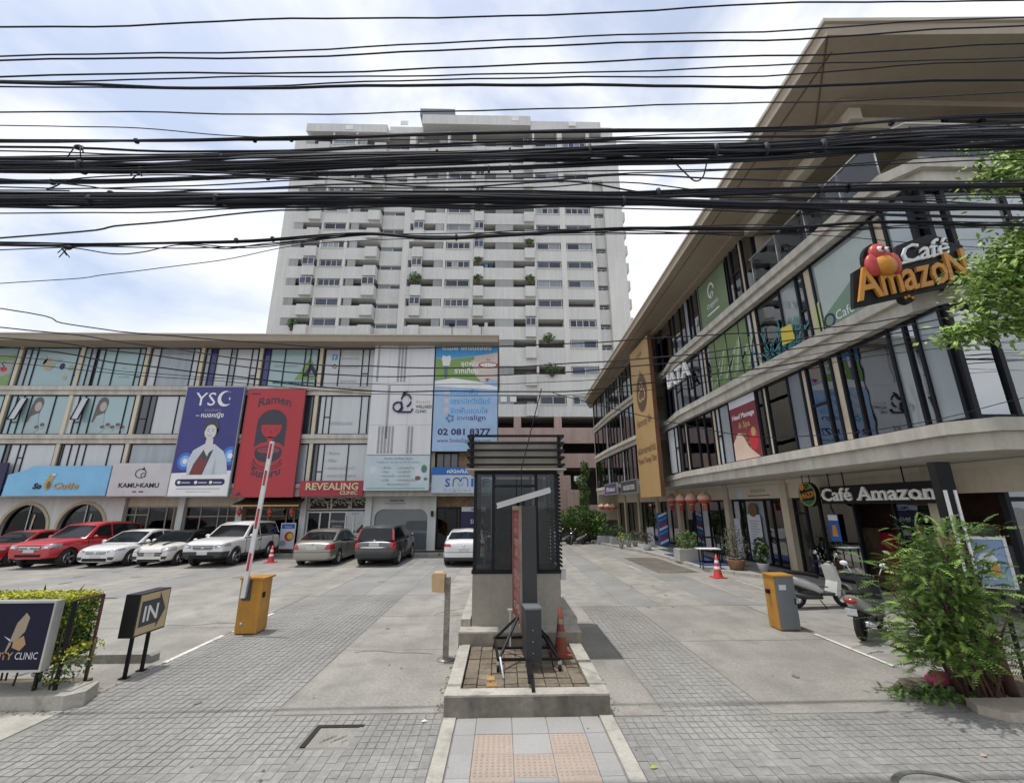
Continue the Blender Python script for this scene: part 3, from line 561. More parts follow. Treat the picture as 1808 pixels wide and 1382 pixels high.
b.rect(LF, -20.0, -19.8, 3.3, 3.36, .01, .014).rect(LF, -19.65, -19.42, 3.3, 3.36, .01, .014); b.obj('lettering', ink_k, t)
# navy clinic banner with the portrait print
BF = FL(24.22)
t = board('clinic_banner', 'tall navy banner printed with a smiling woman in a pale blazer', 'banner', BF, -18.06, -14.86, 3.08, 9.17, flatm('banner_navy', (.045, .045, .20)), .12, mat('banner_edge', (.30, .31, .33), .5))
def E(cx, cy, rx, ry, n=20): return [(cx + rx * math.cos(2 * math.pi * i / n), cy + ry * math.sin(2 * math.pi * i / n)) for i in range(n)]
b = B(); c = -16.35
b.flat([(-18.05, 3.09), (-14.87, 3.09), (-14.87, 4.45), (-18.05, 4.3)], BF, .004, 0)
for cx, cy, r in ((-17.45, 4.95, .42), (-15.05, 5.25, .45)):
    for k, m_ in ((1.0, 6), (.65, 7), (.3, 0)): b.flat([(x, y) for x, y in E(cx, cy, r * k, r * k * 1.15) if x > -18.04 and x < -14.88], BF, .004 + .002 * (1.3 - k), m_)
b.flat([(c - .9, 4.2), (c - .95, 5.0), (c - .75, 5.55), (c - .2, 5.9), (c + .35, 5.9), (c + .9, 5.5), (c + 1.15, 5.0), (c + 1.3, 4.25)], BF, .012, 1)          # blazer
hd0 = len(b.v); b.flat(E(c + .05, 7.05, .47, .66), BF, .014, 2).flat([(c - .42, 7.0), (c - .38, 6.2), (c - .1, 6.4), (c + .4, 6.3), (c + .52, 7.0)], BF, .014, 2)            # hair
b.flat([(c - .2, 5.6), (c - .15, 6.3), (c + .27, 6.3), (c + .3, 5.85), (c + .05, 5.2)], BF, .016, 3).flat([(c - .75, 4.22), (c - .6, 4.8), (c - .1, 5.75), (c, 5.35), (c + .35, 5.6), (c - .05, 4.22)], BF, .015, 2)
b.flat([(c - .7, 4.24), (c - .52, 4.85), (c - .25, 5.25), (c - .1, 4.95), (c + .16, 5.15), (c - .1, 4.24)], BF, .018, 4).flat(E(c + .02, 6.78, .37, .52), BF, .020, 3)
b.flat([(c - .42, 7.0), (c - .2, 7.55), (c + .1, 7.6), (c + .2, 7.5), (c - .25, 7.15), (c - .36, 6.75)], BF, .022, 2).flat([(c + .05, 7.6), (c + .45, 7.4), (c + .42, 6.85), (c + .3, 7.25)], BF, .0226, 2)
for s in (-1, 1): b.flat(E(c + .02 + s * .15, 6.84, .065, .022, 10), BF, .023, 2).flat([(c + .02 + s * .07, 6.95), (c + .02 + s * .23, 6.96), (c + .02 + s * .22, 6.985), (c + .02 + s * .08, 6.98)], BF, .023, 2)
b.flat(E(c, 6.53, .14, .045, 12), BF, .023, 4).flat(E(c, 6.54, .11, .024, 12), BF, .025, 0).flat([(c - .03, 6.65), (c + .05, 6.65), (c + .03, 6.78)], BF, .0225, 8)
b.flat([(c + .45, 4.25), (c + .55, 5.2), (c + .6, 4.25)], BF, .02, 8)
b.v[hd0:] = [(c + (x - c) * (.88 if z > 5.8 else 1), y, z if z < 5.8 else 5.8 + (z - 5.8) * .80) for x, y, z in b.v[hd0:]]
b.flat([(-17.75, 3.72), (-17.65, 3.62), (-15.2, 3.66), (-15.1, 3.76), (-15.12, 3.92), (-15.22, 4.0), (-17.65, 3.98), (-17.75, 3.9)], BF, .014, 5)
for x in (-17.55, -16.65, -15.85): b.flat(E(x, 3.81, .09, .09, 12), BF, .017, 0); b.rect(BF, x + .14, x + .6, 3.76, 3.83, .015, .018, 8)
b.rect(BF, -17.65, -15.3, 3.45, 3.49, .005, .007, 9).rect(BF, -17.1, -15.8, 3.3, 3.33, .005, .007, 9)
b.obj('printed_portrait', [ink_w, flatm('print_blazer', (.55, .60, .66)), ink_dg, flatm('print_face', (.62, .60, .60)), flatm('print_maroon', (.20, .04, .04)), ink_navy, flatm('glow_blue', (.05, .16, .55)), flatm('glow_pale', (.22, .42, .78)), flatm('print_shade', (.42, .46, .52)), ink_grey], t)
b = B(); b.text(BF, 'YS', -16.95, 8.1, 1.1, 0, d=.006, width=1.15).text(BF, 'CLINIC', -16.4, 7.75, .2, 1, d=.006, width=.95).text(BF, '– หมอหญิง', -16.55, 7.42, .36, 0, d=.006, bold=.02, width=1.55)
cx, cy = -15.85, 8.5
outer = [(cx + .42 * math.cos(R(a)), cy + .46 * math.sin(R(a))) for a in range(55, 331, 15)]; inner = [(cx + .13 + .36 * math.cos(R(a)), cy + .04 + .38 * math.sin(R(a))) for a in range(320, 64, -15)]
for i in range(len(outer) - 1):
    j = min(len(inner) - 1, int(i * (len(inner) - 1) / (len(outer) - 1))); j2 = min(len(inner) - 1, int((i + 1) * (len(inner) - 1) / (len(outer) - 1)))
    q = inner[::-1]; b.flat([outer[i], outer[i + 1], q[j2], q[j]], BF, .006, 0)
b.flat([(cx + .2, cy), (cx + .225, cy + .025), (cx + .25, cy + .12), (cx + .275, cy + .025), (cx + .34, cy), (cx + .275, cy - .025), (cx + .25, cy - .12), (cx + .225, cy - .025)], BF, .006, 0)
b.obj('lettering', [ink_w, flatm('print_bronze', (.32, .28, .26))], t)
# red noodle banner
t = board('noodle_banner', 'tall red banner with a dark haired girl above a noodle bowl', 'banner', BF, -14.55, -11.38, 3.05, 9.05, mat('banner_red', (.42, .035, .045), .5, .06, .4), .12, mat('banner_edge_red', (.30, .05, .06), .5))
b = B(); c = -13.0
arch = [(c - .83, 5.7)] + [(c - .83 + .83 - .83 * math.cos(R(a)), 7.05 + .82 * math.sin(R(a))) for a in range(0, 181, 15)] + [(c + .83, 5.7)]
b.flat(arch, BF, .004, 0).flat([(c - .87, 5.68), (c - .5, 5.95), (c - .15, 6.0), (c + .2, 6.0), (c + .55, 5.95), (c + .87, 5.68), (c + .87, 5.5), (c - .87, 5.5)], BF, .006, 1).flat([(c - .15, 5.9), (c + .18, 5.9), (c + .15, 6.3), (c - .12, 6.3)], BF, .008, 1)
b.flat([(c - .56, 6.98)] + [(c + .56 * -math.cos(R(a)), 6.85 - .62 * math.sin(R(a))) for a in range(0, 181, 15)] + [(c + .56, 6.98)], BF, .008, 1)
for s in (-1, 1): b.ring(BF, c + s * .27, 6.78, .08, .105, .008, .011, 0, 8, 200, 340).flat(E(c + s * .32, 6.6, .05, .02, 8), BF, .0105, 2)
b.flat(E(c, 6.56, .08, .03, 10), BF, .012, 0).flat([(c - .02, 6.62), (c + .04, 6.62), (c + .02, 6.72)], BF, .011, 2)
b.flat(E(c, 5.55, .74, .24), BF, .012, 0).flat(E(c, 5.55, .62, .17), BF, .014, 3)
for k in range(7): b.ring(BF, c - .42 + .14 * k, 5.55, .05, .07, .014, .017, 0, 8, 0, 180)
b.flat([(c - .74, 5.5)] + [(c - .74 * math.cos(R(a)), 5.5 - .62 * math.sin(R(a)) ** .7) for a in range(12, 170, 12)] + [(c + .74, 5.5)], BF, .010, 0)
b.ring(BF, c, 5.15, .74, .80, .01, .014, 0, 20, 190, 350, .72).ring(BF, c, 5.0, .82, .87, .01, .014, 0, 20, 195, 345, .62)
b.flat([(c - 1.5, 3.1), (c - 1.1, 3.1), (c - 1.2, 3.25), (c - 1.3, 3.3)], BF, .005, 0).flat(E(c + .1, 3.16, .1, .06, 8), BF, .005, 0); b.rect(BF, c - 1.4, c - .9, 8.75, 8.83, .003, .006, 0)
dk = flatm('print_aubergine', (.045, .038, .055)); b.obj('printed_picture', [dk, flatm('print_red2', (.44, .035, .05)), flatm('print_red3', (.27, .03, .05)), flatm('print_red4', (.33, .05, .07))], t)
B().text(BF, 'Ramen', c, 8.0, .72, 0, d=.006, bold=.02, width=1.85, arc=.22).text(BF, 'Susuru', c, 4.25, .62, 0, d=.006, bold=.025, width=1.6, arc=-.2).obj('lettering', dk, t)
# red beauty clinic sign
t = board('shop_sign', 'wide red shop sign with cream raised lettering above the white fretwork shop', 'sign', LF, -11.08, -7.62, 3.04, 3.88, flatm('sign_red', (.36, .03, .05)), .12)
B().text(LF, 'REVEALING', -9.3, 3.4, .52, 0, d=.005, ext=.035, bold=.025, width=2.85).text(LF, 'CLINIC', -7.9, 3.14, .27, 0, 'R', d=.005, ext=.03, bold=.025, width=.95).obj('lettering', flatm('letters_cream', (.62, .52, .34)), t)
# white cladding of the wellness clinic
wp = mat('cladding_white', (.66, .665, .69), .5, .03, .5, streak=.05)
t = thing('cladding_screen', 'tall white panel front with perforated strips and a navy looped emblem', 'facade panel', (-5.7, 24.2, 3.3))
for x0, x1 in ((-7.52, -6.62), (-6.61, -5.4), (-5.39, -4.0)):
    for z0, z1 in ((5.28, 6.95), (6.96, 9.4), (9.41, 12.3)): piece('panel', wp, t, x0, x1, 24.1, 24.4, z0, z1)
fw_ = FL(24.098); b = B(); holes = []
for a0, a1, z0, z1 in ((-7.35, -7.15, 9.5, 12.2), (-6.15, -5.6, 9.5, 12.2), (-6.6, -6.38, 6.2, 9.3), (-7.0, -6.05, 5.35, 6.9), (-5.35, -4.95, 5.35, 6.9)):
    n = max(1, round((a1 - a0) / .19))
    for k in range(n):
        for j in range(int((z1 - z0) / .062)): b.rect(fw_, a0 + k * .19 + .02, a0 + k * .19 + .15, z0 + j * .062, z0 + j * .062 + .034, -.001, .002)
b.obj('perforation', flatm('slot_grey', (.10, .10, .115)), t, kind='stuff')
b = B(); lw = .05
def arcp(cx, cy, rx, ry, a0, a1, n=14): return [fw_.p(cx + rx * math.cos(R(a0 + (a1 - a0) * i / n)), cy + ry * math.sin(R(a0 + (a1 - a0) * i / n)), .05) for i in range(n + 1)]
b.tube(arcp(-5.95, 8.0, .27, .27, 20, 360), lw, 6).tube(arcp(-5.5, 8.38, .28, .36, -80, 200), lw, 6).tube([fw_.p(-5.78, 8.25, .05), fw_.p(-5.74, 7.95, .05), fw_.p(-5.9, 7.72, .05)], lw, 6).tube([fw_.p(-5.95, 7.7, .05), fw_.p(-5.2, 7.7, .05), fw_.p(-5.1, 7.9, .05)], lw, 6).tube(arcp(-5.4, 8.7, .3, .2, 100, 190, 6), lw, 6)
b.obj('emblem', ink_navy, t)
B().text(fw_, 'รัมมนี', -4.55, 8.22, .22, 1, d=.003, width=.8).text(fw_, 'WELLNESS', -4.95, 7.93, .25, 0, 'L', d=.003, bold=.03, width=.93).text(fw_, 'CLINIC', -4.95, 7.66, .25, 0, 'L', d=.003, bold=.03, width=.65).obj('lettering', [ink_dg, ink_gold], t)
t = board('price_board', 'pale aqua treatment list board with bullet points below the white panels', 'sign', FL(24.12), -7.55, -4.0, 3.34, 5.25, flatm('sign_aqua', (.50, .59, .63)), .2)
f5 = FL(24.118); b = B(); b.text(f5, 'Healthy and Relax Space', -5.75, 5.02, .16, 0, d=.002).text(f5, 'Traditional Chinese & Thai Treatment', -5.75, 4.82, .15, 1, d=.002, width=2.4)
for k, (s1, s2) in enumerate((('• ฝังเข็ม', '• นวดแผนไทย'), ('• กัวซา', '• นวดฝ่าเท้า'), ('• ครอบแก้ว', '• นวดน้ำมัน'), ('• ยาจีน', '• ประคบสมุนไพร'))): b.text(f5, s1, -6.65, 4.5 - .22 * k, .17, 0, 'L', d=.002).text(f5, s2, -5.8, 4.5 - .22 * k, .17, 0, 'L', d=.002)
b.text(f5, 'บริการนวดพื้นฐาน', -6.3, 3.62, .14, 0, 'L', d=.002).text(f5, '155', -5.35, 3.6, .22, 2, 'L', d=.002)
b.ell(f5, -7.1, 4.45, .2, .2, .002, 3).ell(f5, -4.5, 4.3, .26, .3, .002, 3).ell(f5, -4.3, 4.5, .16, .22, .003, 4).ell(f5, -4.62, 4.0, .16, .12, .003, 5).ell(f5, -4.2, 3.95, .1, .08, .003, 4).rect(f5, -7.4, -4.2, 3.44, 3.47, .001, .003, 1)
b.obj('printed_list', [ink_dg, ink_teal, ink_gold, ink_pk, flatm('print_leafgreen', (.08, .2, .13)), ink_br], t)
# dental billboard
BD = FL(24.16)
t = board('billboard', 'tall light blue dental billboard with tooth implant, smile picture and telephone number', 'billboard', BD, -3.93, -.26, 5.47, 12.4, flatm('bill_paleblue', (.33, .47, .68)), .15, black)
b = B(); a0, a1 = -3.92, -.27
b.flat([(a0, 12.39), (a0, 11.0), (a0 + .8, 10.95), (a1 - 1.2, 11.15), (a1, 11.35), (a1, 12.39)], BD, .003, 0)
b.flat([(a0, 10.95), (a0 + .8, 10.9), (a1 - 1.3, 11.1), (a1 - 1.0, 9.5), (a0 + 1.2, 9.75), (a0, 9.6)], BD, .004, 1)
b.flat([(a1 - 1.35, 11.12), (a1, 11.32), (a1, 9.55), (a1 - .4, 9.7), (a1 - .9, 9.5), (a1 - 1.3, 9.9), (a1 - 1.5, 10.5)], BD, .006, 2)
b.flat(E(a1 - .55, 10.55, .58, .2), BD, .008, 3).flat(E(a1 - .55, 10.56, .48, .13), BD, .010, 4).flat([(a1 - .75, 9.72), (a1 - .45, 9.72), (a1 - .6, 9.52)], BD, .009, 3).ring(BD, a1 - .55, 10.95, .08, .12, .008, .011, 7, 10, 180, 360)
for k in range(5): b.rect(BD, a1 - .93 + .16 * k, a1 - .915 + .16 * k, 10.46, 10.66, .011, .0125, 7)
b.flat([(a0, 9.55), (a0 + 1.0, 9.75), (a1 - 1.2, 9.55), (a1, 9.2), (a1, 9.05), (a0, 9.25)], BD, .007, 4)
cx = a0 + .62; b.flat([(cx - .27, 10.95), (cx - .22, 11.15), (cx, 11.08), (cx + .22, 11.15), (cx + .28, 10.95), (cx + .2, 10.5), (cx - .18, 10.5)], BD, .012, 4)
for k in range(7): b.flat([(cx - .13 + .008 * k, 10.48 - .11 * k), (cx + .13 - .008 * k, 10.48 - .11 * k), (cx + .12 - .008 * k, 10.38 - .11 * k), (cx - .12 + .008 * k, 10.38 - .11 * k)], BD, .012, 6)
for k in range(3):
    y = 8.85 - .55 * k; b.flat([(a0 + .55, y + .25), (a0 + .7, y + .22), (a0 + .85, y + .25), (a0 + .82, y - .02), (a0 + .74, y - .1), (a0 + .7, y), (a0 + .66, y - .1), (a0 + .58, y - .02)], BD, .005, 2)
for k in range(10):
    a = R(36 * k); b.beam(BD.p(a0 + .95 + .1 * math.cos(a), 7.35 + .1 * math.sin(a), .006), BD.p(a0 + .95 + .25 * math.cos(a), 7.35 + .25 * math.sin(a), .006), .06, .004, 5 if k % 2 else 0, up=(0, 1, 0))
b.obj('printed_picture', [ink_lb, ink_green, flatm('print_skin2', (.60, .52, .47)), ink_red, ink_w, ink_navy, flatm('print_steel', (.12, .16, .2)), ink_br], t)
b = B(); m = (a0 + a1) / 2; b.text(BD, 'คลินิกทันตกรรม', m, 12.0, .34, 0, d=.006, bold=.02, width=2.1).text(BD, 'สไมล์ ซิกเนเจอร์', m, 11.5, .46, 0, d=.006, bold=.03, width=2.95)
b.text(BD, 'จุดฟัน', m + .15, 10.5, .42, 0, d=.008, bold=.02, width=1.0).text(BD, 'รากเทียม', m, 10.05, .42, 0, d=.008, bold=.02, width=1.4)
for k, s in enumerate(('ครอบฟัน', 'เซรามิกวีเนียร์', 'จัดฟันแบบใส')): b.text(BD, s, a0 + .95, 8.75 - .55 * k, .42, 1, 'L', d=.005, bold=.015, width=(1.55, 2.3, 2.15)[k])
b.text(BD, 'invis', a0 + 1.35, 7.25, .42, 3, 'L', d=.005, width=.72).text(BD, 'align', a0 + 2.08, 7.25, .42, 2, 'L', d=.005, bold=.01, width=.9)
b.text(BD, '02 081 8377', m - .05, 6.4, .5, 4, d=.005, bold=.03, width=3.0).text(BD, 'www.SmileSignature.com', m - .05, 5.98, .3, 4, d=.005, width=3.05); b.obj('lettering', [ink_w, ink_lb, flatm('print_plum', (.06, .03, .16)), flatm('print_slate', (.05, .12, .28)), ink_navy], t)
t = board('shop_sign', 'dental shop sign with blue band over pale panel and looping tooth emblem', 'sign', LF, -3.88, -.3, 3.2, 4.6, flatm('sign_paleblue', (.44, .52, .62)), .12)
b = B(); b.rect(LF, -3.88, -.3, 4.18, 4.6, .002, .006, 0).text(LF, 'คลินิกทันตกรรม', -2.1, 4.28, .27, 2, d=.01, bold=.02, width=1.9).text(LF, 'S', -3.0, 3.55, .62, 0, d=.01, bold=.03).text(LF, 'ILE', -1.2, 3.55, .62, 0, d=.01, bold=.03, width=1.0).text(LF, 'S i g n a t u r e', -2.0, 3.28, .22, 1, d=.01, width=2.4)
b.ring(LF, -2.5, 3.8, .17, .22, .01, .016, 3, 16, 0, 180, 1.1).ring(LF, -2.08, 3.82, .17, .22, .01, .016, 0, 16, 0, 180, 1.1).rect(LF, -2.72, -2.67, 3.55, 3.82, .01, .016, 3).rect(LF, -1.91, -1.86, 3.55, 3.82, .01, .016, 0).ring(LF, -2.3, 3.75, .12, .17, .01, .016, 1, 12, 180, 360).obj('lettering', [ink_b, ink_grey, ink_w, ink_dg], t)
for x, lb in ((-3.0, 'left'), (-1.25, 'right')):
    t = thing('floodlight', 'small black floodlight on the %s arm above the dental billboard' % lb, 'floodlight', (x, 24.1, 12.4), 'floodlights above the dental billboard')
    B().tube([(x, 24.1, 12.4), (x, 23.8, 12.95)], .022, 6).obj('arm', black, t); B().box(x - .16, x + .16, 23.65, 23.85, 12.86, 12.98).obj('lamp_head', blackm, t)
# ------------------------------------------------------------------ apartment tower behind
TW = thing('apartment_tower', 'tall white apartment tower with stacked balconies behind the shop building', 'apartment tower', (-6, 58, 0))
YF = 52.0
tops = [15.8, 19.7, 23.3] + [26.2 + 2.865 * k for k in range(11)]
# bays: (x0, x1, kind) low floors / high floors
LW = [(-30.4, -28.8, 'wall'), (-28.8, -27.5, 'screen'), (-27.5, -26.7, 'open'), (-26.7, -25.1, 'bal'), (-24.7, -21.6, 'win'), (-21.0, -19.85, 'screen'), (-19.85, -18.6, 'open'), (-18.6, -16.95, 'bal'), (-16.8, -13.7, 'rec'), (-12.75, -12.2, 'slot'), (-12.2, -10.8, 'bal'), (-10.8, -9.35, 'open'), (-9.35, -8.15, 'screen'), (-7.7, -4.4, 'win'), (-3.85, -2.55, 'bal'), (-2.55, -1.0, 'open'), (-1.0, 1.55, 'screen'), (1.55, 3.05, 'open'), (3.05, 4.4, 'bal'), (4.75, 8.05, 'win'), (8.9, 12.4, 'win'), (13.0, 14.45, 'sm')]
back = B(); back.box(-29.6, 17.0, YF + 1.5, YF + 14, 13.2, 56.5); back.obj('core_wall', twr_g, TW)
B().box(-17.1, -12.0, YF + 1.0, YF + 14, 56.5, 58.2).box(-12.0, 4.2, YF - .2, YF + 14, 57.6, 59.3).box(4.2, 14.8, YF, YF + 14, 56.6, 58.6).box(14.8, 16.6, YF + .3, YF + 14, 55.6, 57.9).box(-28.9, -17.1, YF - .2, YF + 14, 55.9, 57.3).obj('parapet', twr, TW)
B().box(-12.4, -7.2, YF - .1, YF + 9, 59.31, 60.5).obj('roof_house', twr_h, TW)
for x, z in ((-22.6, 56.6), (-14.6, 57.6), (1.9, 58.7), (10.5, 57.9)): piece('roof_opening', ink_w, TW, x - .55, x + .55, YF - .28, YF - .2, z - .35, z + .35)
# vertical piers
for x0, x1 in ((-24.95, -24.7), (-21.6, -21.25), (-13.65, -12.8), (-8.1, -7.75), (-4.4, -3.95), (4.45, 4.72), (8.1, 8.85), (12.45, 12.95)): piece('pier', twr2, TW, x0, x1, YF - .03, YF + 1.5, 13.2, 56.4)
B().box(14.5, 17.0, YF - .02, YF + 8, 13.2, 55.6).box(16.6, 17.3, YF + 2, YF + 14, 13.2, 55.6).obj('end_wall', twr2, TW)
B().box(-30.5, -28.8, YF + .3, YF + 12, 13.2, 55.5).obj('end_wall', twr2, TW)
rn = random.Random(3)
for i, zt in enumerate(tops):
    zb = zt - 1.08; zl = (tops[i - 1] if i else 13.2 - .0); top = i >= 11
    zs = zl + .0                                          # spandrel from the window head below up to this sill
    sp = B(); segs = []
    for x0, x1, k in [(-28.85, -24.95, 'f'), (-24.7, -21.6, 'f'), (-21.25, -16.95, 'f'), (-16.9, -13.65, 'r'), (-12.8, -8.1, 'f'), (-7.75, -4.4, 'f'), (-3.95, 4.45, 'f'), (4.72, 8.1, 'f'), (8.85, 12.45, 'f'), (12.95, 14.5, 'r')]:
        y = YF if k == 'f' else YF + .75
        sp.box(x0, x1, y, YF + 1.45, zs + (.02 if k == 'f' else -.35), zb)
    sp.obj('floor_band', twr, TW)
    for x0, x1, k in LW:
        if i >= 3 and i <= 5 and k == 'win' and x0 > 8 and i in (4,): k = 'open2'
        if i in (0, 1, 2, 3) and 4 < x0 < 8 and k == 'win' : k = 'open2' if i in (1, 2, 3) else 'win'
        if i < 3 and x0 == 3.05: k = 'bal2'
        fr = FL(YF + .22)
        r = rn.random()
        if k == 'win':
            n = 2 if r < .7 else 4
            ed = [x0 + .1 + (x1 - x0 - .2) * j / n for j in range(n + 1)]
            pm = p_blue if rn.random() < .8 else p_curt
            window(TW, fr, ed, zb + .02, zt - .02, [pm, p_blue if rn.random() < .7 else p_curt, pm, p_blue], {}, 'window', whitef if r > .85 else alu, .07, .14)
            piece('window_sill', twr2, TW, x0 - .1, x1 + .1, YF - .12, YF + .06, zb - .1, zb)
        elif k == 'rec':
            window(TW, FL(YF + 1.0), [x0 + .05, (x0 + x1) / 2, x1 - .05], zb - .35, zb + .62, [p_curt if r < .5 else p_blue, p_blue], {}, 'window', alu, .07, .12)
            piece('spandrel', twr2, TW, x0, x1, YF + .78, YF + 1.4, zb + .64, zt - .33)
        elif k == 'sm':
            window(TW, FL(YF + 1.0), [x0 + .1, (x0 + x1) / 2, x1 - .1], zb - .2, zb + .45, [p_blue], {}, 'window', alu, .06, .12)
        elif k == 'slot': piece('window', p_blue, TW, x0, x1, YF + 1.2, YF + 1.25, zb - .3, zt - .2)
        elif k == 'screen': piece('screen_panel', twr_p, TW, x0 + .04, x1 - .04, YF + .06, YF + .12, zb, zt + .02)
        elif k in ('open', 'open2'):
            piece('balcony_door', p_blue, TW, x0 + .1, x1 - .1, YF + 1.38, YF + 1.46, zb - .5, zt - .45)
        elif k in ('bal', 'bal2'):
            b = B(); o = .5
            b.box(x0, x1, YF - o, YF - o + .12, zb - 1.55, zb - .05).box(x0, x0 + .12, YF - o + .12, YF, zb - 1.55, zb - .05).box(x1 - .12, x1, YF - o + .12, YF, zb - 1.55, zb - .05).box(x0 + .12, x1 - .12, YF - o + .12, YF, zb - 1.55, zb - 1.4)
            b.obj('balcony', twr, TW)
            if r < .3: window(TW, FL(YF - .6), [x0 + .05, (x0 + x1) / 2, x1 - .05], zb - .04, zt - .1, [p_blue], {}, 'balcony_glazing', whitef if r < .15 else alu, .06, .08)
            else: piece('balcony_door', p_blue if r < .7 else p_curt, TW, x0 + .15, x1 - .15, YF + 1.38, YF + 1.46, zb - .5, zt - .4)
    # side balconies seen in profile at the right end
    if 1 <= i <= 11: B().box(17.3, 18.35, YF + 3, YF + 6, zb - 1.5, zb - .1).obj('side_balcony', twr, TW)
    if 1 <= i <= 11: B().box(-31.1, -30.4, YF + 3, YF + 6, zb - 1.5, zb - .1).obj('side_balcony', twr, TW)
B().box(-29.5, 16.8, YF - .05, YF + 10, 13.15, 13.9).obj('transfer_slab', twr, TW)
B().box(12.6, 14.5, YF - .02, YF + 1.5, 48, 55.6).box(4.8, 12.6, YF - .03, YF + 1.0, 47.5, 48.2).obj('plain_wall', twr2, TW)
for x in (5.2, 6.4): 
    a = piece('air_conditioner', alu, TW, x - .4 - 5, x + .4 - 5, YF - .1, YF + .3, 15.0, 15.7)
# air conditioners and laundry on the balconies
bl = [(x0, x1) for x0, x1, k in LW if k in ('open', 'bal')]
for q in range(46):
    x0, x1 = bl[rn.randrange(len(bl))]; zt = tops[rn.randrange(len(tops))]; x = rn.uniform(x0 + .1, max(x0 + .15, x1 - .8))
    if q % 3: piece('air_conditioner', alu, TW, x, x + .75, YF + .95, YF + 1.3, zt - 1.3, zt - .72)
    else: piece('laundry', (ink_red, ink_pk, ink_lb, ink_dg, wall_w, ink_skin)[rn.randrange(6)], TW, x, x + rn.uniform(.3, .8), YF + .5, YF + .53, zt - 1.0, zt - .25)
# plants on balconies
def leaves(b, c, rad, n, size, m=0, flatn=.6, rr=None, nm=1):
    rr = rr or rnd
    for _ in range(n):
        while True:
            p = Vector((rr.uniform(-1, 1), rr.uniform(-1, 1), rr.uniform(-1, 1)))
            if .25 < p.length <= 1: break
        q = Vector((c[0] + p.x * rad[0], c[1] + p.y * rad[1], c[2] + p.z * rad[2])); a = Vector((rr.uniform(-1, 1), rr.uniform(-1, 1), rr.uniform(-.5, 1))).normalized(); u = a.orthogonal().normalized(); u.rotate(Matrix.Rotation(rr.uniform(0, 6.28), 3, a)); v = a.cross(u)
        s = size * rr.uniform(.6, 1.25); l = u * s; w = v * s * flatn * .5
        b.add([q - l * .5, q + w + a * s * .1, q + l * .5, q - w + a * s * .1], [(0, 1, 2, 3)], m + (rr.randrange(nm) if nm > 1 else 0))
    return b
pots = [(-11.6, 31.6, 1.0, 'large leafy bush spilling over a tower balcony left of centre'), (-3.2, 31.7, .7, 'leafy bush on the middle tower balcony column, lower of two'), (-3.3, 34.5, .5, 'small green plant on the middle balcony column just above the larger bush'), (3.7, 31.7, .7, 'bushy plant on the right hand balcony of the same storey as the large bush'), (3.7, 37.4, .5, 'small bright plant on a right hand tower balcony below the hanging cables'), (-3.3, 43.2, .6, 'plant on a high middle balcony just below the thick cable bundle'), (6.0, 23.2, .8, 'sparse pale plant on a low tower balcony right of the billboard'), (6.3, 18.9, 1.1, 'large dry plant hanging over the lowest balcony right of the billboard'), (-27.0, 25.0, .7, 'dark plant on the lowest visible balcony at the tower left end')]
for x, z, r, lb in pots:
    t = thing('balcony_plant', lb, 'plant', (x, YF - .5, z - .8)); leaves(B(), (x, YF - .45, z + r * .3), (r, .45, r * .8), int(150 * r), .34, nm=2).obj('foliage', [leaf_m, leaf_d], t); B().lathe([(.16, -.4), (.22, 0)], (x, YF - .4, z - .3), 8).obj('pot', bark2, t)
# pink car park below the tower
GP = thing('parking_garage', 'pink multi level car park with dark openings at the foot of the tower', 'car park', (5, 52, 0))
B().box(-26, 18, 51.9, 52.3, 9.85, 11.75).box(-26, 18, 51.9, 52.3, 6.9, 8.6).box(-26, 8.2, 51.9, 52.3, 0, 6.0).box(8.2, 18, 51.9, 52.3, 0, 2.6).obj('parapet', pink, GP)
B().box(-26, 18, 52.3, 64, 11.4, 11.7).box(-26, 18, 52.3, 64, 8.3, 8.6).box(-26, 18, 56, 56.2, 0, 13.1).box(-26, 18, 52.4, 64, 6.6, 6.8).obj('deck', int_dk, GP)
for x in (1.9, 6.9, 12.5, -4, -10, -16): piece('column', pink, GP, x - .45, x + .45, 51.95, 52.6, 6.0, 13.15)
for x in (5.2, 8.6): piece('wall_light', ink_w, GP, x, x + .8, 51.6, 51.9, 5.3, 5.9)
B().box(7.6, 9.0, 50.9, 51.9, 2.4, 4.3).obj('bay_ledge', pink, GP); piece('louvre', ink_dg, GP, 4.0, 4.9, 51.84, 51.9, 3.0, 6.2); piece('louvre', ink_dg, GP, 5.0, 6.2, 51.84, 51.9, 1.4, 2.4)
# ------------------------------------------------------------------ right shop building
RB = thing('corner_building', 'four storey glass fronted building with wide brown overhanging roof on the right', 'building', (14, 24, 0))
y0, y1 = 7.4, 41.5
def slab(pts, z0, z1, name='floor_slab'):
    fz = F((0, 0, 0), (1, 0, 0), (0, 1, 0), (0, 0, 1)); zc = z1 - .24
    b = B(); b.prism(pts, fz, zc, z1); b.prism([(x + .12 * (x < 14), y + (.12 if y < 10 else 0)) for x, y in pts], fz, z0, zc - .002); return b.obj(name, slabc, RB)
edge = lambda dx: [(8.5 + dx, 7.95), (8.95 + dx, 7.4), (26, 7.4), (26, 41.5), (9.4, 41.5), (8.7, 40.3), (8.55 + dx, 34), (8.75, 27.2), (8.75, 26.2), (8.9, 22.4), (8.55 + dx, 20.4), (8.5 + dx, 14)]
slab(edge(0), 3.45, 4.02); slab(edge(0), 6.40, 6.95); slab(edge(0), 9.20, 9.70)
fz = F((0, 0, 0), (1, 0, 0), (0, 1, 0), (0, 0, 1))
rp_ = [(6.95, 6.75), (27, 6.2), (27, 43), (9, 43), (8.0, 40)]
b = B().prism(rp_, fz, 12.2, 12.53); b.obj('roof', roof_b, RB); B().prism([(x - (.05 if x < 10 else 0), y - (.05 if y < 10 else 0)) for x, y in rp_], fz, 12.533, 12.62).obj('roof_edge', roof_edge, RB)
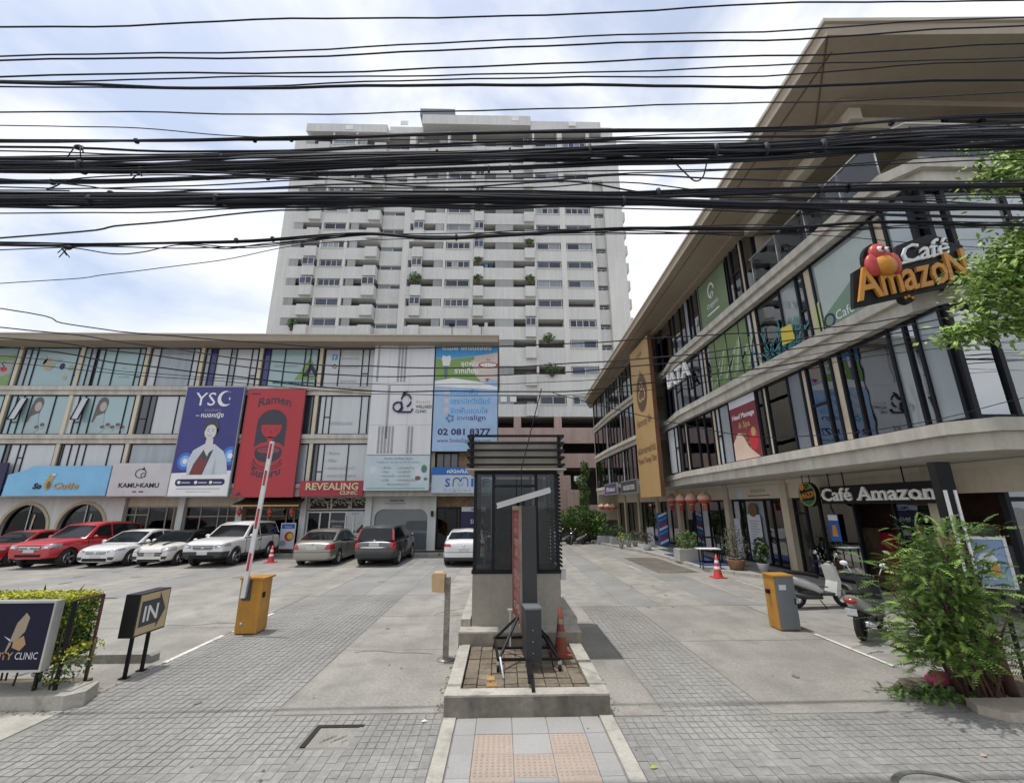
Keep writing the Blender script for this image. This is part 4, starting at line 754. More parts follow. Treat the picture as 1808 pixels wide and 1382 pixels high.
B().beam((7.3, 7.1, 12.195), (8.35, 40, 12.195), .03, .02).beam((6.95, 6.75, 12.195), (8.3, 9.0, 12.195), .03, .02).obj('roof_joint', ink_br, RB)
B().prism([(8.35, 8.2), (26, 8.2), (26, 41), (9.0, 41)], fz, 12.03, 12.197).obj('soffit', roof_b, RB)
# inner floors and walls
B().box(13.5, 13.7, 9.5, 41, .1, 12.02).box(9.0, 25, 41.2, 41.4, 0, 12.02).box(13.7, 25, 11.5, 11.7, .1, 12.02).obj('inner_wall', int_cr, RB)
for y in (14.0, 17.5, 21.1, 26.6, 30.6, 34.6, 38.4): B().box(9.25, 13.5, y - .06, y + .06, 4.03, 6.39).box(9.25, 13.5, y - .06, y + .06, 6.96, 9.19).box(9.25, 13.5, y - .06, y + .06, 9.71, 12.02).obj('party_wall', int_cr, RB)
fr = FR(8.9)
tc, td, fh = gl_tint, gl_dark, gl_frost
def wy(ys, z0, z1, ms, tr={}): return window(RB, fr, [-y for y in ys], z0, z1, ms, tr, 'window', frame_d, .07, .12)
# one continuous dark framed glass wall per floor; the tan columns stand between the mullions
ct = col_t
def band(lst, z0, z1, tr={}):                       # lst = [(y of the far edge, material of the pane that follows towards the camera)]
    ed = [-y for y, _ in lst]; window(RB, fr, ed, z0, z1, [m for _, m in lst[:-1]], tr, 'window', frame_d, .065, .12)
band([(22.6, p_blind), (21.65, w_), (21.25, int_dk), (20.9, td), (20.4, ct), (20.12, td), (19.03, tc), (18.3, td), (17.6, ct), (17.28, w_), (16.95, p_grey), (16.2, td), (14.32, td), (13.95, ct), (13.72, td), (12.63, p_curt), (12.0, ct), (11.75, td), (11.14, td), (10.8, ct), (10.5, td), (10.1, td), (9.0, fh), (8.6, tc), (8.35, p_grey), (7.8, None)], 4.03, 6.39, {1: 5.3, 9: 5.2, 17: 5.2})
band([(22.5, td), (21.9, tc), (21.3, p_grey), (20.9, p_curt), (20.3, td), (19.5, tc), (18.9, td), (18.1, w_), (17.75, ct), (17.45, tc), (16.6, tc), (15.68, tc), (14.74, tc), (14.2, w_), (13.9, ct), (13.6, td), (12.3, fh), (11.5, tc), (11.2, ct), (10.85, fh), (8.75, ct), (8.45, fh), (7.85, None)], 6.96, 9.19, {3: 8.0, 13: 8.1, 17: 8.0})
band([(23.0, td), (22.3, tc), (20.9, td), (20.4, tc), (19.6, td), (19.05, p_grey), (18.6, td), (18.2, tc), (17.6, ct), (17.4, tc), (14.95, tc), (14.6, td), (14.1, ct), (13.85, tc), (13.2, None)], 9.71, 12.1, {3: 10.7, 11: 11.0})
for z0, z1 in ((4.03, 6.39), (6.96, 9.19), (9.71, 12.1)):
    band([(40.5, td), (39.2, tc), (37.3, td), (36.2, p_grey), (35.4, td), (34.8, ct), (34.5, td), (33.6, tc), (32.7, td), (31.6, w_), (31.1, td), (30.6, ct), (30.3, td), (29.2, tc), (28.3, td), (27.4, p_grey), (26.8, None)], z0, z1, {4: z0 + 1.2, 10: z0 + 1.2})
# front (street) side of the upper floors
ff = FL(7.75)
window(RB, ff, [9.1, 9.55, 10.9, 11.5, 13.5, 15.5, 18, 21], 6.96, 9.19, [td, fh, tc, td, td, td, td], {2: 7.9}, 'window', frame_d, .1, .14)
window(RB, ff, [8.95, 9.75, 11.2, 12.6, 15, 18, 21], 4.03, 6.39, [tc, fh, td, td, td, td], {}, 'window', frame_d, .1, .14)
window(RB, FL(8.6), [11.3, 12.3, 14, 17, 21], 9.71, 12.44, [tc, td, td, td], {}, 'window', frame_d, .12, .14)
piece('column', col_t, RB, 11.4, 11.8, 8.0, 8.4, 6.96, 9.19)
# top terrace: cream wall, beams, balustrade of glass with a rail
tw = mat('terrace_cream', (.53, .48, .38), .85, .05, .6, .03, 8)
B().box(11.2, 11.35, 8.6, 13.1, 9.71, 12.02).box(9.0, 11.2, 13.12, 13.3, 9.71, 12.02).obj('terrace_wall', tw, RB)
for y in (8.7, 11.0): piece('beam', tw, RB, 8.6, 11.2, y - .14, y + .14, 11.7, 12.03)
piece('beam', tw, RB, 8.6, 8.9, 8.3, 13.1, 11.7, 12.03)
b = B(); b.tube([(8.62, 13.1, 10.75), (8.62, 7.95, 10.75), (9.0, 7.55, 10.75), (12.5, 7.55, 10.75)], .025, 8)
for y in (13.0, 11.7, 10.4, 9.1, 8.0): b.tube([(8.62, y, 9.7), (8.62, y, 10.75)], .02, 6)
rl = b.obj('balustrade', alu, RB); piece('pane', gl_clear, rl, 8.61, 8.63, 8.0, 13.0, 9.75, 10.68); piece('pane', gl_clear, rl, 9.1, 12.4, 7.54, 7.56, 9.75, 10.68)
# interior: curtains, ceiling lights, boxes
for (y, z0, z1, m_) in ((18.6, 4.05, 6.3, p_curt), (15.6, 4.05, 6.2, int_br), (12.0, 4.05, 6.3, mat('curtain_sage', (.20, .25, .25), .8, .15, 3, stretch=(6, 6, .3))), (20.6, 7, 9.1, p_curt), (16.9, 7, 9.1, p_grey), (12.9, 7, 8.2, int_dk), (9.3, 7, 9.0, int_dk), (15.5, 9.75, 12, ink_green), (28.5, 4.05, 6.3, p_curt), (38, 9.75, 12.2, p_curt), (32.2, 7, 9, p_curt), (36.6, 4.05, 6.3, p_blind), (29.6, 9.75, 12.2, p_blind)):
    piece('curtain', m_, RB, 9.12, 9.2, y - .7, y + .55, z0, z1)
for x, y0_, y1_, z0, z1, m_ in ((9.5, 8.1, 8.2, 4.05, 6.2, int_cr), ): piece('curtain', m_, RB, 9.8, 11.0, 8.0, 8.06, z0, z1)
for k in range(26):
    y = rnd.uniform(8.5, 40); z = rnd.choice((4.03, 6.96, 9.71)); x = rnd.uniform(10, 13); h = rnd.uniform(.5, 1.7)
    if z > 9 and y < 14: continue
    piece('furniture', (int_br, int_dk, int_cr, ink_dg)[k % 4], RB, x, x + .8, y, y + .7, z, z + h)
# coloured films and posters on the glass
g4 = FR(8.85)
b = B(); b.rect(g4, -17.5, -15.1, 9.8, 11.95, 0, .004, 0).ring(g4, -16.3, 11.3, .2, .27, .005, .01, 1, 16, 0, 290, 1.3).ring(g4, -16.25, 11.1, .08, .13, .005, .01, 1, 12).text(g4, 'Organic', -16.3, 10.6, .3, 1, d=.006).rect(g4, -16.8, -15.8, 10.3, 10.36, .005, .008, 1); b.obj('window_film', [flatm('film_moss', (.16, .22, .12)), ink_w], RB)
b = B(); b.rect(g4, -17.1, -14.25, 7.05, 9.1, 0, .004, 0)
for k in range(14):
    x = -17.0 + k * .2; b.beam(g4.p(x, 7.2 + .12 * (k % 4), .006), g4.p(x + .5, 7.9 + .2 * (k % 5), .006), .12, .003, 1 + k % 2, up=(1, 0, 0))
b.obj('window_film', [flatm('film_green', (.14, .20, .09)), ink_green, flatm('film_pale', (.38, .44, .36))], RB)
b = B()
for k in range(34):
    a = R(rnd.uniform(15, 165)); l = rnd.uniform(.6, 1.3); cx = -12.6 + rnd.uniform(-.9, .9); b.beam(g4.p(cx, 7.02, .004), g4.p(cx + l * math.cos(a), min(9.0, 7.05 + l * math.sin(a)), .004), .05, .003, 0, up=(1, 0, 0))
b.flat([(-12.5, 7.35), (-11.9, 7.3), (-11.95, 7.85), (-12.45, 7.9)], g4, .012, 1); b.obj('window_film', [ink_teal, ink_y], RB)
b = B(); b.rect(g4, -10.7, -8.8, 6.97, 9.0, -.02, -.018, 0).flat([(-10.7, 6.99), (-8.8, 6.99), (-8.8, 8.4), (-9.6, 8.0), (-10.7, 7.45)], g4, .003, 1).ring(g4, -10.5, 7.3, .14, .2, .006, .01, 3).flat([(-11.0, 7.0), (-10.75, 7.0), (-10.75, 8.0), (-11.0, 7.8)], g4, .004, 4).text(g4, 'Café Am', -9.7, 7.2, .36, 2, d=.006, width=1.15); b.v = b.v[8:] if False else b.v
b.obj('window_film', [flatm('film_haze', (.40, .46, .44)), flatm('film_sage', (.17, .27, .20)), ink_w, ink_navy, flatm('film_lime', (.42, .48, .2))], RB)
b = B(); g5 = FR(8.84); b.rect(g5, -16.1, -14.38, 4.1, 6.35, 0, .004, 0).rect(g5, -16.1, -14.38, 6.05, 6.35, .005, .007, 1).text(g5, 'Head Massage', -15.25, 5.6, .26, 2, d=.006, width=1.45, bold=.02).text(g5, '& Spa', -15.25, 5.25, .3, 3, d=.006, width=.75, bold=.02)
for k in range(4): b.text(g5, ('นวดศีรษะ', 'สปาเท้า', 'ผ่อนคลาย', 'นวดไทย')[k], -15.5 + .1 * k, 4.95 - .17 * k, .16, 3, d=.006)
b.ell(g5, -14.75, 4.75, .26, .4, .008, 4).ell(g5, -14.72, 5.0, .14, .16, .011, 3); b.flat([(-16.1, 4.1), (-16.1, 4.75), (-15.8, 5.0), (-15.4, 4.95), (-15.1, 4.5), (-14.5, 4.1)], g5, .012, 5).ell(g5, -15.65, 4.8, .25, .28, .016, 5); b.obj('window_poster', [flatm('poster_wine', (.20, .035, .045)), ink_pk, ink_w, ink_gold, ink_red, ink_skin], RB)
# ground floor: columns, soffit, shop fronts
for y in (10.75, 16.65, 21.05, 26.9, 30.6, 34.8, 38.6, 41.2): piece('shop_column', col_t, RB, 10.75, 11.15, y - .2, y + .2, .1, 3.44)
B().box(10.8, 25, 7.9, 41.4, 3.3, 3.44).obj('soffit', soffit, RB); B().box(10.85, 11.05, 7.9, 41.3, 2.75, 3.3).obj('lintel', wall_c, RB); B().box(10.6, 25, 7.5, 41.4, -.02, .11).obj('shop_floor', concrete3, RB)
gs = FR(11.0)
def shop(ys, ms, tr={}, fm=None): return window(RB, gs, [-y for y in ys], .12, 2.74, ms, tr, 'shop_front', fm or frame_d, .08, .12)
shop([16.4, 15.8, 15.1, 13.6, 12.2, 11.0], [td, tc, tc, None, td], {0: 2.2}); shop([20.8, 20.2, 19.8, 18.3, 17.8, 16.9], [p_blind, td, p_grey, td, td]); shop([26.6, 25.2, 24.2, 23.4, 22.2, 21.3], [tc, tc, w_, td, td], {3: 2.2}, None)
shop([30.3, 29.4, 28.6, 27.2], [td, p_grey, td]); shop([34.5, 33.4, 32.2, 30.9], [td, td, td]); shop([38.3, 37, 35.1], [td]); shop([40.9, 39.6, 38.9], [td])
window(RB, FL(9.6), [11.2, 12.2, 13.6, 15.5, 18, 22], .12, 3.28, [td, tc, tc, td, td], {0: 2.6, 1: 2.6}, 'shop_front', frame_d, .1, .14)
brk = mat('brick_red', (.10, .05, .037), .9, .25, 2.2, .25, 12)
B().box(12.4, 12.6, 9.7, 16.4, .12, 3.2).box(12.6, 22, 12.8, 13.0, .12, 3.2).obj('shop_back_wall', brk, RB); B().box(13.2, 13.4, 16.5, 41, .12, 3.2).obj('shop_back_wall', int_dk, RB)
for k in range(46):
    y = rnd.uniform(10.2, 40.5); x = rnd.uniform(11.5, 12.3); h = rnd.uniform(.5, 2.0); piece('shop_fitting', (int_br, int_dk, int_cr, ink_red, ink_dg, p_blind, woodf)[k % 7], RB, x, x + .35, y, y + .45, .12, .12 + h)
g6 = FR(10.9); b = B(); b.rect(g6, -19.6, -18.6, .3, 2.1, 0, .01, 0)
for k in range(12): b.rect(g6, -19.45, -18.9 + .1 * (k % 3), .6 + .11 * k, .64 + .11 * k, .01, .012, 1)
b.ell(g6, -19.1, 2.3, .35, .3, .012, 2).rect(g6, -20.75, -20.25, .3, 1.9, 0, .01, 0); b.obj('window_poster', [ink_pk, ink_grey, ink_br], RB)
b = B(); b.rect(g6, -14.7, -14.25, 1.35, 2.2, 0, .01, 0).flat([(-14.6, 1.5), (-14.35, 1.5), (-14.4, 1.85), (-14.55, 1.85)], g6, .012, 1).rect(g6, -14.68, -14.27, 2.0, 2.17, .01, .013, 2); b.obj('window_poster', [ink_b, ink_or, ink_w], RB)
g7 = FR(10.84); b = B(); b.rect(g7, -20.8, -16.9, 2.78, 3.28, 0, .012, 0).text(g7, 'สวนนวดไทย', -18.4, 3.02, .22, 1, d=.015, bold=.02).rect(g7, -19.2, -17.6, 2.86, 2.9, .012, .016, 2).ell(g7, -19.9, 3.02, .22, .24, .014, 3); b.obj('fascia_sign', [soffit, ink_green, ink_red, ink_pk], RB)
# raised pavement along the right hand shops
pv = B().prism([(9.35, 8.4), (10.7, 8.4), (10.7, 42), (6.3, 42), (6.4, 31), (7.75, 25), (8.05, 21.5), (8.05, 18.0), (9.2, 16.0)], fz, -.02, .10); pv.obj('pavement', mat('pavement_tile', (.30, .30, .29), .8, .12, 1, .1, 12), kind='structure', loc=(9, 25, 0))
ks = [(9.3, 15.9), (8.0, 17.9), (8.0, 21.5), (7.7, 25.0), (6.35, 31.0)]; kb = thing('kerb', 'pale painted kerb edging the pavement by the right hand shops', 'kerb', (8, 21, 0))
for (xa, ya), (xb, yb) in zip(ks, ks[1:]):
    n = max(1, int(math.hypot(xb - xa, yb - ya) / 1.0))
    for k in range(n):
        p = (xa + (xb - xa) * (k + .01) / n, ya + (yb - ya) * (k + .01) / n, .06); q = (xa + (xb - xa) * (k + .99) / n, ya + (yb - ya) * (k + .99) / n, .06); B().beam(p, q, .16, .13).obj('kerb_stone', kerbc, kb)
B().box(8.25, 9.95, 18.6, 23.0, .104, .125).obj('blue_mat', flatm('mat_blue', (.03, .05, .16), .9), label='dark blue mat on the pavement beside the big planter', cat='mat', loc=(9.2, 21, .1))
# ------------------------------------------------------------------ signs on the right building
gd = mat('sign_gold', (.46, .30, .13), .5, .05, .6); 
t = thing('gold_sign', 'tall tan vertical sign with dark round emblem rising over three floors', 'sign', (8.3, 24.2, 2.95))
B().box(8.22, 8.40, 22.55, 25.95, 2.95, 11.85).obj('panel', gd, t); B().box(8.21, 8.42, 22.5, 22.548, 2.93, 11.87).box(8.405, 8.45, 22.56, 25.9, 2.97, 11.8).obj('side_edge', mat('sign_rust', (.16, .07, .035), .6), t)
g8 = FR(8.22); c = -24.25; b = B(); b.ell(g8, c, 8.9, .95, 1.15, .006, 0, 28).ell(g8, c, 8.9, .85, 1.03, .009, 1, 28).ring(g8, c - .25, 8.75, .25, .36, .012, .016, 2, 14, 100, 330).ring(g8, c + .25, 8.75, .25, .36, .012, .016, 2, 14, -150, 80).ring(g8, c, 9.3, .16, .26, .012, .016, 2, 14).flat([(c - .2, 9.9), (c + .2, 9.9), (c, 10.35)], g8, .008, 0)
b.obj('emblem', [ink_br, flatm('emblem_brown', (.10, .06, .035)), gd], t)
b = B(); b.text(g8, 'Harmony life', c, 7.0, .62, 0, d=.006, bold=.02, width=2.5).text(g8, 'ฮาร์โมนีไลฟ์', c, 11.1, .4, 0, d=.006, width=1.0).text(g8, 'คลินิกกายภาพบำบัด', c, 5.4, .5, 0, d=.006, bold=.02, width=3.1).text(g8, 'Physical Therapy Clinic', c, 4.85, .45, 0, d=.006, bold=.02, width=3.1); b.obj('lettering', [ink_br], t)
t = thing('letter_sign', 'white raised letters hung before the dark third floor glass beside the gold sign', 'sign', (8.3, 19.2, 8.2))
B().text(FR(8.35), 'IATA', -19.2, 8.1, 1.0, 0, d=0, ext=.1, bold=.02, width=2.5).obj('lettering', ink_w, t); B().beam((8.42, 20.5, 8.05), (8.42, 17.9, 8.05), .04, .04).beam((8.42, 20.3, 8.05), (8.85, 20.3, 8.05), .03, .03).beam((8.42, 18.1, 8.05), (8.85, 18.1, 8.05), .03, .03).obj('rail', black, t)
for yy, zz, m_, lb, tx in ((33.5, 3.35, flatm('sign_violet', (.09, .06, .17)), 'violet hanging sign under the far slab of the right building', 'ตัดผม'), (28.6, 3.3, ink_dg, 'dark long sign board between the violet sign and the gold sign', 'HAIR DESIGN STUDIO')):
    t = board('shop_sign', lb, 'sign', FR(8.35), -yy - 2, -yy + 2 - .3, zz, zz + .75, m_, .1, alu); B().text(FR(8.35), tx, -yy - .15, zz + .2, .42, 0, d=.01, bold=.02, width=2.6).obj('lettering', ink_w, t)
# coffee shop fascia sign and round badge
t = thing('coffee_sign', 'black fascia sign with thick white serif lettering over the coffee shop', 'sign', (10.3, 12, 2.4))
ga = FR(10.25); B().rect(ga, -13.95, -10.05, 2.52, 3.05, -.12, 0).obj('panel', black, t)
b = B()
def serif(s, a, bb, h, w): b.text(ga, s, a, bb, h, 0, 'L', d=.01, ext=.05, bold=.018, width=w)
serif('Café', -13.85, 2.62, .52, 1.2); serif('Amazon', -12.45, 2.62, .52, 2.3)
for x in (-12.42, -12.1, -11.98, -11.82, -11.68, -10.52, -10.36, -10.2): b.rect(ga, x - .06, x + .07, 2.61, 2.66, .01, .055)
b.obj('lettering', flatm('letters_white', (.80, .80, .78)), t)
for y in (13.6, 11.0, 13.0): B().cyl((10.32, y, 3.05), (10.32, y, 3.45), .018, n=6).obj('hanger', black, t)
t = thing('round_badge_sign', 'round dark coffee shop badge with orange lettering hung left of the white lettering', 'sign', (10.2, 14.5, 2.5))
gb = FR(10.2); b = B(); b.prism(E(-14.5, 2.83, .43, .40, 28), gb, -.12, 0, 0).ring(gb, -14.5, 2.83, .36, .40, .002, .008, 1, 28, 0, 360, .95).text(gb, 'AMAZON', -14.5, 2.72, .26, 2, d=.01, bold=.03, width=.78, slope=.15).text(gb, 'Café', -14.4, 3.0, .2, 1, d=.01, bold=.02, width=.35, slope=.15).flat(E(-14.72, 3.08, .12, .12, 12), gb, .01, 2)
b.flat([(-14.8, 2.62), (-14.2, 2.65), (-14.3, 2.5), (-14.7, 2.5)], gb, .004, 3); b.obj('badge', [black, ink_green, ink_or, flatm('badge_green', (.03, .10, .05))], t)
B().cyl((10.25, 14.7, 3.2), (10.25, 14.7, 3.45), .015, n=6).cyl((10.25, 14.35, 3.2), (10.25, 14.35, 3.45), .015, n=6).obj('hanger', black, t)
# raised corner sign: parrot emblem, white script, orange letters on a black backing
t = thing('corner_sign', 'large raised corner sign with a parrot, white script and fat orange letters', 'sign', (7.9, 7.2, 6.2))
fc = F((6.72, 7.25, 6.2), (1, 0, 0), (0, 0, 1), (0, -1, 0)); sl = .23
P_ = lambda a, b_: (a, b_ + sl * a)
b = B(); b.prism([P_(-.1, -.10), P_(2.35, -.09), P_(2.38, .70), P_(2.1, .84), P_(2.0, .96), P_(1.75, 1.08), P_(1.05, .98), P_(.92, .70), P_(.35, .72), P_(.05, .62)], fc, -.08, 0, 0); b.prism(E(.61, .86, .31, .40, 20), fc, -.085, .005, 0).prism(E(1.0, 0.10, .13, .11, 10), fc, -.12, .003, 0); b.obj('backing', black, t)
for q_, (ch, a, h, w_) in enumerate((('A', -.02, .66, .52), ('m', .50, .46, .42), ('a', .93, .46, .30), ('z', 1.24, .46, .28), ('o', 1.53, .46, .33), ('N', 1.87, .62, .42))):
    B().text(fc, ch, a, .0 + sl * a, h / (.7 if ch in 'AN' else .5), 0, 'L', d=.01, ext=.05 + .001 * q_, bold=.012, slope=sl, width=w_).obj('orange_letter', mat('letter_orange', (.60, .27, .045), .45, .05, 3), t)
B().text(fc, 'Café', 1.52, .66 + sl * 1.1, .54, 0, d=.01, ext=.04, bold=.01, slope=sl, shear=.22, width=1.0).obj('white_script', flatm('script_white', (.80, .82, .84)), t)
B().tube([fc.p(*P_(.55, .54), .03), fc.p(*P_(1.1, .57), .03), fc.p(*P_(1.8, .60), .03)], .026, 6).obj('white_swash', flatm('script_white', (.80, .82, .84)), t)
k = lambda x, y: fc.p(x + .13, y - .24, .06)
pr_ = mat('parrot_red', (.47, .05, .045), .4); po_ = mat('parrot_orange', (.60, .25, .03), .4)
B().sphere(k(.46, 1.24), .21, .1, .21).obj('parrot_head', pr_, t); B().sphere(k(.28, .98), .15, .09, .24).obj('parrot_wing', pr_, t); B().sphere(k(.70, 1.02), .14, .09, .24).obj('parrot_wing', pr_, t); B().sphere(k(.50, .98), .25, .15, .22).obj('parrot_beak', po_, t)
for ex, er in ((.42, .085), (.55, .07)): ey = B().sphere(k(ex, 1.28), er, .13, er * 1.1, 0, 10, 6).obj('parrot_eye', ink_w, t); B().sphere(k(ex + .01, 1.275), er * .42, .165, er * .6, 0, 8, 5).obj('pupil', ink_k, ey)
for i in range(3): B().sphere(fc.p(.93 + .07 * i, .08 + .03 * (i % 2), .02), .03, .02, .03, 0, 8, 5).obj('foot_mark', po_, t)
for x in (7.2, 8.6): B().beam((x, 7.41, 6.5), (x, 7.41, 7.2), .05, .05).beam((x, 7.41, 6.7), (x, 7.75, 6.7), .05, .05).obj('bracket', black, t)
# far lanterns and near lanterns
paleL = mat('lantern_pale', (.52, .33, .25), .6, .2, 5, .25, 30)
for k, y in enumerate((24.0, 22.75, 21.45, 20.1)): lantern((9.3, y, 2.8), .3, .5, ('first and farthest', 'second', 'third', 'fourth and nearest')[k] + ' big faded red lantern of the four counted towards the camera', 'large lanterns before the massage shop', paleL)
for k, y in enumerate((39.2, 37.0, 35.2)): lantern((8.9, y, 2.42), .34, .42, ('farthest', 'middle', 'nearest')[k] + ' faded lantern of the small far row under the right building slab', 'far lanterns under the slab', paleL, False)
# barber pole board
t = thing('barber_board', 'upright barber stripe board in red, white and blue on the right pavement', 'barber sign', (9.9, 27.6, .1))
fbp = F((9.5, 27.2, .1), (1, 0, 0), (0, 0, 1), (0, -1, 0)); B().rect(fbp, .1, .62, .05, 1.95, -.3, 0).obj('board', ink_b, t)
b = B()
for k in range(7):
    z = .1 + k * .26; b.flat([(.1, z), (.62, z + .22), (.62, z + .36), (.1, z + .14)], fbp, .004, (0, 1, 2)[k % 3])
b.obj('stripes', [ink_w, ink_red, ink_lb], t)
t = board('standing_sign', 'narrow pale upright sign board just left of the barber stripes', 'sign', FL(27.5), 8.95, 9.35, .12, 1.2, ink_pk, .06)
t = board('flyer_stand', 'blue picture board standing in front of the right hand coffee shop corner', 'poster stand', F((8.55, 8.15, .5), (.86, -.5, 0), (0, 0, 1), (-.5, -.86, 0)), 0, .48, .6, 1.38, flatm('flyer_blue', (.22, .32, .50)), .04, alu)
B().ell(F((8.55, 8.15, .5), (.86, -.5, 0), (0, 0, 1), (-.5, -.86, 0)), .22, .98, .14, .17, .01, 0).ell(F((8.55, 8.15, .5), (.86, -.5, 0), (0, 0, 1), (-.5, -.86, 0)), .3, .86, .05, .13, .014, 1).obj('picture', [ink_pk, ink_or], t)
B().beam((8.8, 8.0, .1), (8.8, 8.0, 1.05), .05, .05).beam((9.0, 7.9, .1), (9.0, 7.9, 1.05), .05, .05).obj('legs', black, t)
t = thing('slim_sign_post', 'tall dark slim lamp sign with two white light strips before the coffee shop', 'sign post', (8.3, 8.0, 0))
B().box(8.12, 8.42, 7.95, 8.1, .1, 3.27).obj('post_body', blackm, t); piece('light_strip', ink_w, t, 8.15, 8.21, 7.93, 7.95, 1.2, 2.75); piece('light_strip', ink_w, t, 8.34, 8.39, 7.93, 7.95, 1.3, 2.75)
# ------------------------------------------------------------------ island, booth and gate furniture
IS = thing('traffic_island', 'concrete traffic island carrying the guard booth in the middle of the driveway', 'traffic island', (.3, 7.5, 0)); del IS['category'], IS['label']; IS['kind'] = 'structure'
kt = .24
B().box(-.71, 1.35, 6.11, 6.32, -.02, kt).box(-.71, -.53, 6.322, 8.14, -.02, kt - .003).box(1.15, 1.35, 6.322, 8.14, -.02, kt - .003).obj('kerb', kerbc, IS)
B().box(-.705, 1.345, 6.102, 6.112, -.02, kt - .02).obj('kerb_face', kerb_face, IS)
B().box(-.52, 1.14, 6.32, 8.16, -.02, .16).obj('bed_soil', moss, IS)
for j in range(9):
    for i in range(9):
        x = -.51 + i * .183; y = 6.34 + j * .199
        if x < 1.1: piece('bed_paver', bedpav, IS, x + .006, x + .176, y + .006, y + .192, .1, .205 + rnd.uniform(-.012, .006), (rnd.uniform(-.03, .03), rnd.uniform(-.03, .03), rnd.uniform(-.03, .03)))
for k in range(2): piece('bed_paver', mat('bed_paver_orange', (.33, .19, .07), .9, .3, 6), IS, -.2, -.06 - .03 * k, 6.42 + .24 * k, 6.58 + .24 * k, .1, .212)
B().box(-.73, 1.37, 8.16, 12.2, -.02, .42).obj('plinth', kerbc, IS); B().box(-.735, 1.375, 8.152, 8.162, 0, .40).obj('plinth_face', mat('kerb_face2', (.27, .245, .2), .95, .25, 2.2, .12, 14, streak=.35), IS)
B().box(-.73, -.56, 8.52, 12.0, .42, .54).box(1.12, 1.37, 8.52, 12.0, .42, .54).obj('step', kerbc, IS)
GB = thing('guard_booth', 'small guard booth with dark slatted canopy and glass sides on the island', 'guard booth', (.28, 9.3, .42))
bw = mat('booth_wall', (.37, .345, .29), .85, .08, 1.5, .06, 14, streak=.14); yb = 10.3
B().box(-.54, 1.09, 8.55, yb, .42, 1.29).obj('wall', bw, GB)
B().box(-.56, 1.11, 8.53, yb + .02, 1.29, 1.345).obj('window_sill', black, GB)
for x0, x1 in ((-.54, -.48), (-.19, -.13), (.64, .70), (1.03, 1.09)): piece('post', frame_d, GB, x0, x1, 8.555, 8.62, 1.345, 3.16); piece('post', frame_d, GB, x0, x1, yb - .07, yb - .005, 1.345, 3.16)
for y in (9.4,): piece('post', frame_d, GB, -.54, -.48, y, y + .06, 1.345, 3.16); piece('post', frame_d, GB, 1.03, 1.09, y, y + .06, 1.345, 3.16)
B().box(-.13, .64, 8.56, 8.6, 2.85, 2.9).box(-.54, 1.09, 8.56, 8.62, 3.1, 3.16).obj('rail', frame_d, GB)
for x0, x1 in ((-.48, -.19), (-.13, .64), (.70, 1.03)): piece('pane', gl_booth, GB, x0, x1, 8.58, 8.59, 1.345, 3.1)
for y_a, y_b in ((8.62, 9.4), (9.46, 10.23)): piece('pane', gl_booth, GB, -.515, -.505, y_a, y_b, 1.345, 3.1)
B().box(-.13, .64, yb - .06, yb - .02, 1.345, 3.1).obj('back_panel', int_dk, GB)
for x0, x1 in ((-.48, -.19), (.70, 1.03)): piece('pane', gl_booth, GB, x0, x1, yb - .05, yb - .04, 1.345, 3.1)
for k in range(24): piece('louvre', blackm, GB, 1.06, 1.15, 8.6, yb - .1, 1.4 + k * .073, 1.435 + k * .073, (0, .5, 0))
B().box(-.52, 1.07, 8.5, yb, 3.165, 3.22).obj('ceiling', bw, GB); B().box(-.58, 1.12, 8.45, yb, 3.222, 3.74).obj('roof_box', bw, GB)
for k in range(5):
    z = 3.24 + k * .138; b = B(); b.box(-.67, 1.21, 8.27, 8.31, z, z + .045).box(-.67, -.63, 8.31, yb + .2, z, z + .045).box(1.17, 1.21, 8.31, yb + .2, z, z + .045).box(-.63, 1.17, yb + .16, yb + .2, z, z + .045); b.obj('canopy_slat', black, GB)
B().box(-.69, 1.23, 8.25, yb + .22, 3.165, 3.19).obj('canopy_trim', roof_edge, GB)
for x in (-.60, 1.08): piece('canopy_post', black, GB, x, x + .06, 8.335, 8.395, 3.19, 3.85)
# things inside the booth
B().box(-.1, .6, 9.7, 10.1, 1.3, 2.0).obj('desk_shelf', int_br, GB); B().box(.72, 1.0, 9.5, 10.1, 1.3, 2.4).obj('cabinet', ink_grey, GB)
t = thing('standing_fan', 'pale standing fan inside the guard booth behind the left pane', 'fan', (-.33, 9.0, .42)); B().cyl((-.33, 9.0, .42), (-.33, 9.0, 1.85), .018).lathe([(.0, .03), (.16, .03), (.18, 0)], (-.33, 9.0, 1.35), 14).obj('stand', ink_pk, t)
B().ring(F((-.33, 8.95, 1.9), (1, 0, 0), (0, 0, 1), (0, -1, 0)), 0, 0, .11, .125, 0, .03).ring(F((-.33, 8.95, 1.9), (1, 0, 0), (0, 0, 1), (0, -1, 0)), 0, 0, .02, .04, 0, .03).obj('fan_cage', ink_pk, t)
t = thing('hanging_jacket', 'dark blue jacket hanging inside the guard booth behind the middle pane', 'jacket', (.05, 9.6, 1.7)); B().sphere((.05, 9.6, 2.15), .2, .1, .24).sphere((.02, 9.6, 1.85), .17, .1, .3).obj('jacket', ink_navy, t)
B().box(1.16, 1.26, 9.0, 9.12, 1.1, 1.28).obj('wall_box', alu, GB)
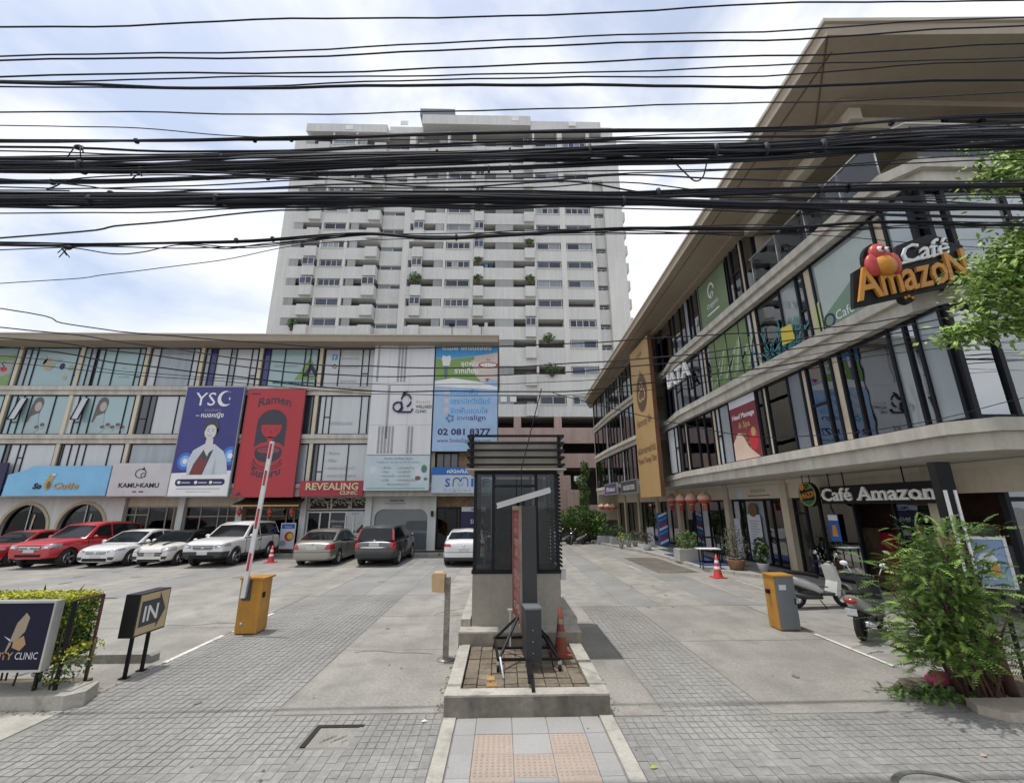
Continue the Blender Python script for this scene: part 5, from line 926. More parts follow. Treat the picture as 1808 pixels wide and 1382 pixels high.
# advertising light box on a wheeled frame
t = thing('light_box', 'tall narrow black advertising light box with red print on its left face', 'advertising box', (.35, 7.6, .24))
ang = R(5.8); ca, sa = math.cos(ang), math.sin(ang)
fa = F((.30, 7.28, 0), (-sa, ca, 0), (0, 0, 1), (-ca, -sa, 0))       # a runs away from the camera along the printed face
B().rect(fa, 0, 1.0, .62, 2.5, -.26, -.02).obj('case', mat('case_charcoal', (.03, .032, .034), .5, .1, 3), t)
B().rect(fa, .0, 1.0, .64, .70, -.02, .012).rect(fa, 0, 1.0, 2.43, 2.5, -.02, .012).rect(fa, -.02, .05, .62, 2.5, -.021, .013).rect(fa, .95, 1.0, .7, 2.43, -.02, .012).obj('frame', mat('frame_tan', (.22, .17, .125), .7, .2, 5), t)
b = B(); b.rect(fa, .05, .95, .7, 2.43, -.02, .0, 0); 
for k in range(9): b.text(fa, ('ลด', 'Sale', '50', 'นวด', 'Spa', '&', 'ราคา', '199', 'บาท')[k], .45, .85 + k * .165, .2, 1 if k % 3 else 2, d=.004, width=.6, bold=.02)
b.obj('printed_face', [mat('face_red', (.20, .045, .05), .5, .35, 3), flatm('print_rose', (.36, .17, .17)), flatm('print_dust', (.40, .30, .29))], t)
B().rect(fa, -.36, 0, .33, 1.02, -.25, -.02).obj('control_box', mat('case_charcoal', (.03, .032, .034)), t); B().rect(fa, -.37, .0, 1.02, 1.045, -.26, -.01).obj('control_lid', mat('lid_steel', (.16, .17, .18), .35, .1, 3), t)
for z in (.45, .6, .75): B().cyl(fa.p(-.365, z, -.12), fa.p(-.375, z, -.12), .008, n=6).obj('bolt', alu, t)
t2 = thing('trolley_frame', 'black steel trolley frame with castors under the advertising box', 'trolley', (.38, 7.5, .24))
c4 = [(-.05, 6.98, .36), (.84, 6.98, .36), (.78, 8.08, .36), (-.12, 8.05, .36)]
b = B()
for i in range(4): b.beam(c4[i], c4[(i + 1) % 4], .035, .035)
b.beam((.40, 6.97, .36), (.40, 6.15, .27), .04, .04).beam((.36, 6.98, .36), (.36, 6.3, .3), .03, .03)
for p in c4: b.beam((p[0], p[1], .34), (.36 + (p[0] - .36) * .25, 7.55, .78), .03, .03)
b.beam((-.08, 7.5, .36), (.81, 7.5, .36), .03, .03); b.obj('frame', black, t2)
for p in c4: 
    w = B(); w.lathe([(.0, -.02), (.045, -.02), (.05, 0), (.045, .02), (0, .02)], (p[0], p[1], .255), 12, ax='x'); w.obj('castor', blackm, t2); B().box(p[0] - .025, p[0] + .025, p[1] - .02, p[1] + .02, .28, .34).obj('castor_fork', alu, t2)
t = thing('tube_lamp', 'white tube lamp bar tilted upward on top of the advertising box', 'lamp', (.35, 7.4, 2.6)); B().beam((-.08, 7.38, 2.51), (.81, 7.38, 2.765), .11, .075).obj('housing', mat('lamp_grey', (.50, .51, .50), .4, .1, 3), t); B().beam((-.08, 7.36, 2.468), (.81, 7.36, 2.722), .05, .02).obj('tube', ink_w, t); B().beam((.36, 7.4, 2.5), (.36, 7.4, 2.63), .05, .05).obj('bracket', black, t)
B().tube([(.03, 6.72, .21), (.0, 6.86, .32), (-.02, 6.96, .40)], .013, 6).obj('pipe', ink_pk, label='short pale pipe lying on the bed beside the trolley frame', cat='pipe', loc=(0, 6.9, .2))
B().box(.13, .155, 7.9, 7.93, .24, .80).box(.10, .18, 7.89, 7.93, .80, .83).obj('stake', wall_w, label='short white stake behind the left foot of the advertising box', cat='stake', loc=(.13, 7.9, .24))
def cone(loc, h, lab, c1, c2, bands=((.36, .5), (.62, .76)), wr=.2):
    t = thing('traffic_cone', lab, 'traffic cone', loc, 'traffic cones'); x, y, z = loc; r0, r1 = h * wr, h * .035
    rr = lambda f: r0 + (r1 - r0) * f
    B().box(x - r0 * 1.45, x + r0 * 1.45, y - r0 * 1.45, y + r0 * 1.45, z, z + .035).obj('base', c1, t)
    B().lathe([(r0, .035), (rr(.5), h * .5), (r1, h), (0, h)], loc, 18).obj('cone_body', c1, t)
    for f0, f1 in bands: B().lathe([(rr(f0) + .003, h * f0 + .018), (rr(f1) + .003, h * f1)], loc, 18).obj('band', c2, t)
cone((.95, 7.65, .21), .70, 'faded brick red traffic cone standing on the island bed', mat('cone_faded', (.20, .045, .028), .7, .2, 5), mat('cone_band', (.25, .18, .14), .7, .3, 8), wr=.155); cone((7.72, 16.3, .0), .78, 'red traffic cone beside the small white table on the right', mat('cone_red', (.55, .05, .05), .5), ink_w); cone((-10.76, 21.6, 0), .75, 'small red traffic cone between the white suv and the silver sedan', mat('cone_red', (.55, .05, .05)), ink_w)
# ticket reader post
t = thing('card_reader_post', 'rusty steel post with cream card reader box left of the island', 'card reader', (-.94, 8.19, 0)); st = mat('steel_rusty', (.26, .235, .20), .45, .3, 8, .2, 40, metal=.5)
B().box(-.99, -.90, 8.14, 8.23, .012, 1.29).obj('post', st, t); B().lathe([(0, 0), (.15, 0), (.15, .014), (0, .014)], (-.95, 8.19, 0), 16).obj('base_plate', mat('plate', (.28, .27, .25), .5, .2, 6, metal=.4), t)
b = B(); b.prism([(-1.2, 1.08), (-.99, 1.06), (-.99, 1.35), (-1.03, 1.38), (-1.18, 1.38), (-1.21, 1.35)], FL(8.03), -.26, 0); b.obj('reader_box', mat('reader_cream', (.52, .36, .20), .5, .1, 5), t)
# gate machines
orange = mat('gate_orange', (.50, .245, .035), .45, .12, 3, .10, 30, streak=.22); gm = mat('gate_grey', (.17, .185, .195), .5, .08, 2, .06, 20, streak=.2)
t = thing('barrier_gate', 'orange barrier machine with raised red and white arm on the left', 'barrier gate', (-5.2, 9.9, 0))
B().box(-5.43, -4.99, 9.8, 10.2, .02, 1.04).obj('housing', orange, t); B().box(-5.45, -4.94, 9.77, 10.23, 1.04, 1.075).obj('lid', orange, t); B().box(-5.41, -5.01, 9.82, 10.18, 0, .02).obj('foot', blackm, t)
B().box(-5.36, -5.2, 9.775, 9.8, .64, 1.03).obj('arm_slot', ink_dg, t); B().cyl((-5.31, 9.8, .2), (-5.31, 9.785, .2), .03).obj('lock', alu, t); B().box(-5.0, -4.97, 9.86, 9.94, .68, .78).obj('sensor', blackm, t)
b = B(); A0, A1 = Vector((-5.31, 9.72, .70)), Vector((-5.155, 9.72, 3.92)); b.beam(A0, A1, .085, .05, 0, up=(0, 1, 0)); arm = b.obj('arm', mat('arm_white', (.72, .72, .72), .4, .06, 3), t)
for f0, f1 in ((.16, .27), (.42, .55), (.70, .80), (.88, .985)): B().beam(A0 + (A1 - A0) * f0 + Vector((0, -.004, 0)), A0 + (A1 - A0) * f1 + Vector((0, -.004, 0)), .05, .05, 0, up=(0, 1, 0)).obj('red_stripe', ink_red, arm)
B().beam((-5.31, 9.735, .72), (-5.285, 9.735, 1.12), .11, .06, up=(0, 1, 0)).obj('arm_clamp', alu, t)
t = thing('barrier_gate', 'orange and grey barrier machine without arm on the right of the exit lane', 'barrier gate', (5.9, 9.75, 0))
b = B(); b.box(5.72, 6.13, 9.62, 10.0, .02, 1.04); hs = b.obj('housing', orange, t); piece('door', gm, t, 5.735, 6.135, 9.605, 9.62, .03, 1.035); B().box(5.70, 6.15, 9.59, 10.02, 1.04, 1.07).obj('lid', orange, t); B().box(5.74, 6.11, 9.63, 9.98, 0, .02).obj('foot', blackm, t)
B().box(5.66, 5.72, 9.8, 9.88, .68, .76).obj('arm_socket', blackm, t); B().box(6.09, 6.115, 9.595, 9.606, .5, .62).obj('door_lock', blackm, t); B().box(5.80, 5.95, 9.60, 9.606, .78, .88).obj('sticker', ink_pk, t)
# IN sign
t = thing('entrance_sign', 'black box sign with IN on a black arrow over cream, on two thin legs', 'sign', (-5.78, 7.75, 0))
ofs = F((-5.67, 7.47, .56), (0, 1, 0), (0, 0, 1), (1, 0, 0)); cream = flatm('sign_cream', (.52, .42, .25))
B().rect(ofs, 0, .65, 0, .62, -.22, 0).obj('case', mat('sign_black', (.02, .02, .022), .35, .1, 3), t); B().rect(ofs, .025, .63, .025, .6, 0, .004).obj('face', cream, t)
B().flat([(.06, .13), (.42, .13), (.42, .05), (.58, .31), (.42, .58), (.42, .50), (.06, .50)], ofs, .008).obj('arrow', ink_dg, t); B().text(ofs, 'IN', .27, .2, .32, 0, d=.011, bold=.02).obj('lettering', ink_w, t)
for y in (7.52, 7.84): piece('leg', black, t, -5.74, -5.70, y, y + .04, 0, .56); piece('foot', black, t, -5.78, -5.66, y - .03, y + .07, 0, .012)
# left planter: kerb, clinic sign, hedge, base post, wheel stop
pl = thing('planter', 'concrete planter block edging the hedge at the left border', 'planter', (-7.2, 7, 0)); B().prism([(-10, 6.47), (-5.62, 6.47), (-5.48, 6.62), (-5.6, 6.95), (-10, 6.95)], fz, -.02, .165).obj('kerb', kerbc, pl); B().box(-10, -6.15, 6.96, 7.5, -.02, .03).obj('soil', moss, pl)
B().box(-10, -5.58, 4.9, 6.46, -.03, .004).obj('pavement', kerbc, kind='structure', loc=(-7, 6, 0))
t = thing('clinic_sign', 'dark navy clinic sign with pale butterfly in silver frame before the hedge', 'sign', (-6.8, 6.42, .16)); fsn = F((-7.7, 6.5, .46), (1, 0, 0), (0, 0, 1), (0, -1, 0))
B().rect(fsn, 0, 1.66, 0, .80, -.12, 0).obj('panel', mat('sign_midnight', (.010, .010, .030), .5, .15, 2, spec=.2), t); b = B(); w = .025; b.rect(fsn, -w, 1.66 + w, -w, 0, -.1, .02).rect(fsn, -w, 1.66 + w, .80, .80 + w, -.1, .02).rect(fsn, -w, 0, 0, .8, -.1, .02).rect(fsn, 1.66, 1.66 + w, 0, .8, -.1, .02); b.obj('frame', mat('sign_silver', (.50, .50, .48), .35, .1, 3, metal=.5), t)
b = B(); cx = 1.18; b.flat([(cx, .32), (cx + .04, .55), (cx + .13, .68), (cx + .19, .62), (cx + .17, .45), (cx + .08, .34)], fsn, .003, 0).flat([(cx + .05, .34), (cx + .17, .40), (cx + .22, .30), (cx + .16, .22), (cx + .05, .26)], fsn, .004, 1).flat([(cx, .34), (cx + .03, .31), (cx - .02, .17), (cx - .04, .16)], fsn, .003, 0).flat([(cx, .36), (cx + .01, .33), (cx - .09, .40)], fsn, .003, 2)
b.text(fsn, 'BEAUTY', 1.27, .12, .12, 1, 'R', d=.003, bold=.02).text(fsn, 'CLINIC', 1.30, .12, .12, 2, 'L', d=.003, width=.29); b.obj('print', [flatm('butterfly', (.33, .27, .19)), flatm('butterfly_wing', (.36, .24, .12)), ink_pk], t)
for x in (-7.5, -6.2, -5.93): B().beam((x, 6.66, .16), (x, 6.66, 1.25), .035, .035).obj('leg', blackm, t)
B().beam((-5.93, 6.68, 1.25), (-5.93, 7.1, 1.25), .03, .03).beam((-5.93, 7.1, .1), (-5.93, 7.1, 1.25), .03, .03).obj('rear_bracket', bark2, t)
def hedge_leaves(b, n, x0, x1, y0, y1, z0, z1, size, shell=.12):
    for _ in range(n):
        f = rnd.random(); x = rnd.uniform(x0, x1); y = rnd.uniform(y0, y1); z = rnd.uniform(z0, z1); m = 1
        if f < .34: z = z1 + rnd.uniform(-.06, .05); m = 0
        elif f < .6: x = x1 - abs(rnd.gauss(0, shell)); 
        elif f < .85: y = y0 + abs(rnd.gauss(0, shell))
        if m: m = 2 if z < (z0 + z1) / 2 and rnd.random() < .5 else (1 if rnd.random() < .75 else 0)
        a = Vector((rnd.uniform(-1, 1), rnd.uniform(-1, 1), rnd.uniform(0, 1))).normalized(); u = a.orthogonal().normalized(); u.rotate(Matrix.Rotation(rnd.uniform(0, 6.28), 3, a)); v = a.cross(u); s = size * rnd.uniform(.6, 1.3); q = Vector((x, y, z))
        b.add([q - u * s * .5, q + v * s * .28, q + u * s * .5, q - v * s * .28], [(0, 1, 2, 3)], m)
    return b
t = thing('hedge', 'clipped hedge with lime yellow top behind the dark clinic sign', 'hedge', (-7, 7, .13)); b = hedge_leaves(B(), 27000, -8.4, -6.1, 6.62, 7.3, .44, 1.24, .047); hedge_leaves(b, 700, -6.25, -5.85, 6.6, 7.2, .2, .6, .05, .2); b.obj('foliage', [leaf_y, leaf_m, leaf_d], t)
b = B()
for k in range(24): x = rnd.uniform(-9.8, -6.0); y = rnd.uniform(6.6, 7.2); b.tube([(x, y, .13), (x + rnd.uniform(-.1, .1), y + rnd.uniform(-.05, .05), .9)], .012, 5)
b.obj('stem', bark, t)
t = thing('agave_plant', 'dark pointed leaf plant rising behind the lime hedge', 'plant', (-7.6, 7.9, .13)); b = B()
for k in range(5):
    a = 2 * math.pi * k / 5; l = rnd.uniform(.25, .5); h = rnd.uniform(.85, 1.25); bx, by = -7.45 + .05 * math.cos(a), 7.9 + .05 * math.sin(a); tip = (bx + l * math.cos(a), by + l * math.sin(a) * .6, .2 + h); n_ = Vector((-math.sin(a), math.cos(a), 0)) * .07; mid = Vector((bx + .45 * l * math.cos(a), by + .3 * l * math.sin(a), .2 + h * .65)); r0 = Vector((bx, by, .3))
    b.add([r0 - n_ * .5, r0 + n_ * .5, mid + n_, mid - n_, tip], [(0, 1, 2, 3), (3, 2, 4)], k % 2)
b.obj('leaf_rosette', [leaf_d, leaf_m], t)
t = thing('stand_pole', 'short dark pole on a round black base left of the entrance sign', 'pole stand', (-5.93, 7.1, .0)); B().lathe([(0, .0), (.14, 0), (.15, .03), (.12, .07), (0, .08)], (-5.93, 7.1, .005), 18).obj('base', blackm, t); B().cyl((-5.93, 7.1, .05), (-5.90, 7.1, .68), .018).obj('pole', mat('pole_rust', (.09, .07, .05), .6, .3, 8), t)
B().prism([(-7.6, .0), (-5.85, .0), (-5.85, .10), (-5.9, .13), (-7.6, .13)], FL(8.2), -.2, 0).obj('wheel_stop', concrete2, label='low concrete bar on the ground behind the entrance sign', cat='wheel stop', loc=(-6.7, 8.3, 0))
# potted plants on the right pavement
def pot_plant(x, y, r, h, lab, pm, lm, n, ls=.12, box=None, g=None):
    t = thing('potted_plant', lab, 'potted plant', (x, y, .1), 'potted plants on the right pavement')
    if box: B().box(x - box[0], x + box[0], y - box[1], y + box[1], .1, .1 + box[2]).box(x - box[0] + .04, x + box[0] - .04, y - box[1] + .04, y + box[1] - .04, .1 + box[2], .12 + box[2]).obj('planter_box', pm, t); zt = .1 + box[2]
    else: B().lathe([(0, 0), (r * .42, 0), (r * .6, .3 * r + .16), (r * .64, .3 * r + .2), (r * .5, .3 * r + .2)], (x, y, .1), 14).obj('pot', pm, t); zt = .1 + .3 * r + .2
    leaves(B(), (x, y, zt + h * .5), (r, r, h * .6), n, ls, nm=len(lm)).obj('foliage', lm, t)
    b = B()
    for k in range(4): b.tube([(x, y, zt - .05), (x + rnd.uniform(-.4, .4) * r, y + rnd.uniform(-.4, .4) * r, zt + h * .7)], .012, 5)
    b.obj('stem', bark, t); return t
wpot = mat('pot_white', (.60, .61, .62), .5, .08, 4); terr = mat('pot_terracotta', (.30, .17, .10), .8, .2, 5); gpot = mat('pot_grey', (.33, .34, .35), .7, .1, 4)
pot_plant(8.1, 25.1, .42, .9, 'white round pot with a tall dry leafy plant left of the barber stripes', wpot, [leaf_d, bark2], 160); 
pot_plant(7.15, 27.0, .26, .5, 'small pot with yellow green leaves, left of the pot trio', gpot, [leaf_y, leaf_m], 110, .1); pot_plant(7.6, 27.0, .28, .6, 'small pot with bright green leaves in the middle of the pot trio', gpot, [leaf_m], 110, .1); pot_plant(8.1, 27.4, .3, .6, 'small pot with reddish leaves, right of the pot trio', gpot, [bark2, leaf_m], 110, .1)
pot_plant(6.95, 30.2, .5, .8, 'long pale planter box with grasses at the far end of the pavement', gpot, [leaf_d, leaf_m], 240, .16, (.5, .3, .42)); pot_plant(7.5, 29.2, .5, .8, 'long grey planter box with dark leaves nearer than the pale planter', gpot, [leaf_d], 240, .14, (.45, .3, .4))
pot_plant(8.35, 20.3, .55, .75, 'big cream planter box with dense green shrub beside the blue mat', mat('planter_cream', (.44, .42, .38), .8, .1, 2), [leaf_m, leaf_m, leaf_d], 520, .1, (.5, .35, .5))
pot_plant(9.05, 17.5, .55, 1.1, 'terracotta pot with a bare greyish bush near the parked scooter', terr, [mat('leaf_dry', (.20, .17, .13), .8, .3, 4), leaf_d], 260, .08); pot_plant(9.55, 18.5, .5, 1.2, 'grey pot with a tall twiggy bush behind the terracotta pot', gpot, [mat('leaf_dry', (.20, .17, .13)), leaf_m], 280, .08); pot_plant(9.75, 16.9, .35, .8, 'white pot with broad green leaves next to the poster window', wpot, [leaf_m, leaf_d], 120, .2)
t = thing('side_table', 'small white table top on thin dark legs by the right pavement cone', 'table', (8.15, 17.8, .1)); B().prism([(7.75, 17.7), (8.55, 17.55), (8.6, 18.1), (7.8, 18.2)], fz, .82, .85).obj('table_top', ink_w, t)
for x, y in ((7.85, 17.75), (8.5, 17.65), (8.5, 18.05), (7.9, 18.1)): B().beam((x, y, .1), (x, y, .82), .03, .03).obj('leg', black, t)
t = thing('steel_rack', 'black square tube rack standing beside the cream planter', 'rack', (8.9, 19.4, .1)); b = B()
for x, z0, x2, z1 in ((8.6, .1, 8.6, 1.15), (9.4, .1, 9.4, 1.15), (8.6, 1.15, 9.4, 1.15), (8.6, .15, 9.4, .15)): b.beam((x, 19.3, z0), (x2, 19.3, z1), .04, .04).beam((x, 19.7, z0), (x2, 19.7, z1), .04, .04)
b.obj('frame', black, t)
# ------------------------------------------------------------------ vehicles
tyre_m = mat('tyre', (.02, .02, .021), .8, .15, 8); rim_m = mat('rim_alloy', (.50, .51, .53), .25, .05, 3, metal=.8); chrome = mat('chrome', (.65, .66, .68), .12, .03, 2, metal=1.0); plast = mat('bumper_plastic', (.035, .037, .04), .55, .1, 4); carglass = mat('car_glass', (.010, .012, .015), .06, .2, 1, 0, spec=.38)
lampw = mat('head_lamp', (.30, .32, .34), .08, .25, 9, spec=.9); lampr = mat('tail_lamp', (.36, .02, .03), .12, .1, 6, spec=.8); plate_m = mat('number_plate', (.55, .56, .57), .5, .08, 20)
def paint(n, c, r=.28): return mat(n, c, r, .03, .6, 0, coat=.7, spec=.5)
TMP = bpy.data.scenes.new('tmp')
def carved(b, wells, mats):
    me = bpy.data.meshes.new('shell'); me.from_pydata(b.v, [], b.f)
    bm_ = bmesh.new(); bm_.from_mesh(me); bmesh.ops.recalc_face_normals(bm_, faces=bm_.faces); bm_.to_mesh(me); bm_.free()
    for p in me.polygons: p.use_smooth = True
    o = bpy.data.objects.new('shell', me); TMP.collection.objects.link(o)
    s = o.modifiers.new('s', 'SUBSURF'); s.levels = 3; s.render_levels = 3; cs = []
    for (x0, x1, y, z, r) in wells:
        c = B().cyl((x0, y, z), (x1, y, z), r, n=28); cm = bpy.data.meshes.new('cut'); cm.from_pydata(c.v, [], c.f)
        bm_ = bmesh.new(); bm_.from_mesh(cm); bmesh.ops.recalc_face_normals(bm_, faces=bm_.faces); bm_.to_mesh(cm); bm_.free()
        co = bpy.data.objects.new('cut', cm); TMP.collection.objects.link(co); m = o.modifiers.new('b', 'BOOLEAN'); m.object = co; m.operation = 'DIFFERENCE'; m.solver = 'EXACT'; cs.append(co)
    vl = TMP.view_layers[0]; vl.update(); r_ = bpy.data.meshes.new_from_object(o.evaluated_get(vl.depsgraph))
    for x in cs + [o]: bpy.data.objects.remove(x)
    return r_
def mesh_obj(name, me, m, parent):
    me.name = name; me.materials.clear(); me.materials.append(m); o = bpy.data.objects.new(name, me); COL.objects.link(o); o.parent = parent; ORG[o.name] = Vector((0, 0, 0)); return o
def car(label, loc, rz, L_, W_, stations, roof, belt, pm, rw, axf, axr, front=None, rear=None, roof_m=None, wt=.74, cab_w=.93, bump=None, stripes=False, suv=False, dlo=(.10, .12), kindname='parked_car'):
    t = thing(kindname, label, 'car', loc, None, rz); ORG[t.name] = Vector((0, 0, 0)); w2 = W_ / 2
    b = B(); n = 14
    for (y, zt, zb, wf) in stations:
        w = w2 * wf; half = [(0, zb), (w * .86, zb), (w * .985, zb + .12), (w, (zt + zb) * .52), (w * .985, zt - .12), (w * .90, zt - .015), (w * .5, zt + .012), (0, zt + .02)]
        ring = half + [(-x, z) for x, z in half[-2:0:-1]]; b.v += [(x, y, z) for x, z in ring]
    k = len(stations)
    for i in range(k - 1):
        for j in range(n): b.f.append((i * n + j, i * n + (j + 1) % n, (i + 1) * n + (j + 1) % n, (i + 1) * n + j))
    b.f += [tuple(range(n)), tuple((k - 1) * n + j for j in range(n))]
    wells = [(s * (w2 - .30), s * (w2 + .2), y, rw, rw + .065) for s in (-1, 1) for y in (axf, axr)]
    body = mesh_obj('body', carved(b, wells, None), pm, t)
    # cabin
    zmax = max(z for _, z in roof); wd = lambda z: w2 * (cab_w + (wt - cab_w) * max(0, (z - belt)) / (zmax - belt))
    c = B(); m = len(roof)
    for s in (1, -1): c.v += [(s * wd(z), y, z) for y, z in roof]
    crown = [.0 if i in (0, m - 1) else .035 for i in range(m)]; c.v += [(0, y, z + crown[i]) for i, (y, z) in enumerate(roof)]
    for i in range(m - 1): c.f += [(i, i + 1, 2 * m + i + 1, 2 * m + i), (2 * m + i, 2 * m + i + 1, m + i + 1, m + i)]
    c.f += [tuple(range(m))[::-1], tuple(m + i for i in range(m))]; c.s = [True] * (2 * (m - 1)) + [False, False]; c.m = [0] * len(c.f)
    c.obj('roof', roof_m or pm, t, local=True)
    # glass
    def strip(i, name, ins=.07):
        (ya, za), (yb_, zb_) = roof[i], roof[i + 1]; d = Vector((0, yb_ - ya, zb_ - za)); L__ = d.length; nrm = Vector((0, d.z, -d.y)).normalized(); nrm = nrm if nrm.z > 0 else -nrm
        g = B(); q = []
        for f in (.06, .94):
            y = ya + (yb_ - ya) * f; z = za + (zb_ - za) * f; w = wd(z) - ins
            for x in (-w, -w * .5, 0, w * .5, w): cr = (crown[i] + (crown[i + 1] - crown[i]) * f) * (1 - abs(x) / wd(z)); q.append((x, y + nrm.y * .012, z + cr + nrm.z * .012))
        g.add(q, [(j, j + 1, 6 + j, 5 + j) for j in range(4)], 0, True); return g.obj(name, carglass, t, local=True)
    strip(0, 'windscreen'); strip(m - 2, 'rear_window')
    side = [(y, z) for y, z in roof if z > belt + .2]; yA = roof[0][0] - dlo[0] * .4; yC = roof[-1][0] + dlo[1]
    top = [(y, z - .075) for y, z in side]; f0, f1 = top[0], top[-1]
    for s in (-1, 1):
        poly = [(yA - .22, belt + .05)] + [(min(max(y, yC + .05), yA - .3), z) for y, z in top] + [(yC, belt + .06)]
        ys_ = [p[0] for p in poly]; mid = roof[0][0] - (roof[0][0] - roof[-1][0]) * (.50 if not suv else .42); cuts = [(max(ys_), mid + .04), (mid - .04, min(ys_))]
        def clip(ps, lo, hi):
            for (lim, keep) in ((hi, lambda y: y <= hi), (lo, lambda y: y >= lo)):
                o_ = []
                for i in range(len(ps)):
                    a, c2 = ps[i - 1], ps[i]
                    if keep(a[0]) != keep(c2[0]): f = (lim - a[0]) / (c2[0] - a[0]); o_.append((lim, a[1] + (c2[1] - a[1]) * f))
                    if keep(c2[0]): o_.append(c2)
                ps = o_
            return ps
        for hi, lo in cuts:
            ps = clip(poly, lo, hi)
            if len(ps) < 3: continue
            g = B(); g.add([(s * (wd(z) + .008), y, z) for y, z in ps], [tuple(range(len(ps)))]); g.obj('side_window', carglass, t, local=True)
        for yy in (mid + .0,):
            h = B(); h.box(min(s * (w2 - .01), s * (w2 + .025)), max(s * (w2 - .01), s * (w2 + .025)), yy + .10, yy + .28, belt - .16, belt - .12); h.obj('door_handle', chrome, t, local=True)
        mr = B(); mr.sphere((s * (w2 + .08), roof[0][0] - .32, belt + .07), .11, .06, .075); mr.beam((s * (w2 - .06), roof[0][0] - .32, belt + .03), (s * (w2 + .05), roof[0][0] - .32, belt + .04), .05, .03); mr.obj('mirror', pm if not suv else pm, t, local=True)
        sl_ = B(); ym = (axf + axr) / 2; sl_.box(min(s * (w2 - .06), s * (w2 + .004)), max(s * (w2 - .06), s * (w2 + .004)), axr + rw + .1, axf - rw - .1, stations[k // 2][2] + .02, stations[k // 2][2] + .13); sl_.obj('side_sill', plast if suv else pm, t, local=True)
        for y0_ in (mid, roof[0][0] - .12, roof[-1][0] + .75):
            sm_ = B(); sm_.box(min(s * (w2 - .03), s * (w2 + .0015)), max(s * (w2 - .03), s * (w2 + .0015)), y0_ - .006, y0_ + .006, .42, belt - .06); sm_.obj('door_gap', blackm, t, local=True)
        for y in (axf, axr):
            x0 = s * (w2 - .24); wl = B(); wl.lathe([(rw * .62, -.01), (rw * .93, -.0), (rw, .03), (rw, .19), (rw * .93, .225), (rw * .66, .22), (rw * .62, .19)], (x0 if s > 0 else x0 - .0, y, rw), 26, 0, 'x')
            if s < 0: wl.v = [(2 * x0 - v[0], v[1], v[2]) for v in wl.v]
            wo = wl.obj('wheel', tyre_m, t, local=True); r2 = B(); xo = x0 + s * .20
            r2.lathe([(rw * .62, -.02), (rw * .66, .02), (rw * .60, .02), (rw * .58, -.06)], (xo, y, rw), 24, 0, 'x')
            r2.lathe([(0, 0), (rw * .16, -.01)], (xo, y, rw), 12, 0, 'x')
            for j in range(5):
                a = 2 * math.pi * j / 5 + .3
                for da in (-.13, .13): r2.beam((xo - s * .01, y + rw * .1 * math.cos(a), rw + rw * .1 * math.sin(a)), (xo - s * .01, y + rw * .62 * math.cos(a + da), rw + rw * .62 * math.sin(a + da)), rw * .13, .03, 0, up=(1, 0, 0))
            r2.obj('rim', rim_m, wo, local=True); d = B(); d.lathe([(0, 0), (rw * .6, 0)], (xo - s * .07, y, rw), 20, 0, 'x'); d.obj('brake_disc', blackm, wo, local=True)
    yF = stations[-1][0]; yR = stations[0][0]
    def put(name, m_, fn): q = B(); fn(q); return q.obj(name, m_, t, local=True)
    def patch(name, m_, planes, off):
        q = bmesh.new(); q.from_mesh(body.data)
        for co, no in planes:
            if not q.faces: break
            bmesh.ops.bisect_plane(q, geom=q.verts[:] + q.edges[:] + q.faces[:], plane_co=co, plane_no=no, clear_inner=True, dist=1e-5)
        if not q.faces: q.free(); return
        for v in q.verts: v.co += v.normal * off
        me = bpy.data.meshes.new(name); q.to_mesh(me); q.free(); return mesh_obj(name, me, m_, t)
    put.patch = patch
    if front: front(put, yF, w2)
    if rear: rear(put, yR, w2)
    put('underbody', blackm, lambda q: q.box(-w2 * .78, w2 * .78, axr - .2, axf + .2, .16, .34))
    if stripes:
        for x in (-.36, .24):
            q = B(); hs_ = [(y, zt + .045) for y, zt, zb, wf in stations if y > roof[0][0] - .05 and y < yF - .12]
            for (ya, za), (yb_, zb_) in zip(hs_, hs_[1:]): q.add([(x, ya, za), (x + .13, ya, za), (x + .13, yb_, zb_), (x, yb_, zb_)], [(0, 1, 2, 3)])
            q.obj('bonnet_stripe', blackm, t, local=True)
    return t
def sedan_st(L_, zh, zd, belt, g_=.2, nose=.62):
    h = L_ / 2
    return [(-h, zd - .22, .34, .78), (-h + .08, zd - .06, g_ + .04, .91), (-h + .4, zd, g_, .985), (-h + .95, zd + .04, g_, 1.0), (-.6, belt, g_, 1.0), (.45, belt - .01, g_, 1.0), (h - 1.35, belt - .04, g_, 1.0), (h - .75, zh + .02, g_, .985), (h - .34, zh - .05, g_, .955), (h - .10, zh - .13, g_ + .01, .90), (h - .02, zh - .19, g_ + .03, .85), (h, zh - .26, .30, .80)]
def suv_st(L_, zh, belt, g_=.28, tail=None):
    h = L_ / 2; tail = tail or belt
    return [(-h, tail - .2, .42, .86), (-h + .07, tail - .03, g_ + .06, .95), (-h + .4, belt, g_, .995), (-h + 1.2, belt, g_, 1), (0, belt, g_, 1), (h - 1.6, belt, g_, 1), (h - 1.2, zh + .06, g_, 1), (h - .5, zh, g_, .985), (h - .2, zh - .05, g_ + .02, .95), (h - .06, zh - .12, g_ + .04, .92), (h - .015, zh - .17, g_ + .06, .89), (h, zh - .24, .42, .85)]
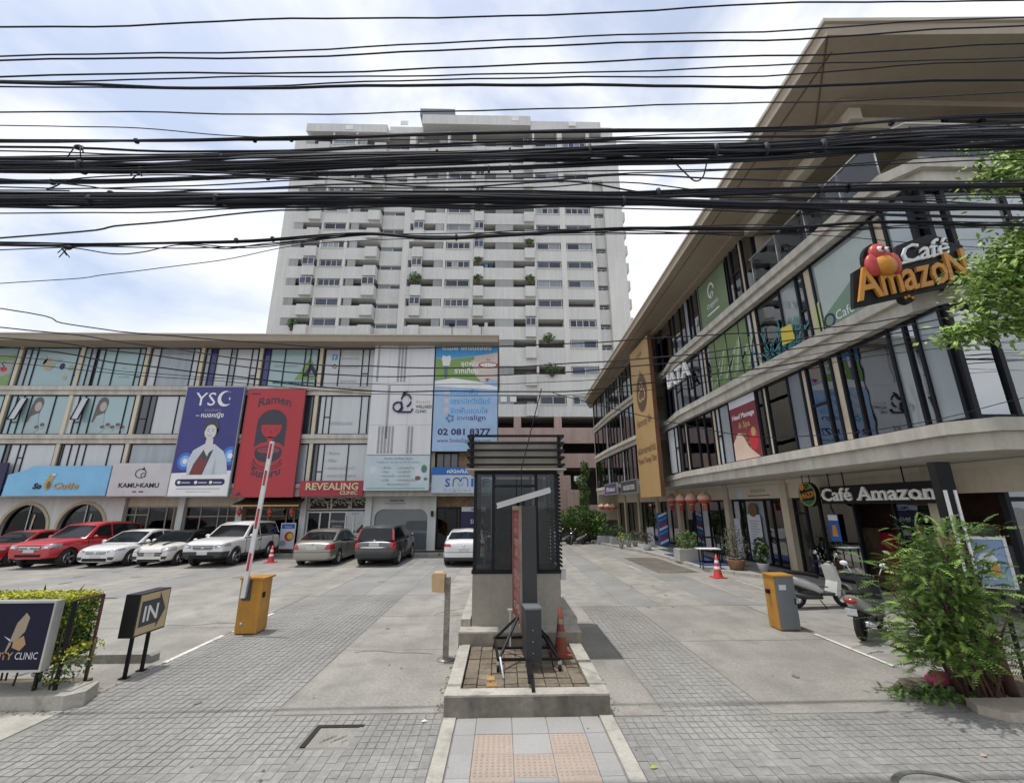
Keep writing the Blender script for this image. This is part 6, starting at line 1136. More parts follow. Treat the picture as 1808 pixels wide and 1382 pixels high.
def frontface(gz0, gz1, gw, hz, hx=.70, hr=(.21, .13, .075), gm_=None, bars=2, low=None, platez=.52, fog=True, chr_=True, dark=None):
    def fn(put, y, w):
        pt = put.patch; h = hr[2]
        V = lambda x, z: Vector((x, 0, z))
        if dark: pt('front_bumper', plast, [((0, y - .42, 0), (0, 1, 0)), ((0, 0, dark), (0, 0, -1))], .008)
        pt('grille', gm_ or blackm, [((0, y - .3, 0), (0, 1, 0)), ((0, 0, gz0), (0, 0, 1)), ((0, 0, gz1), (0, 0, -1)), ((gw, 0, gz1), (-1, 0, .5)), ((-gw, 0, gz1), (1, 0, .5))], .010)
        if chr_:
            for i in range(bars):
                z = gz0 + (gz1 - gz0) * (i + .7) / (bars + .4); pt('grille_bar', chrome, [((0, y - .3, 0), (0, 1, 0)), ((0, 0, z - .014), (0, 0, 1)), ((0, 0, z + .014), (0, 0, -1)), ((gw * .95, 0, 0), (-1, 0, 0)), ((-gw * .95, 0, 0), (1, 0, 0))], .016)
            pt('emblem', chrome, [((0, y - .3, 0), (0, 1, 0)), ((-.06, 0, 0), (1, 0, 0)), ((.06, 0, 0), (-1, 0, 0)), ((0, 0, (gz0 + gz1) / 2 - .05), (0, 0, 1)), ((0, 0, (gz0 + gz1) / 2 + .05), (0, 0, -1))], .022)
        for s in (-1, 1):
            pt('headlight', lampw, [((0, y - .46, 0), (0, 1, 0)), ((s * w * .52, 0, hz), (s, 0, .25)), ((s * w * .52, 0, hz - h), (-s * .22, 0, 1)), ((s * w * .52, 0, hz + h * .7), (s * .22, 0, -1))], .009)
            pt('lamp_lens', chrome, [((0, y - .3, 0), (0, 1, 0)), ((s * w * .64, 0, 0), (s, 0, 0)), ((s * w * .80, 0, 0), (-s, 0, 0)), ((0, 0, hz - h * .35), (0, 0, 1)), ((0, 0, hz + h * .55), (0, 0, -1))], .013)
            if fog: pt('fog_lamp', plast, [((0, y - .4, 0), (0, 1, 0)), ((s * w * .60, 0, .4), (s, 0, 0)), ((s * w * .84, 0, .4), (-s, 0, .4)), ((0, 0, .33), (0, 0, 1)), ((0, 0, .45), (0, 0, -1))], .012)
        l0, l1 = low or (.28, .40)
        pt('lower_intake', blackm, [((0, y - .3, 0), (0, 1, 0)), ((0, 0, l0), (0, 0, 1)), ((0, 0, l1), (0, 0, -1)), ((w * .56, 0, 0), (-1, 0, 0)), ((-w * .56, 0, 0), (1, 0, 0))], .012)
        pt('front_lip', plast, [((0, y - .5, 0), (0, 1, 0)), ((0, 0, .25), (0, 0, -1))], .007)
        put('number_plate', plate_m, lambda q: q.box(-.22, .22, y - .05, y + .012, platez - .065, platez + .065))
    return fn
def rearface(tz, tx, tr, platez, bumpz=(.2, .42), dark=True, bar=None, vert=False):
    def fn(put, y, w):
        pt = put.patch
        for s in (-1, 1):
            if vert: pl_ = [((0, y + .30, 0), (0, -1, 0)), ((s * w * .74, 0, tz), (s, 0, -.12)), ((0, 0, tz - tr[2]), (0, 0, 1))]
            else: pl_ = [((0, y + .36, 0), (0, -1, 0)), ((s * w * (tx - tr[0] / w), 0, tz), (s, 0, -.55)), ((0, 0, tz - tr[2]), (0, 0, 1)), ((0, 0, tz + tr[2]), (0, 0, -1))]
            pt('tail_light', lampr, pl_, .010)
            if vert: put('tail_light', lampr, lambda q: q.beam((s * w * .875, y + .13, 1.08), (s * w * .775, y + .36, 1.50), .10, .07, up=(s * 1.0, 0, 0)))
        put('number_plate', plate_m, lambda q: q.box(-.22, .22, y - .012, y + .05, platez - .065, platez + .065))
        if dark: pt('lower_bumper', plast, [((0, y + .5, 0), (0, -1, 0)), ((0, 0, bumpz[1]), (0, 0, -1))], .010)
        if bar: pt('chrome_strip', chrome, [((0, y + .3, 0), (0, -1, 0)), ((0, 0, bar - .022), (0, 0, 1)), ((0, 0, bar + .022), (0, 0, -1)), ((w * .62, 0, 0), (-1, 0, 0)), ((-w * .62, 0, 0), (1, 0, 0))], .012)
        pt('bumper_gap', blackm, [((0, y + .5, 0), (0, -1, 0)), ((0, 0, .597), (0, 0, 1)), ((0, 0, .612), (0, 0, -1))], .004)
        put('emblem', chrome, lambda q: q.sphere((0, y + .02, platez + .16), .05, .03, .035))
    return fn
PI = math.pi
red1 = paint('paint_red', (.42, .025, .03)); red2 = paint('paint_scarlet', (.48, .03, .04)); whitep = paint('paint_white', (.72, .72, .71)); ivory = paint('paint_ivory', (.70, .69, .635)); silverp = mat('paint_champagne', (.36, .35, .31), .3, .04, .6, 0, metal=.55, coat=.6); darkp = mat('paint_graphite', (.10, .10, .105), .28, .04, .6, 0, metal=.5, coat=.7)
sr = lambda H, wf_, rf, rr_, rb: [(wf_, .93), (rf, H - .05), (rf - .45, H), (rr_ + .3, H - .01), (rr_, H - .07), (rb, .99)]
car('red sedan at the far left, nose outward, cut by the picture edge', (-22.75, 22.4, 0), PI, 4.5, 1.8, sedan_st(4.5, .93, 1.02, .95), [(1.15, .93), (.35, 1.40), (-.1, 1.45), (-.75, 1.43), (-1.15, 1.35), (-1.85, 1.02)], .93, red1, .325, 1.42, -1.28, frontface(.44, .64, .50, .68, .80, (.20, .16, .055), bars=1, low=(.26, .34), platez=.45), None)
car('tall red pickup based wagon with silver grille between the red sedan and white sedan', (-19.95, 22.15, 0), PI, 4.95, 1.88, suv_st(4.95, 1.14, 1.16, .36), [(.95, 1.15), (.25, 1.70), (-.2, 1.80), (-1.5, 1.80), (-2.1, 1.74), (-2.35, 1.2)], 1.14, red2, .385, 1.62, -1.5, frontface(.76, .94, .46, .87, .80, (.22, .18, .085), bars=3, platez=.74, low=(.50, .60)), None, suv=True)
car('white sedan with dark windows, nose outward beside the tall red wagon', (-17.45, 22.3, 0), PI, 4.6, 1.82, sedan_st(4.6, .92, 1.02, .95), [(1.15, .93), (.3, 1.40), (-.15, 1.46), (-.8, 1.44), (-1.2, 1.36), (-1.9, 1.02)], .93, whitep, .33, 1.45, -1.32, frontface(.56, .67, .44, .67, .80, (.21, .17, .05), bars=2, low=(.28, .40), platez=.47), None)
car('small off white hatchback with black roof and two black bonnet stripes', (-15.3, 22.1, 0), PI, 3.85, 1.72, [(-1.925, .85, .36, .84), (-1.86, .97, .26, .94), (-1.5, 1.0, .2, 1), (-.6, .99, .2, 1), (.3, .98, .2, 1), (.85, .96, .2, 1), (1.3, .93, .2, .98), (1.65, .87, .2, .95), (1.84, .79, .22, .90), (1.90, .73, .24, .86), (1.925, .64, .3, .82)], [(.85, .95), (.25, 1.36), (-.2, 1.41), (-1.0, 1.40), (-1.4, 1.34), (-1.82, .98)], .95, ivory, .30, 1.22, -1.24, frontface(.46, .60, .54, .70, .70, (.14, .14, .11), bars=1, low=(.26, .33), platez=.52), None, roof_m=black, stripes=True, wt=.80)
car('large white suv with dark lower bumper beside the small black roofed hatchback', (-12.8, 22.2, 0), PI, 4.85, 1.88, suv_st(4.85, 1.12, 1.16, .34), [(.95, 1.14), (.25, 1.68), (-.2, 1.80), (-1.5, 1.80), (-2.0, 1.75), (-2.3, 1.2)], 1.14, whitep, .385, 1.5, -1.42, frontface(.74, .90, .46, .86, .80, (.23, .18, .075), bars=2, low=(.40, .52), platez=.60, dark=.66), None, suv=True)
car('silver beige sedan parked nose in, seen from behind, right of the raised barrier arm', (-8.25, 22.2, 0), R(1), 4.75, 1.8, sedan_st(4.75, .95, 1.06, .97), [(1.1, .95), (.3, 1.42), (-.2, 1.48), (-.8, 1.46), (-1.2, 1.38), (-1.95, 1.05)], .95, silverp, .33, 1.4, -1.4, None, rearface(.82, .84, (.17, .135, .10), .78, (.2, .46), False, None))
car('dark grey suv parked nose in with tall red tail lamps', (-5.45, 21.9, 0), R(-1), 4.5, 1.82, suv_st(4.5, 1.05, 1.10, .26, 1.08), [(1.0, 1.08), (.2, 1.58), (-.3, 1.66), (-1.4, 1.64), (-1.85, 1.58), (-2.14, 1.1)], 1.08, darkp, .35, 1.35, -1.27, None, rearface(.86, .86, (.075, .13, .13), .92, (.26, .56), True, .80, True), suv=True)
car('white sedan parked nose in beside the guard booth', (-1.62, 21.8, 0), 0, 4.7, 1.84, sedan_st(4.7, .95, 1.10, .97), [(1.1, .95), (.3, 1.38), (-.2, 1.45), (-.9, 1.43), (-1.3, 1.36), (-1.95, 1.08)], .95, whitep, .34, 1.42, -1.4, None, rearface(.88, .82, (.20, .135, .055), .70, (.2, .40), True, None))
# scooters
def scooter(name, label, loc, rz, pm, dark, sc=1.0, pm2=None):
    pm2 = pm2 or pm
    t = thing(name, label, 'scooter', loc, None, rz); ORG[t.name] = Vector((0, 0, 0)); t.scale = (sc, sc, sc); put = lambda n, m_, q: q.obj(n, m_, t, local=True)
    for y in (.63, -.63):
        w = B(); w.lathe([(.17, -.045), (.235, -.05), (.265, 0), (.235, .05), (.17, .045)], (0, y, .265), 24, 0, 'x'); wo = put('wheel', tyre_m, w); r_ = B(); r_.lathe([(.165, -.03), (.18, 0), (.165, .03)], (0, y, .265), 20, 0, 'x')
        for j in range(5): a = 2 * PI * j / 5; r_.beam((0, y, .265), (0, y + .17 * math.cos(a), .265 + .17 * math.sin(a)), .03, .04, up=(1, 0, 0))
        r_.obj('rim', rim_m if not dark else blackm, wo, local=True)
    fv = F((0, 0, 0), (0, 1, 0), (0, 0, 1), (1, 0, 0))
    def loft(rings, m_, n_):
        q = B(); 
        for y, z, w, h in rings: q.v += [(w * math.cos(2 * PI * j / 12), y, z + h * math.sin(2 * PI * j / 12)) for j in range(12)]
        for i in range(len(rings) - 1):
            for j in range(12): q.f.append((i * 12 + j, i * 12 + (j + 1) % 12, i * 12 + 12 + (j + 1) % 12, i * 12 + 12 + j)); 
        q.f += [tuple(range(12)), tuple((len(rings) - 1) * 12 + j for j in range(12))]; q.m = [0] * len(q.f); q.s = [True] * (len(q.f) - 2) + [False] * 2; return put(n_, m_, q)
    loft([(-.98, .80, .05, .03), (-.9, .77, .11, .07), (-.7, .68, .15, .12), (-.4, .58, .17, .14), (-.12, .46, .16, .14), (.02, .36, .13, .09)], pm, 'rear_body')
    loft([(-.82, .835, .10, .03), (-.6, .84, .14, .05), (-.3, .80, .15, .05), (-.02, .74, .11, .05), (.02, .70, .06, .03)], blackm, 'seat')
    B_ = B(); B_.prism([(-.05, .30), (.36, .30), (.40, .36), (-.05, .36)], fv, -.16, .16); put('footboard', plast, B_)
    q = B(); q.prism([(.30, .30), (.42, .30), (.50, .62), (.40, .98), (.33, 1.0), (.40, .62)], fv, -.19, .19); put('leg_shield', pm2, q)
    loft([(.34, .98, .12, .06), (.42, 1.0, .13, .09), (.5, .94, .10, .09), (.56, .85, .05, .06)], pm2, 'front_cowl')
    q = B(); q.sphere((0, .52, .93), .08, .06, .06); put('headlight', lampw, q)
    q = B(); q.tube([(-.33, .28, 1.04), (-.2, .36, 1.08), (0, .38, 1.05), (.2, .36, 1.08), (.33, .28, 1.04)], .018, 8); put('handlebar', blackm, q)
    for s in (-1, 1):
        q = B(); q.tube([(s * .22, .36, 1.07), (s * .30, .36, 1.24)], .008, 6).sphere((s * .34, .35, 1.28), .075, .02, .05); put('mirror', chrome if not dark else ink_w, q)
        q = B(); q.tube([(s * .07, .63, .265), (s * .07, .5, .62), (s * .03, .42, .9)], .022, 7); put('fork', alu, q)
    q = B()
    for i in range(9):
        a0, a1 = R(20 + 15 * i), R(35 + 15 * i); q.add([(x, .63 + .30 * math.cos(a), .265 + .30 * math.sin(a)) for a in (a0, a1) for x in (-.07, .07)], [(0, 1, 3, 2)])
    put('front_mudguard', pm2, q)
    q = B(); q.tube([(.14, -.05, .26), (.16, -.4, .28), (.17, -.85, .36)], .045, 8, r1=.06); put('exhaust', chrome if dark else plast, q)
    q = B(); q.box(-.12, .12, -.55, -.1, .22, .42); put('engine', plast, q)
    q = B(); q.sphere((0, -.98, .74), .11, .04, .05); put('tail_light', lampr, q); q = B(); q.prism([(-.09, .50), (.09, .50), (.09, .62), (-.09, .62)], F((0, -1.02, 0), (1, 0, 0), (0, 0, 1), (0, -1, 0)), 0, .01); put('number_plate', plate_m, q)
    q = B(); q.beam((0, -1.0, .64), (0, -1.02, .48), .14, .02, up=(0, 1, 0)); put('rear_mudguard', plast, q)
    q = B(); q.tube([(.12, -.1, .2), (.22, -.02, .02)], .012, 6); put('stand', blackm, q)
    return t
white_s = mat('scooter_white', (.60, .60, .57), .3, .04, 3, coat=.5)
s0 = scooter('motor_scooter', 'white scooter parked side on behind the right barrier machine', (8.05, 11.65, 0), R(-86), white_s, False)
s1 = scooter('motor_scooter', 'scooter with pale tail half hidden behind the leafy bush, seen from the rear', (7.35, 9.3, 0), R(-52), mat('scooter_pale', (.38, .37, .35), .35, .06, 3, coat=.4), True, 1.0, mat('scooter_dark', (.035, .035, .04), .3, .06, 3, coat=.4))
for x, y, rz, lb in ((4.1, 30.2, 40, 'far scooter by the round shrub, the left one'), (5.0, 30.0, 25, 'far scooter by the round shrub, the right one')):
    c = copy_tree(s1); c.location = (x, y, 0); c.rotation_euler = (0, 0, R(rz + 90)); c['label'] = lb; c['group'] = 'scooters by the far shrub'; c.scale = (.8, .8, .8)

# ------------------------------------------------------------------ vegetation
def frond(b, p, d, l, nl, lw, m):
    d = d.normalized(); s = d.cross(Vector((0, 0, 1)))
    if s.length < .05: s = Vector((1, 0, 0))
    s.normalize(); up = s.cross(d); s.rotate(Matrix.Rotation(rnd.uniform(-.8, .8), 3, d)); 
    for i in range(nl):
        f = (i + .5) / nl; q = p + d * l * f + Vector((0, 0, -.25 * l * f * f)); w = lw * math.sin(PI * min(1, f * .9 + .15)) 
        for e in (-1, 1):
            tip = q + s * e * w + d * w * .45 + up * rnd.uniform(-.15, .15) * w; h = d * .0115
            b.add([q - h, tip, q + h + d * .006], [(0, 1, 2)], m)
t = thing('leafy_bush', 'feathery green roadside bush with dark reddish stems at the lower right', 'bush', (6.35, 6.35, 0)); b = B(); st_ = B()
mains = []
for k in range(30):
    a = rnd.uniform(0, 2 * PI); base_ = Vector((6.38 + .22 * math.cos(a), 6.4 + .2 * math.sin(a), .02)); lean = Vector((rnd.uniform(-.75, .4), rnd.uniform(-.35, .45), rnd.uniform(.9, 1.9))); mid = base_ + lean * .5 + Vector((0, 0, .15)); tip = base_ + lean
    st_.tube([base_, mid, tip], .022, 6, r1=.006); mains.append((base_, mid, tip))
st_.tube([(6.85, 6.45, 0), (6.8, 6.5, .8), (6.68, 6.6, 1.5), (6.62, 6.65, 2.1)], .085, 9, r1=.035)
for lx, ly, tx, ty, h in ((6.45, 6.35, 6.7, 6.6, 2.1), (6.6, 6.4, 6.95, 6.7, 1.9), (6.5, 6.5, 6.5, 6.9, 2.2)): st_.tube([(lx, ly, 0), ((lx + tx) / 2 + .05, (ly + ty) / 2, h / 2), (tx, ty, h)], .05, 8, r1=.02)
st_.obj('stem', bark2, t)
lobes = [((5.98, 6.3, 1.0), (.55, .45, .42), 420), ((6.1, 6.35, 1.45), (.5, .45, .36), 300), ((6.3, 6.4, 1.85), (.42, .35, .22), 130), ((5.78, 6.2, .66), (.42, .36, .22), 220), ((6.35, 6.45, .95), (.5, .45, .6), 260), ((6.6, 6.6, 1.5), (.4, .4, .4), 150), ((6.0, 6.2, .62), (.6, .4, .2), 200), ((6.5, 6.4, 2.15), (.5, .3, .12), 70), ((6.9, 6.6, 1.0), (.4, .4, .6), 90)]
for c, r, n in lobes:
    for _ in range(int(n * 1.5)):
        v = Vector((rnd.gauss(0, .55), rnd.gauss(0, .55), rnd.gauss(0, .55))); p = Vector((c[0] + v.x * r[0], c[1] + v.y * r[1], c[2] + v.z * r[2]))
        if p.z < .3: continue
        d = Vector((p.x - 6.3 + rnd.uniform(-.4, .4), p.y - 6.4 + rnd.uniform(-.4, .4), rnd.uniform(-.15, .45))); frond(b, p, d, rnd.uniform(.13, .33), 8, rnd.uniform(.024, .05), (0, 0, 0, 0, 1, 1, 1, 2, 0, 2)[rnd.randrange(10)] if rnd.random() < .975 else 3)
b.obj('foliage', [leaf_b, leaf_m, leaf_t, mat('leaf_dead', (.17, .11, .05), .7, .3, 4)], t)
t = thing('weed_patch', 'low green weeds spreading on the ground under the leafy bush', 'weeds', (5.9, 6.5, 0)); b = B()
for _ in range(260):
    p = Vector((rnd.gauss(5.85, .3), rnd.gauss(6.5, .16), .01)); d = Vector((rnd.uniform(-1, 1), rnd.uniform(-1, 1), rnd.uniform(.2, 1.0))); frond(b, p, d, rnd.uniform(.08, .16), 4, .03, rnd.randrange(2))
b.obj('foliage', [leaf_b, leaf_m], t); del t['category'], t['label']; t['kind'] = 'stuff'
B().prism([(5.45, 6.75), (5.6, 6.45), (6.1, 6.25), (9, 6.2), (9, 7.2), (5.9, 7.1)], fz, .004, .02).obj('soil', moss, kind='structure', loc=(6.5, 6.5, 0))
rk = thing('kerb_block', 'short pinkish concrete kerb block at the lower right border', 'kerb', (6.6, 5.95, 0)); B().prism([(6.05, 5.78), (8.5, 5.75), (8.5, 6.15), (5.95, 6.2), (5.88, 6.0)], fz, -.02, .10).obj('block', mat('kerb_pink', (.40, .345, .29), .9, .15, 2, .1, 20), rk)
B().sphere((6.2, 6.75, .12), .22, .12, .1).sphere((6.35, 6.8, .1), .16, .1, .09).obj('plastic_bag', flatm('bag_pink', (.45, .06, .13)), label='pink plastic bag on the ground under the leafy bush', cat='bag', loc=(6.25, 6.77, .02))
t = thing('iron_fence', 'thin dark iron fence with red bar behind the leafy bush', 'fence', (7.6, 6.9, 0))
for k in range(7): piece('rail', black, t, 7.0 + k * .28, 7.03 + k * .28, 6.88, 6.91, .02, 1.0)
piece('top_rail', black, t, 7.0, 8.75, 6.87, 6.92, .98, 1.02); piece('red_bar', ink_red, t, 7.18, 7.25, 6.8, 6.86, .1, .75)
# tree reaching in from the right
t = thing('street_tree', 'light green leafy tree branches reaching in at the upper right', 'tree', (10.4, 5.6, 0)); b = B()
b.tube([(10.4, 5.6, 0), (10.3, 5.6, 2.5), (10.0, 5.55, 4.5), (9.7, 5.5, 6.5), (9.4, 5.5, 8.5)], .2, 10, r1=.06)
limbs = [[(9.95, 5.55, 4.6), (8.9, 5.5, 5.3), (7.9, 5.5, 5.6), (7.0, 5.5, 5.55)], [(9.8, 5.5, 6.0), (8.9, 5.5, 6.2), (8.0, 5.45, 6.0), (7.2, 5.5, 5.95)], [(9.6, 5.5, 7.2), (8.7, 5.5, 7.5), (7.9, 5.5, 7.4), (7.45, 5.5, 7.2)], [(10.0, 5.6, 4.3), (8.9, 5.6, 4.8), (7.6, 5.55, 4.95), (6.4, 5.55, 4.85)], [(9.6, 5.5, 7.4), (8.8, 5.6, 8.0), (8.0, 5.6, 8.1)]]
for l in limbs: b.tube(l, .05, 6, r1=.012)
b.obj('trunk', bark, t); b = B()
def tleaf(b, p, s):
    a = Vector((rnd.uniform(-1, 1), rnd.uniform(-1, .3), rnd.uniform(.2, 1))).normalized(); u = Vector((rnd.uniform(-1, 1), rnd.uniform(-1, 1), rnd.uniform(-1.2, .3))); u = (u - a * u.dot(a)).normalized(); v = a.cross(u); m = 0 if rnd.random() < .6 else 1 + rnd.randrange(2)
    b.add([p, p + u * s * .5 + v * s * .24 + a * s * .05, p + u * s, p + u * s * .5 - v * s * .24 + a * s * .05], [(0, 1, 2), (0, 2, 3)], m)
clump = [((7.05, 5.5, 5.55), (.38, .3, .42), 420), ((7.5, 5.5, 5.85), (.5, .35, .45), 640), ((8.0, 5.5, 5.7), (.5, .4, .75), 900), ((7.7, 5.5, 5.2), (.35, .3, .45), 420), ((8.0, 5.5, 6.35), (.45, .3, .3), 360), ((7.75, 5.5, 7.45), (.36, .25, .28), 300), ((8.3, 5.5, 7.75), (.5, .3, .35), 420), ((8.5, 5.5, 8.1), (.5, .3, .2), 160), ((6.45, 5.55, 4.82), (.28, .2, .17), 130), ((6.85, 5.55, 4.95), (.35, .2, .16), 190), ((7.4, 5.55, 5.0), (.35, .25, .2), 170), ((7.45, 5.5, 6.0), (.3, .2, .2), 200), ((7.5, 5.5, 8.1), (.16, .1, .12), 40), ((9.4, 5.6, 6), (1, .8, 1.6), 900), ((8.9, 5.6, 4.9), (.7, .6, .6), 500)]
for c, r, n in clump:
    for _ in range(int(n * 1.5)):
        v = Vector((rnd.gauss(0, .5), rnd.gauss(0, .5), rnd.gauss(0, .5))); tleaf(b, Vector((c[0] + v.x * r[0], c[1] + v.y * r[1], c[2] + v.z * r[2])), rnd.uniform(.07, .14))
b.obj('crown', [leaf_t, leaf_m, mat('leaf_tree_pale', (.30, .42, .13), .5, .3, 2, .2, 9)], t)
# far round shrub and the vine on the car park corner
t = thing('round_shrub', 'big dark green rounded shrub at the far end of the driveway', 'shrub', (5.7, 31.4, 0)); b = B()
for c, r, n in (((5.4, 31.2, 1.75), (1.4, .8, .75), 1500), ((6.6, 31.2, 1.6), (.8, .8, .6), 800), ((4.6, 31.2, 1.5), (.6, .7, .5), 500), ((5.8, 31.3, 1.1), (1.5, .8, .9), 900)): leaves(b, c, r, n, .17, nm=3)
b.obj('foliage', [leaf_d, leaf_m, leaf_b], t); b = B()
for k in range(14): x = rnd.uniform(4.6, 7.0); b.tube([(x, 31.5 + rnd.uniform(-.3, .3), 0), (x + rnd.uniform(-.3, .3), 31.4, 1.4)], .04, 5)
b.obj('stem', bark, t); B().box(4.3, 8.4, 32.3, 32.5, 0, 1.5).obj('garden_wall', int_dk, label='low dark wall behind the round shrub', cat='wall', loc=(6, 32.4, 0))
t = thing('climbing_vine', 'tall narrow green vine climbing between the car park and the right building', 'vine', (8.0, 42.5, 0)); b = B()
for k in range(12): leaves(b, (8.0 + rnd.uniform(-.3, .3), 42.5, .8 + k * .5), (.65 - .02 * k, .5, .5), 170, .22, nm=3)
b.obj('foliage', [leaf_m, leaf_d, leaf_b], t); B().tube([(8.0, 42.6, 0), (8.05, 42.5, 3), (8.0, 42.5, 6.4)], .07, 6).obj('stem', bark, t)
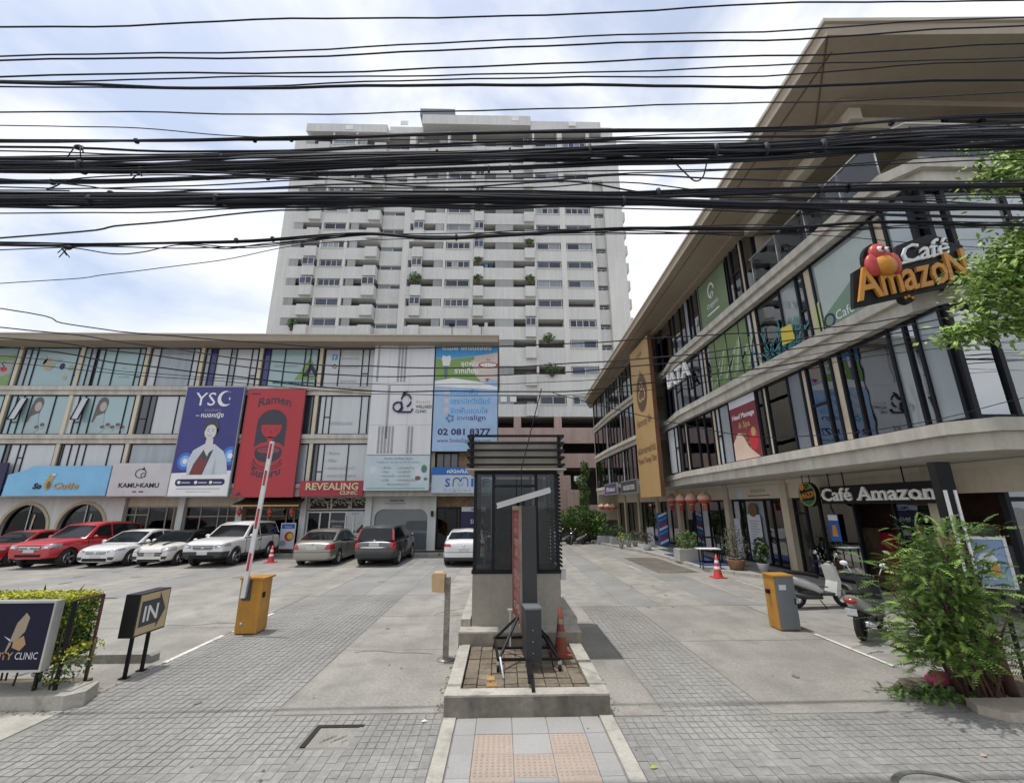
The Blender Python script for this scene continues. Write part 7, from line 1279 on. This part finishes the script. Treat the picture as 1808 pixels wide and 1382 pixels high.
# ------------------------------------------------------------------ overhead cables
CABLES = [('c',4.6,1,[(-6.96,8.95,0.0312),(-3.51,9.137,0.0338),(0.1,9.365,0.0355),(3.89,9.673,0.0359),(7.95,9.928,0.0348)]),('c',4.6,1,[(-6.8,8.391,0.0279),(-3.43,8.602,0.0303),(0.1,8.876,0.0319),(3.82,9.187,0.0324),(7.82,9.529,0.0317)]),('c',4.5,1,[(-6.63,8.195,0.0308),(-3.34,8.36,0.0333),(0.1,8.603,0.035),(3.71,8.87,0.0354),(7.59,9.208,0.0347)]),('c',4.4,1,[(-6.41,7.816,0.0295),(-3.22,7.951,0.0317),(0.09,8.17,0.0333),(3.57,8.409,0.0337),(7.33,8.747,0.0331)]),('c',4.4,1,[(-6.39,7.761,0.0259),(-3.21,7.857,0.0278),(0.09,8.034,0.029),(3.54,8.218,0.0292),(7.25,8.506,0.0286)]),('c',4.3,1,[(-6.23,7.579,0.0503),(-3.12,7.608,0.0536),(0.09,7.693,0.0556),(3.41,7.781,0.0556),(6.95,7.941,0.054)]),('c',4.4,1,[(-6.35,7.624,0.0256),(-3.19,7.754,0.0275),(0.09,7.928,0.0287),(3.53,8.099,0.0289),(7.22,8.413,0.0284)]),('c',4.2,1,[(-5.95,7.018,0.0236),(-2.98,7.081,0.0252),(0.09,7.199,0.0262),(3.29,7.366,0.0264),(6.72,7.626,0.0259)]),('c',4.1,1,[(-5.75,6.716,0.0166),(-4.16,6.7,0.0171),(-2.86,6.645,0.0174),(-1.23,6.628,0.0178),(1.43,6.704,0.0181),(6.4,6.979,0.0177)]),('b',4.0,5,[(-5.56,6.421,0.0504),(-2.79,6.489,0.0538),(0.08,6.64,0.0643),(3.07,6.748,0.0726),(6.28,7.006,0.0794)]),('c',4.0,1,[(-5.53,6.322,0.0356),(-2.77,6.358,0.0379),(0.08,6.504,0.0396),(3.06,6.65,0.0399),(6.25,6.912,0.0394)]),('c',4.0,1,[(-5.51,6.277,0.0213),(-2.76,6.327,0.0227),(0.08,6.465,0.0237),(3.05,6.609,0.0239),(6.24,6.878,0.0235)]),('c',4.0,1,[(-5.49,6.187,0.0211),(-3.69,6.295,0.0222),(-1.2,6.402,0.0233),(1.39,6.545,0.0239),(6.21,6.785,0.0233)]),('b',3.9,6,[(-5.35,6.095,0.0548),(-2.68,6.164,0.0586),(0.08,6.282,0.0762),(2.95,6.38,0.0765),(6.04,6.613,0.0754)]),('b',3.8,20,[(-5.18,5.904,0.1322),(-3.75,5.914,0.1371),(-2.6,5.963,0.155),(-1.13,6.046,0.145),(0.08,6.118,0.1474),(1.31,6.192,0.1934),(2.87,6.243,0.1633),(5.87,6.46,0.2193)]),('b',3.8,6,[(-5.13,5.71,0.0518),(-3.43,5.765,0.0543),(-1.7,5.863,0.0635),(0.08,5.965,0.0652),(1.3,6.044,0.0878),(2.85,6.13,0.0587),(5.85,6.413,0.0873)]),('c',3.8,1,[(-5.11,5.656,0.0193),(-2.57,5.744,0.0206),(0.08,5.893,0.0216),(2.84,6.026,0.0217),(5.77,6.159,0.0213)]),('c',3.8,1,[(-5.08,5.554,0.0254),(-2.56,5.695,0.0274),(0.08,5.793,0.0284),(1.28,5.884,0.0288),(2.81,5.865,0.0285),(5.69,5.896,0.0276)]),('b',3.7,10,[(-4.95,5.494,0.0621),(-2.48,5.511,0.0921),(-1.07,5.552,0.1078),(0.07,5.555,0.1359),(1.23,5.566,0.1227),(2.72,5.643,0.0956),(5.52,5.756,0.0601)]),('b',3.6,14,[(-4.79,5.33,0.1077),(-3.21,5.353,0.1124),(-1.59,5.389,0.1419),(0.07,5.4,0.1442),(1.2,5.41,0.092),(2.62,5.391,0.0652),(5.28,5.388,0.0567)]),('c',3.6,1,[(-4.78,5.28,0.0297),(-2.39,5.32,0.0316),(0.07,5.335,0.0325),(2.61,5.364,0.0325),(5.25,5.281,0.0311)]),('c',3.6,1,[(-4.76,5.223,0.0177),(-3.18,5.233,0.0185),(-1.58,5.293,0.0191),(0.07,5.329,0.0195),(2.61,5.325,0.0194),(5.23,5.241,0.0186)]),('c',3.7,1,[(-5.0,5.653,0.019),(-3.88,5.59,0.0194),(-2.49,5.598,0.0199),(0.07,5.63,0.0206),(1.24,5.704,0.0208),(2.71,5.588,0.0204),(5.47,5.594,0.0197)]),('c',3.7,1,[(-4.96,5.52,0.0187),(-4.53,5.56,0.019),(-4.24,5.705,0.0195),(-3.36,5.761,0.02),(-1.65,5.706,0.0205),(0.07,5.748,0.0209),(2.46,5.899,0.0211),(5.65,6.174,0.0209)]),('c',3.7,1,[(-5.04,5.774,0.0256),(-2.23,5.738,0.0272),(-0.5,5.642,0.0274),(0.66,5.743,0.0278),(1.53,5.604,0.0274),(3.0,5.544,0.0269),(5.44,5.51,0.026)]),('c',3.9,1,[(-5.06,5.112,0.0247),(-3.84,5.293,0.0259),(-2.58,5.486,0.0272),(-1.94,5.529,0.0276),(0.08,5.593,0.0282),(2.84,5.682,0.0284),(5.79,5.835,0.0279)]),('b',5.0,5,[(-6.47,5.799,0.063),(-5.05,5.824,0.0648),(-3.24,5.879,0.0669),(-1.85,6.006,0.0687),(-0.88,5.94,0.0774),(0.13,6.013,0.0783),(1.71,6.129,0.0792),(3.58,6.152,0.0789),(5.18,6.28,0.0701),(7.25,6.252,0.0685)]),('c',5.0,1,[(-6.46,5.758,0.0204),(-5.6,5.734,0.0207),(-5.01,5.642,0.0207),(-4.66,5.678,0.0209),(-4.18,5.817,0.0213),(-3.59,5.765,0.0214),(-3.09,5.846,0.0217),(-1.85,5.963,0.0222),(0.13,6.022,0.0226),(1.7,6.032,0.0227),(3.57,6.09,0.0227),(7.24,6.216,0.0222)]),('c',5.0,1,[(-6.46,5.742,0.0204),(-4.68,5.761,0.0211),(-3.23,5.811,0.0216),(-1.85,5.98,0.0223),(-0.88,5.906,0.0223),(0.13,6.057,0.0227),(1.7,6.076,0.0228),(3.56,6.063,0.0226),(7.26,6.289,0.0223)]),('c',5.0,1,[(-6.45,5.709,0.0203),(-4.32,5.79,0.0213),(-3.23,5.777,0.0216),(-1.85,5.989,0.0223),(-0.88,5.966,0.0224),(0.86,6.03,0.0227),(3.58,6.188,0.0229),(7.23,6.18,0.0221)]),('c',5.2,1,[(-6.56,5.335,0.014),(-5.15,5.513,0.0146),(-3.81,5.696,0.0151),(-2.53,5.953,0.0157),(-0.68,6.081,0.0161),(3.3,6.201,0.0163),(7.41,5.992,0.0155)]),('c',6.6,1,[(-8.19,5.638,0.0287),(-6.94,5.357,0.0286),(-4.0,5.058,0.029),(-2.08,4.998,0.0293),(-0.06,5.028,0.0296),(2.38,5.159,0.03),(4.89,5.335,0.0303),(6.9,5.586,0.0305),(9.12,6.03,0.0309)]),('c',6.6,1,[(-8.09,5.31,0.0299),(-6.02,5.048,0.0302),(-3.96,4.787,0.0303),(-2.06,4.66,0.0305),(-0.06,4.667,0.0308),(2.35,4.822,0.0313),(4.86,5.162,0.0319),(6.86,5.429,0.0322),(9.05,5.813,0.0325)]),('c',6.6,1,[(-8.04,5.135,0.0277),(-5.98,4.894,0.028),(-3.94,4.625,0.0281),(-2.05,4.518,0.0283),(-0.33,4.523,0.0285),(1.04,4.594,0.0288),(2.91,4.755,0.0292),(5.82,5.146,0.0297),(8.98,5.599,0.0301)]),('c',6.6,1,[(-7.99,4.981,0.0311),(-5.94,4.703,0.0313),(-3.91,4.446,0.0314),(-2.03,4.274,0.0315),(-0.06,4.26,0.0317),(1.03,4.271,0.0318),(2.31,4.387,0.0322),(3.82,4.603,0.0326),(5.77,4.915,0.0331),(8.91,5.389,0.0336)]),('c',6.6,1,[(-7.95,4.828,0.0145),(-5.91,4.581,0.0146),(-3.91,4.428,0.0148),(-2.04,4.386,0.0149),(-0.06,4.381,0.0151),(2.33,4.54,0.0153),(4.81,4.861,0.0156),(8.94,5.494,0.0159)]),('c',6.6,1,[(-7.91,4.715,0.0143),(-5.9,4.515,0.0145),(-3.9,4.372,0.0147),(-2.02,4.219,0.0147),(-0.06,4.194,0.0149),(2.3,4.274,0.015),(4.77,4.664,0.0154),(8.84,5.182,0.0156)]),('c',6.5,1,[(0.79,4.225,0.0203),(1.71,3.953,0.0199),(2.43,3.783,0.0196),(3.45,3.578,0.0193),(4.51,3.525,0.0192),(6.34,3.685,0.0193),(8.4,4.165,0.0197)])]

cab_m = mat('cable_black', (.016, .017, .024), .65, .25, 3, spec=.25); cab_g = mat('cable_grey', (.035, .037, .045), .7, .25, 3, spec=.25)
def spline(P, n=7):
    P = [tuple(p) for p in P]; o = []
    for i in range(len(P) - 1):
        p0 = P[max(i - 1, 0)]; p1 = P[i]; p2 = P[i + 1]; p3 = P[min(i + 2, len(P) - 1)]
        for k in range(n):
            t = k / n; o.append(tuple(.5 * (2 * p1[j] + (p2[j] - p0[j]) * t + (2 * p0[j] - 5 * p1[j] + 4 * p2[j] - p3[j]) * t * t + (3 * p1[j] - p0[j] - 3 * p2[j] + p3[j]) * t ** 3) for j in range(3)))
    return o + [P[-1]]
rc = random.Random(21)
def side(x, z, k): return (x, z, k)
ci = 0
hts = ['topmost', 'second from the top', 'third from the top', 'fourth from the top', 'fifth from the top', 'thicker sixth from the top', 'seventh from the top', 'eighth from the top']
blab = ['taut thick bundled cable just above the tower roof edge', 'tight bundle of cables crossing the upper tower', 'wide ragged dark mass of bundled cables across the upper tower', 'thin cable bundle under the ragged mass', 'dense dark cable bundle across the tower middle', 'lowest thick dark cable bundle across the tower', 'wavy cable bundle sagging across the tower below the thick ones']
clab = ['thin cable just above the uppermost thick bundle', 'thick single cable right under the uppermost bundle', 'thin cable, second below the uppermost bundle', 'thin cable brushing the top of the second bundle', 'thin cable between the ragged mass and the bundle below it', 'medium cable under the bundle that follows the ragged mass', 'thin cable weaving through the gap in the middle of the tower', 'thin cable dipping at the left then rising to the ragged mass', 'cable crossing diagonally down to the right across the tower', 'stout cable just beneath the lowest thick bundle', 'thin cable hugging the underside of the lowest thick bundle', 'single cable climbing from the lower left up to the thick bundles', 'slack wire with a loop at the far left under the wavy bundle', 'thin wire twined above the wavy bundle', 'thin wire twined through the wavy bundle', 'faint thin wire rising from the left towards the tower', 'highest of the low wires before the left building roof', 'low wire crossing the top floor windows of the left building', 'low wire crossing the green part of the dental billboard', 'lowest stout wire crossing the billboard and wellness emblem', 'fine low wire above the wellness emblem', 'fine lowest wire crossing the wellness emblem', 'thin wire running from above the booth to the massage poster']
bi = 0
for kind, D, ns, P in CABLES:
    full = len(P) > 2 and P[0][0] < -4
    if full:
        (x0, z0, t0), (x1, z1, t1) = P[0], P[1]; (xa, za, ta), (xb, zb_, tb) = P[-2], P[-1]
        P = [(x0 - 7, z0 - (z1 - z0) / (x1 - x0) * 7 * .5, t0)] + P + [(xb + 7, zb_ + (zb_ - za) / (xb - xa) * 7 * .5, tb)]
    S_ = spline(P); cx = S_[len(S_) // 2][0]
    if kind == 'c':
        lb = (hts[ci] + ' of the overhead cables') if ci < 8 else None
        r = max(.0055, .66 * sum(p[2] for p in S_) / len(S_) / 2); ph_ = rc.uniform(0, 6)
        o = B().tube([(x, D + .02 * math.sin(x * .9 + ph_), z + .010 * math.sin(x * 1.7 + ph_) + .006 * math.sin(x * 4.1 + 2 * ph_)) for x, z, _ in S_], r, 7).obj('overhead_cable', (cab_m, cab_g, cab_m)[ci % 3], label=lb or clab[ci - 8], cat='cable', group='overhead cables along the street', loc=(cx, D, S_[len(S_) // 2][1])); ci += 1
    else:
        t = thing('cable_bundle', blab[bi], 'cable bundle', (cx, D, S_[len(S_) // 2][1]), 'overhead cable bundles'); bi += 1
        for s in range(ns):
            u, v, ph, fq = rc.uniform(-1, 1), rc.uniform(-1, 1), rc.uniform(0, 6.28), rc.uniform(.5, 1.6); r = rc.uniform(.006, .0145); pts = []; wild = rc.random() < .22
            for x, z, th in S_:
                a = th / 2; pts.append((x, D + v * a * .8 + .01 * math.sin(x * fq * 1.3 + ph), z + max(-1.5, min(1.3, u * .82 + (.7 if wild else .28) * math.sin(x * fq + ph) + .10 * math.sin(x * 3.3 + 2 * ph))) * a))
            B().tube(pts, r, 6).obj('strand', cab_g if s % 4 == 1 else cab_m, t)
        for q in range(5 if ns > 4 else 0):
            p_ = S_[rc.randrange(8, len(S_) - 8)]; B().tube([(p_[0] - .012, D, p_[1]), (p_[0] + .012, D, p_[1])], p_[2] * .5 + .004, 8).obj('cable_tie', cab_g, t)
# tangles, ties and drop wires on the bundles
for x, z, D, lb in ((-4.65, 6.32, 4.0, 'small knotted splice on the cables at the upper left'), (-3.72, 5.86, 3.8, 'knotted splice hanging under the ragged cable mass'), (-5.57, 5.72, 5.0, 'dark splice box on the wavy left cable bundle')):
    b = B().sphere((x, D - .03, z), .055, .03, .03)
    for k in range(4): b.tube([(x + rc.uniform(-.08, .08), D - .05, z), (x + rc.uniform(-.12, .12), D - .06, z - rc.uniform(.08, .2))], .006, 5)
    b.obj('cable_splice', cab_m, label=lb, cat='cable splice', loc=(x, D, z))
B().tube([(x, 3.8, z) for x, z, _ in spline([(1.83, 6.12, 0), (1.97, 5.93, 0), (2.06, 5.84, 0), (2.15, 5.9, 0), (2.22, 6.12, 0)], 5)], .008, 5).obj('cable_loop', cab_m, label='loose loop of wire hanging under the cable mass right of the tower', cat='cable', loc=(2.1, 3.8, 6))
w = [(.52, 6.5, 4.24), (.5, 7.3, 3.5), (.4, 7.35, 2.75)]
B().tube([(.62, 6.5, 4.28), (.48, 7.0, 3.7), (.33, 7.35, 3.1), (.33, 7.4, 2.62)], .008, 5).obj('drop_wire', cab_m, label='thin wire dropping from the low street cable to the lamp bar', cat='cable', loc=(.4, 7, 3.4))
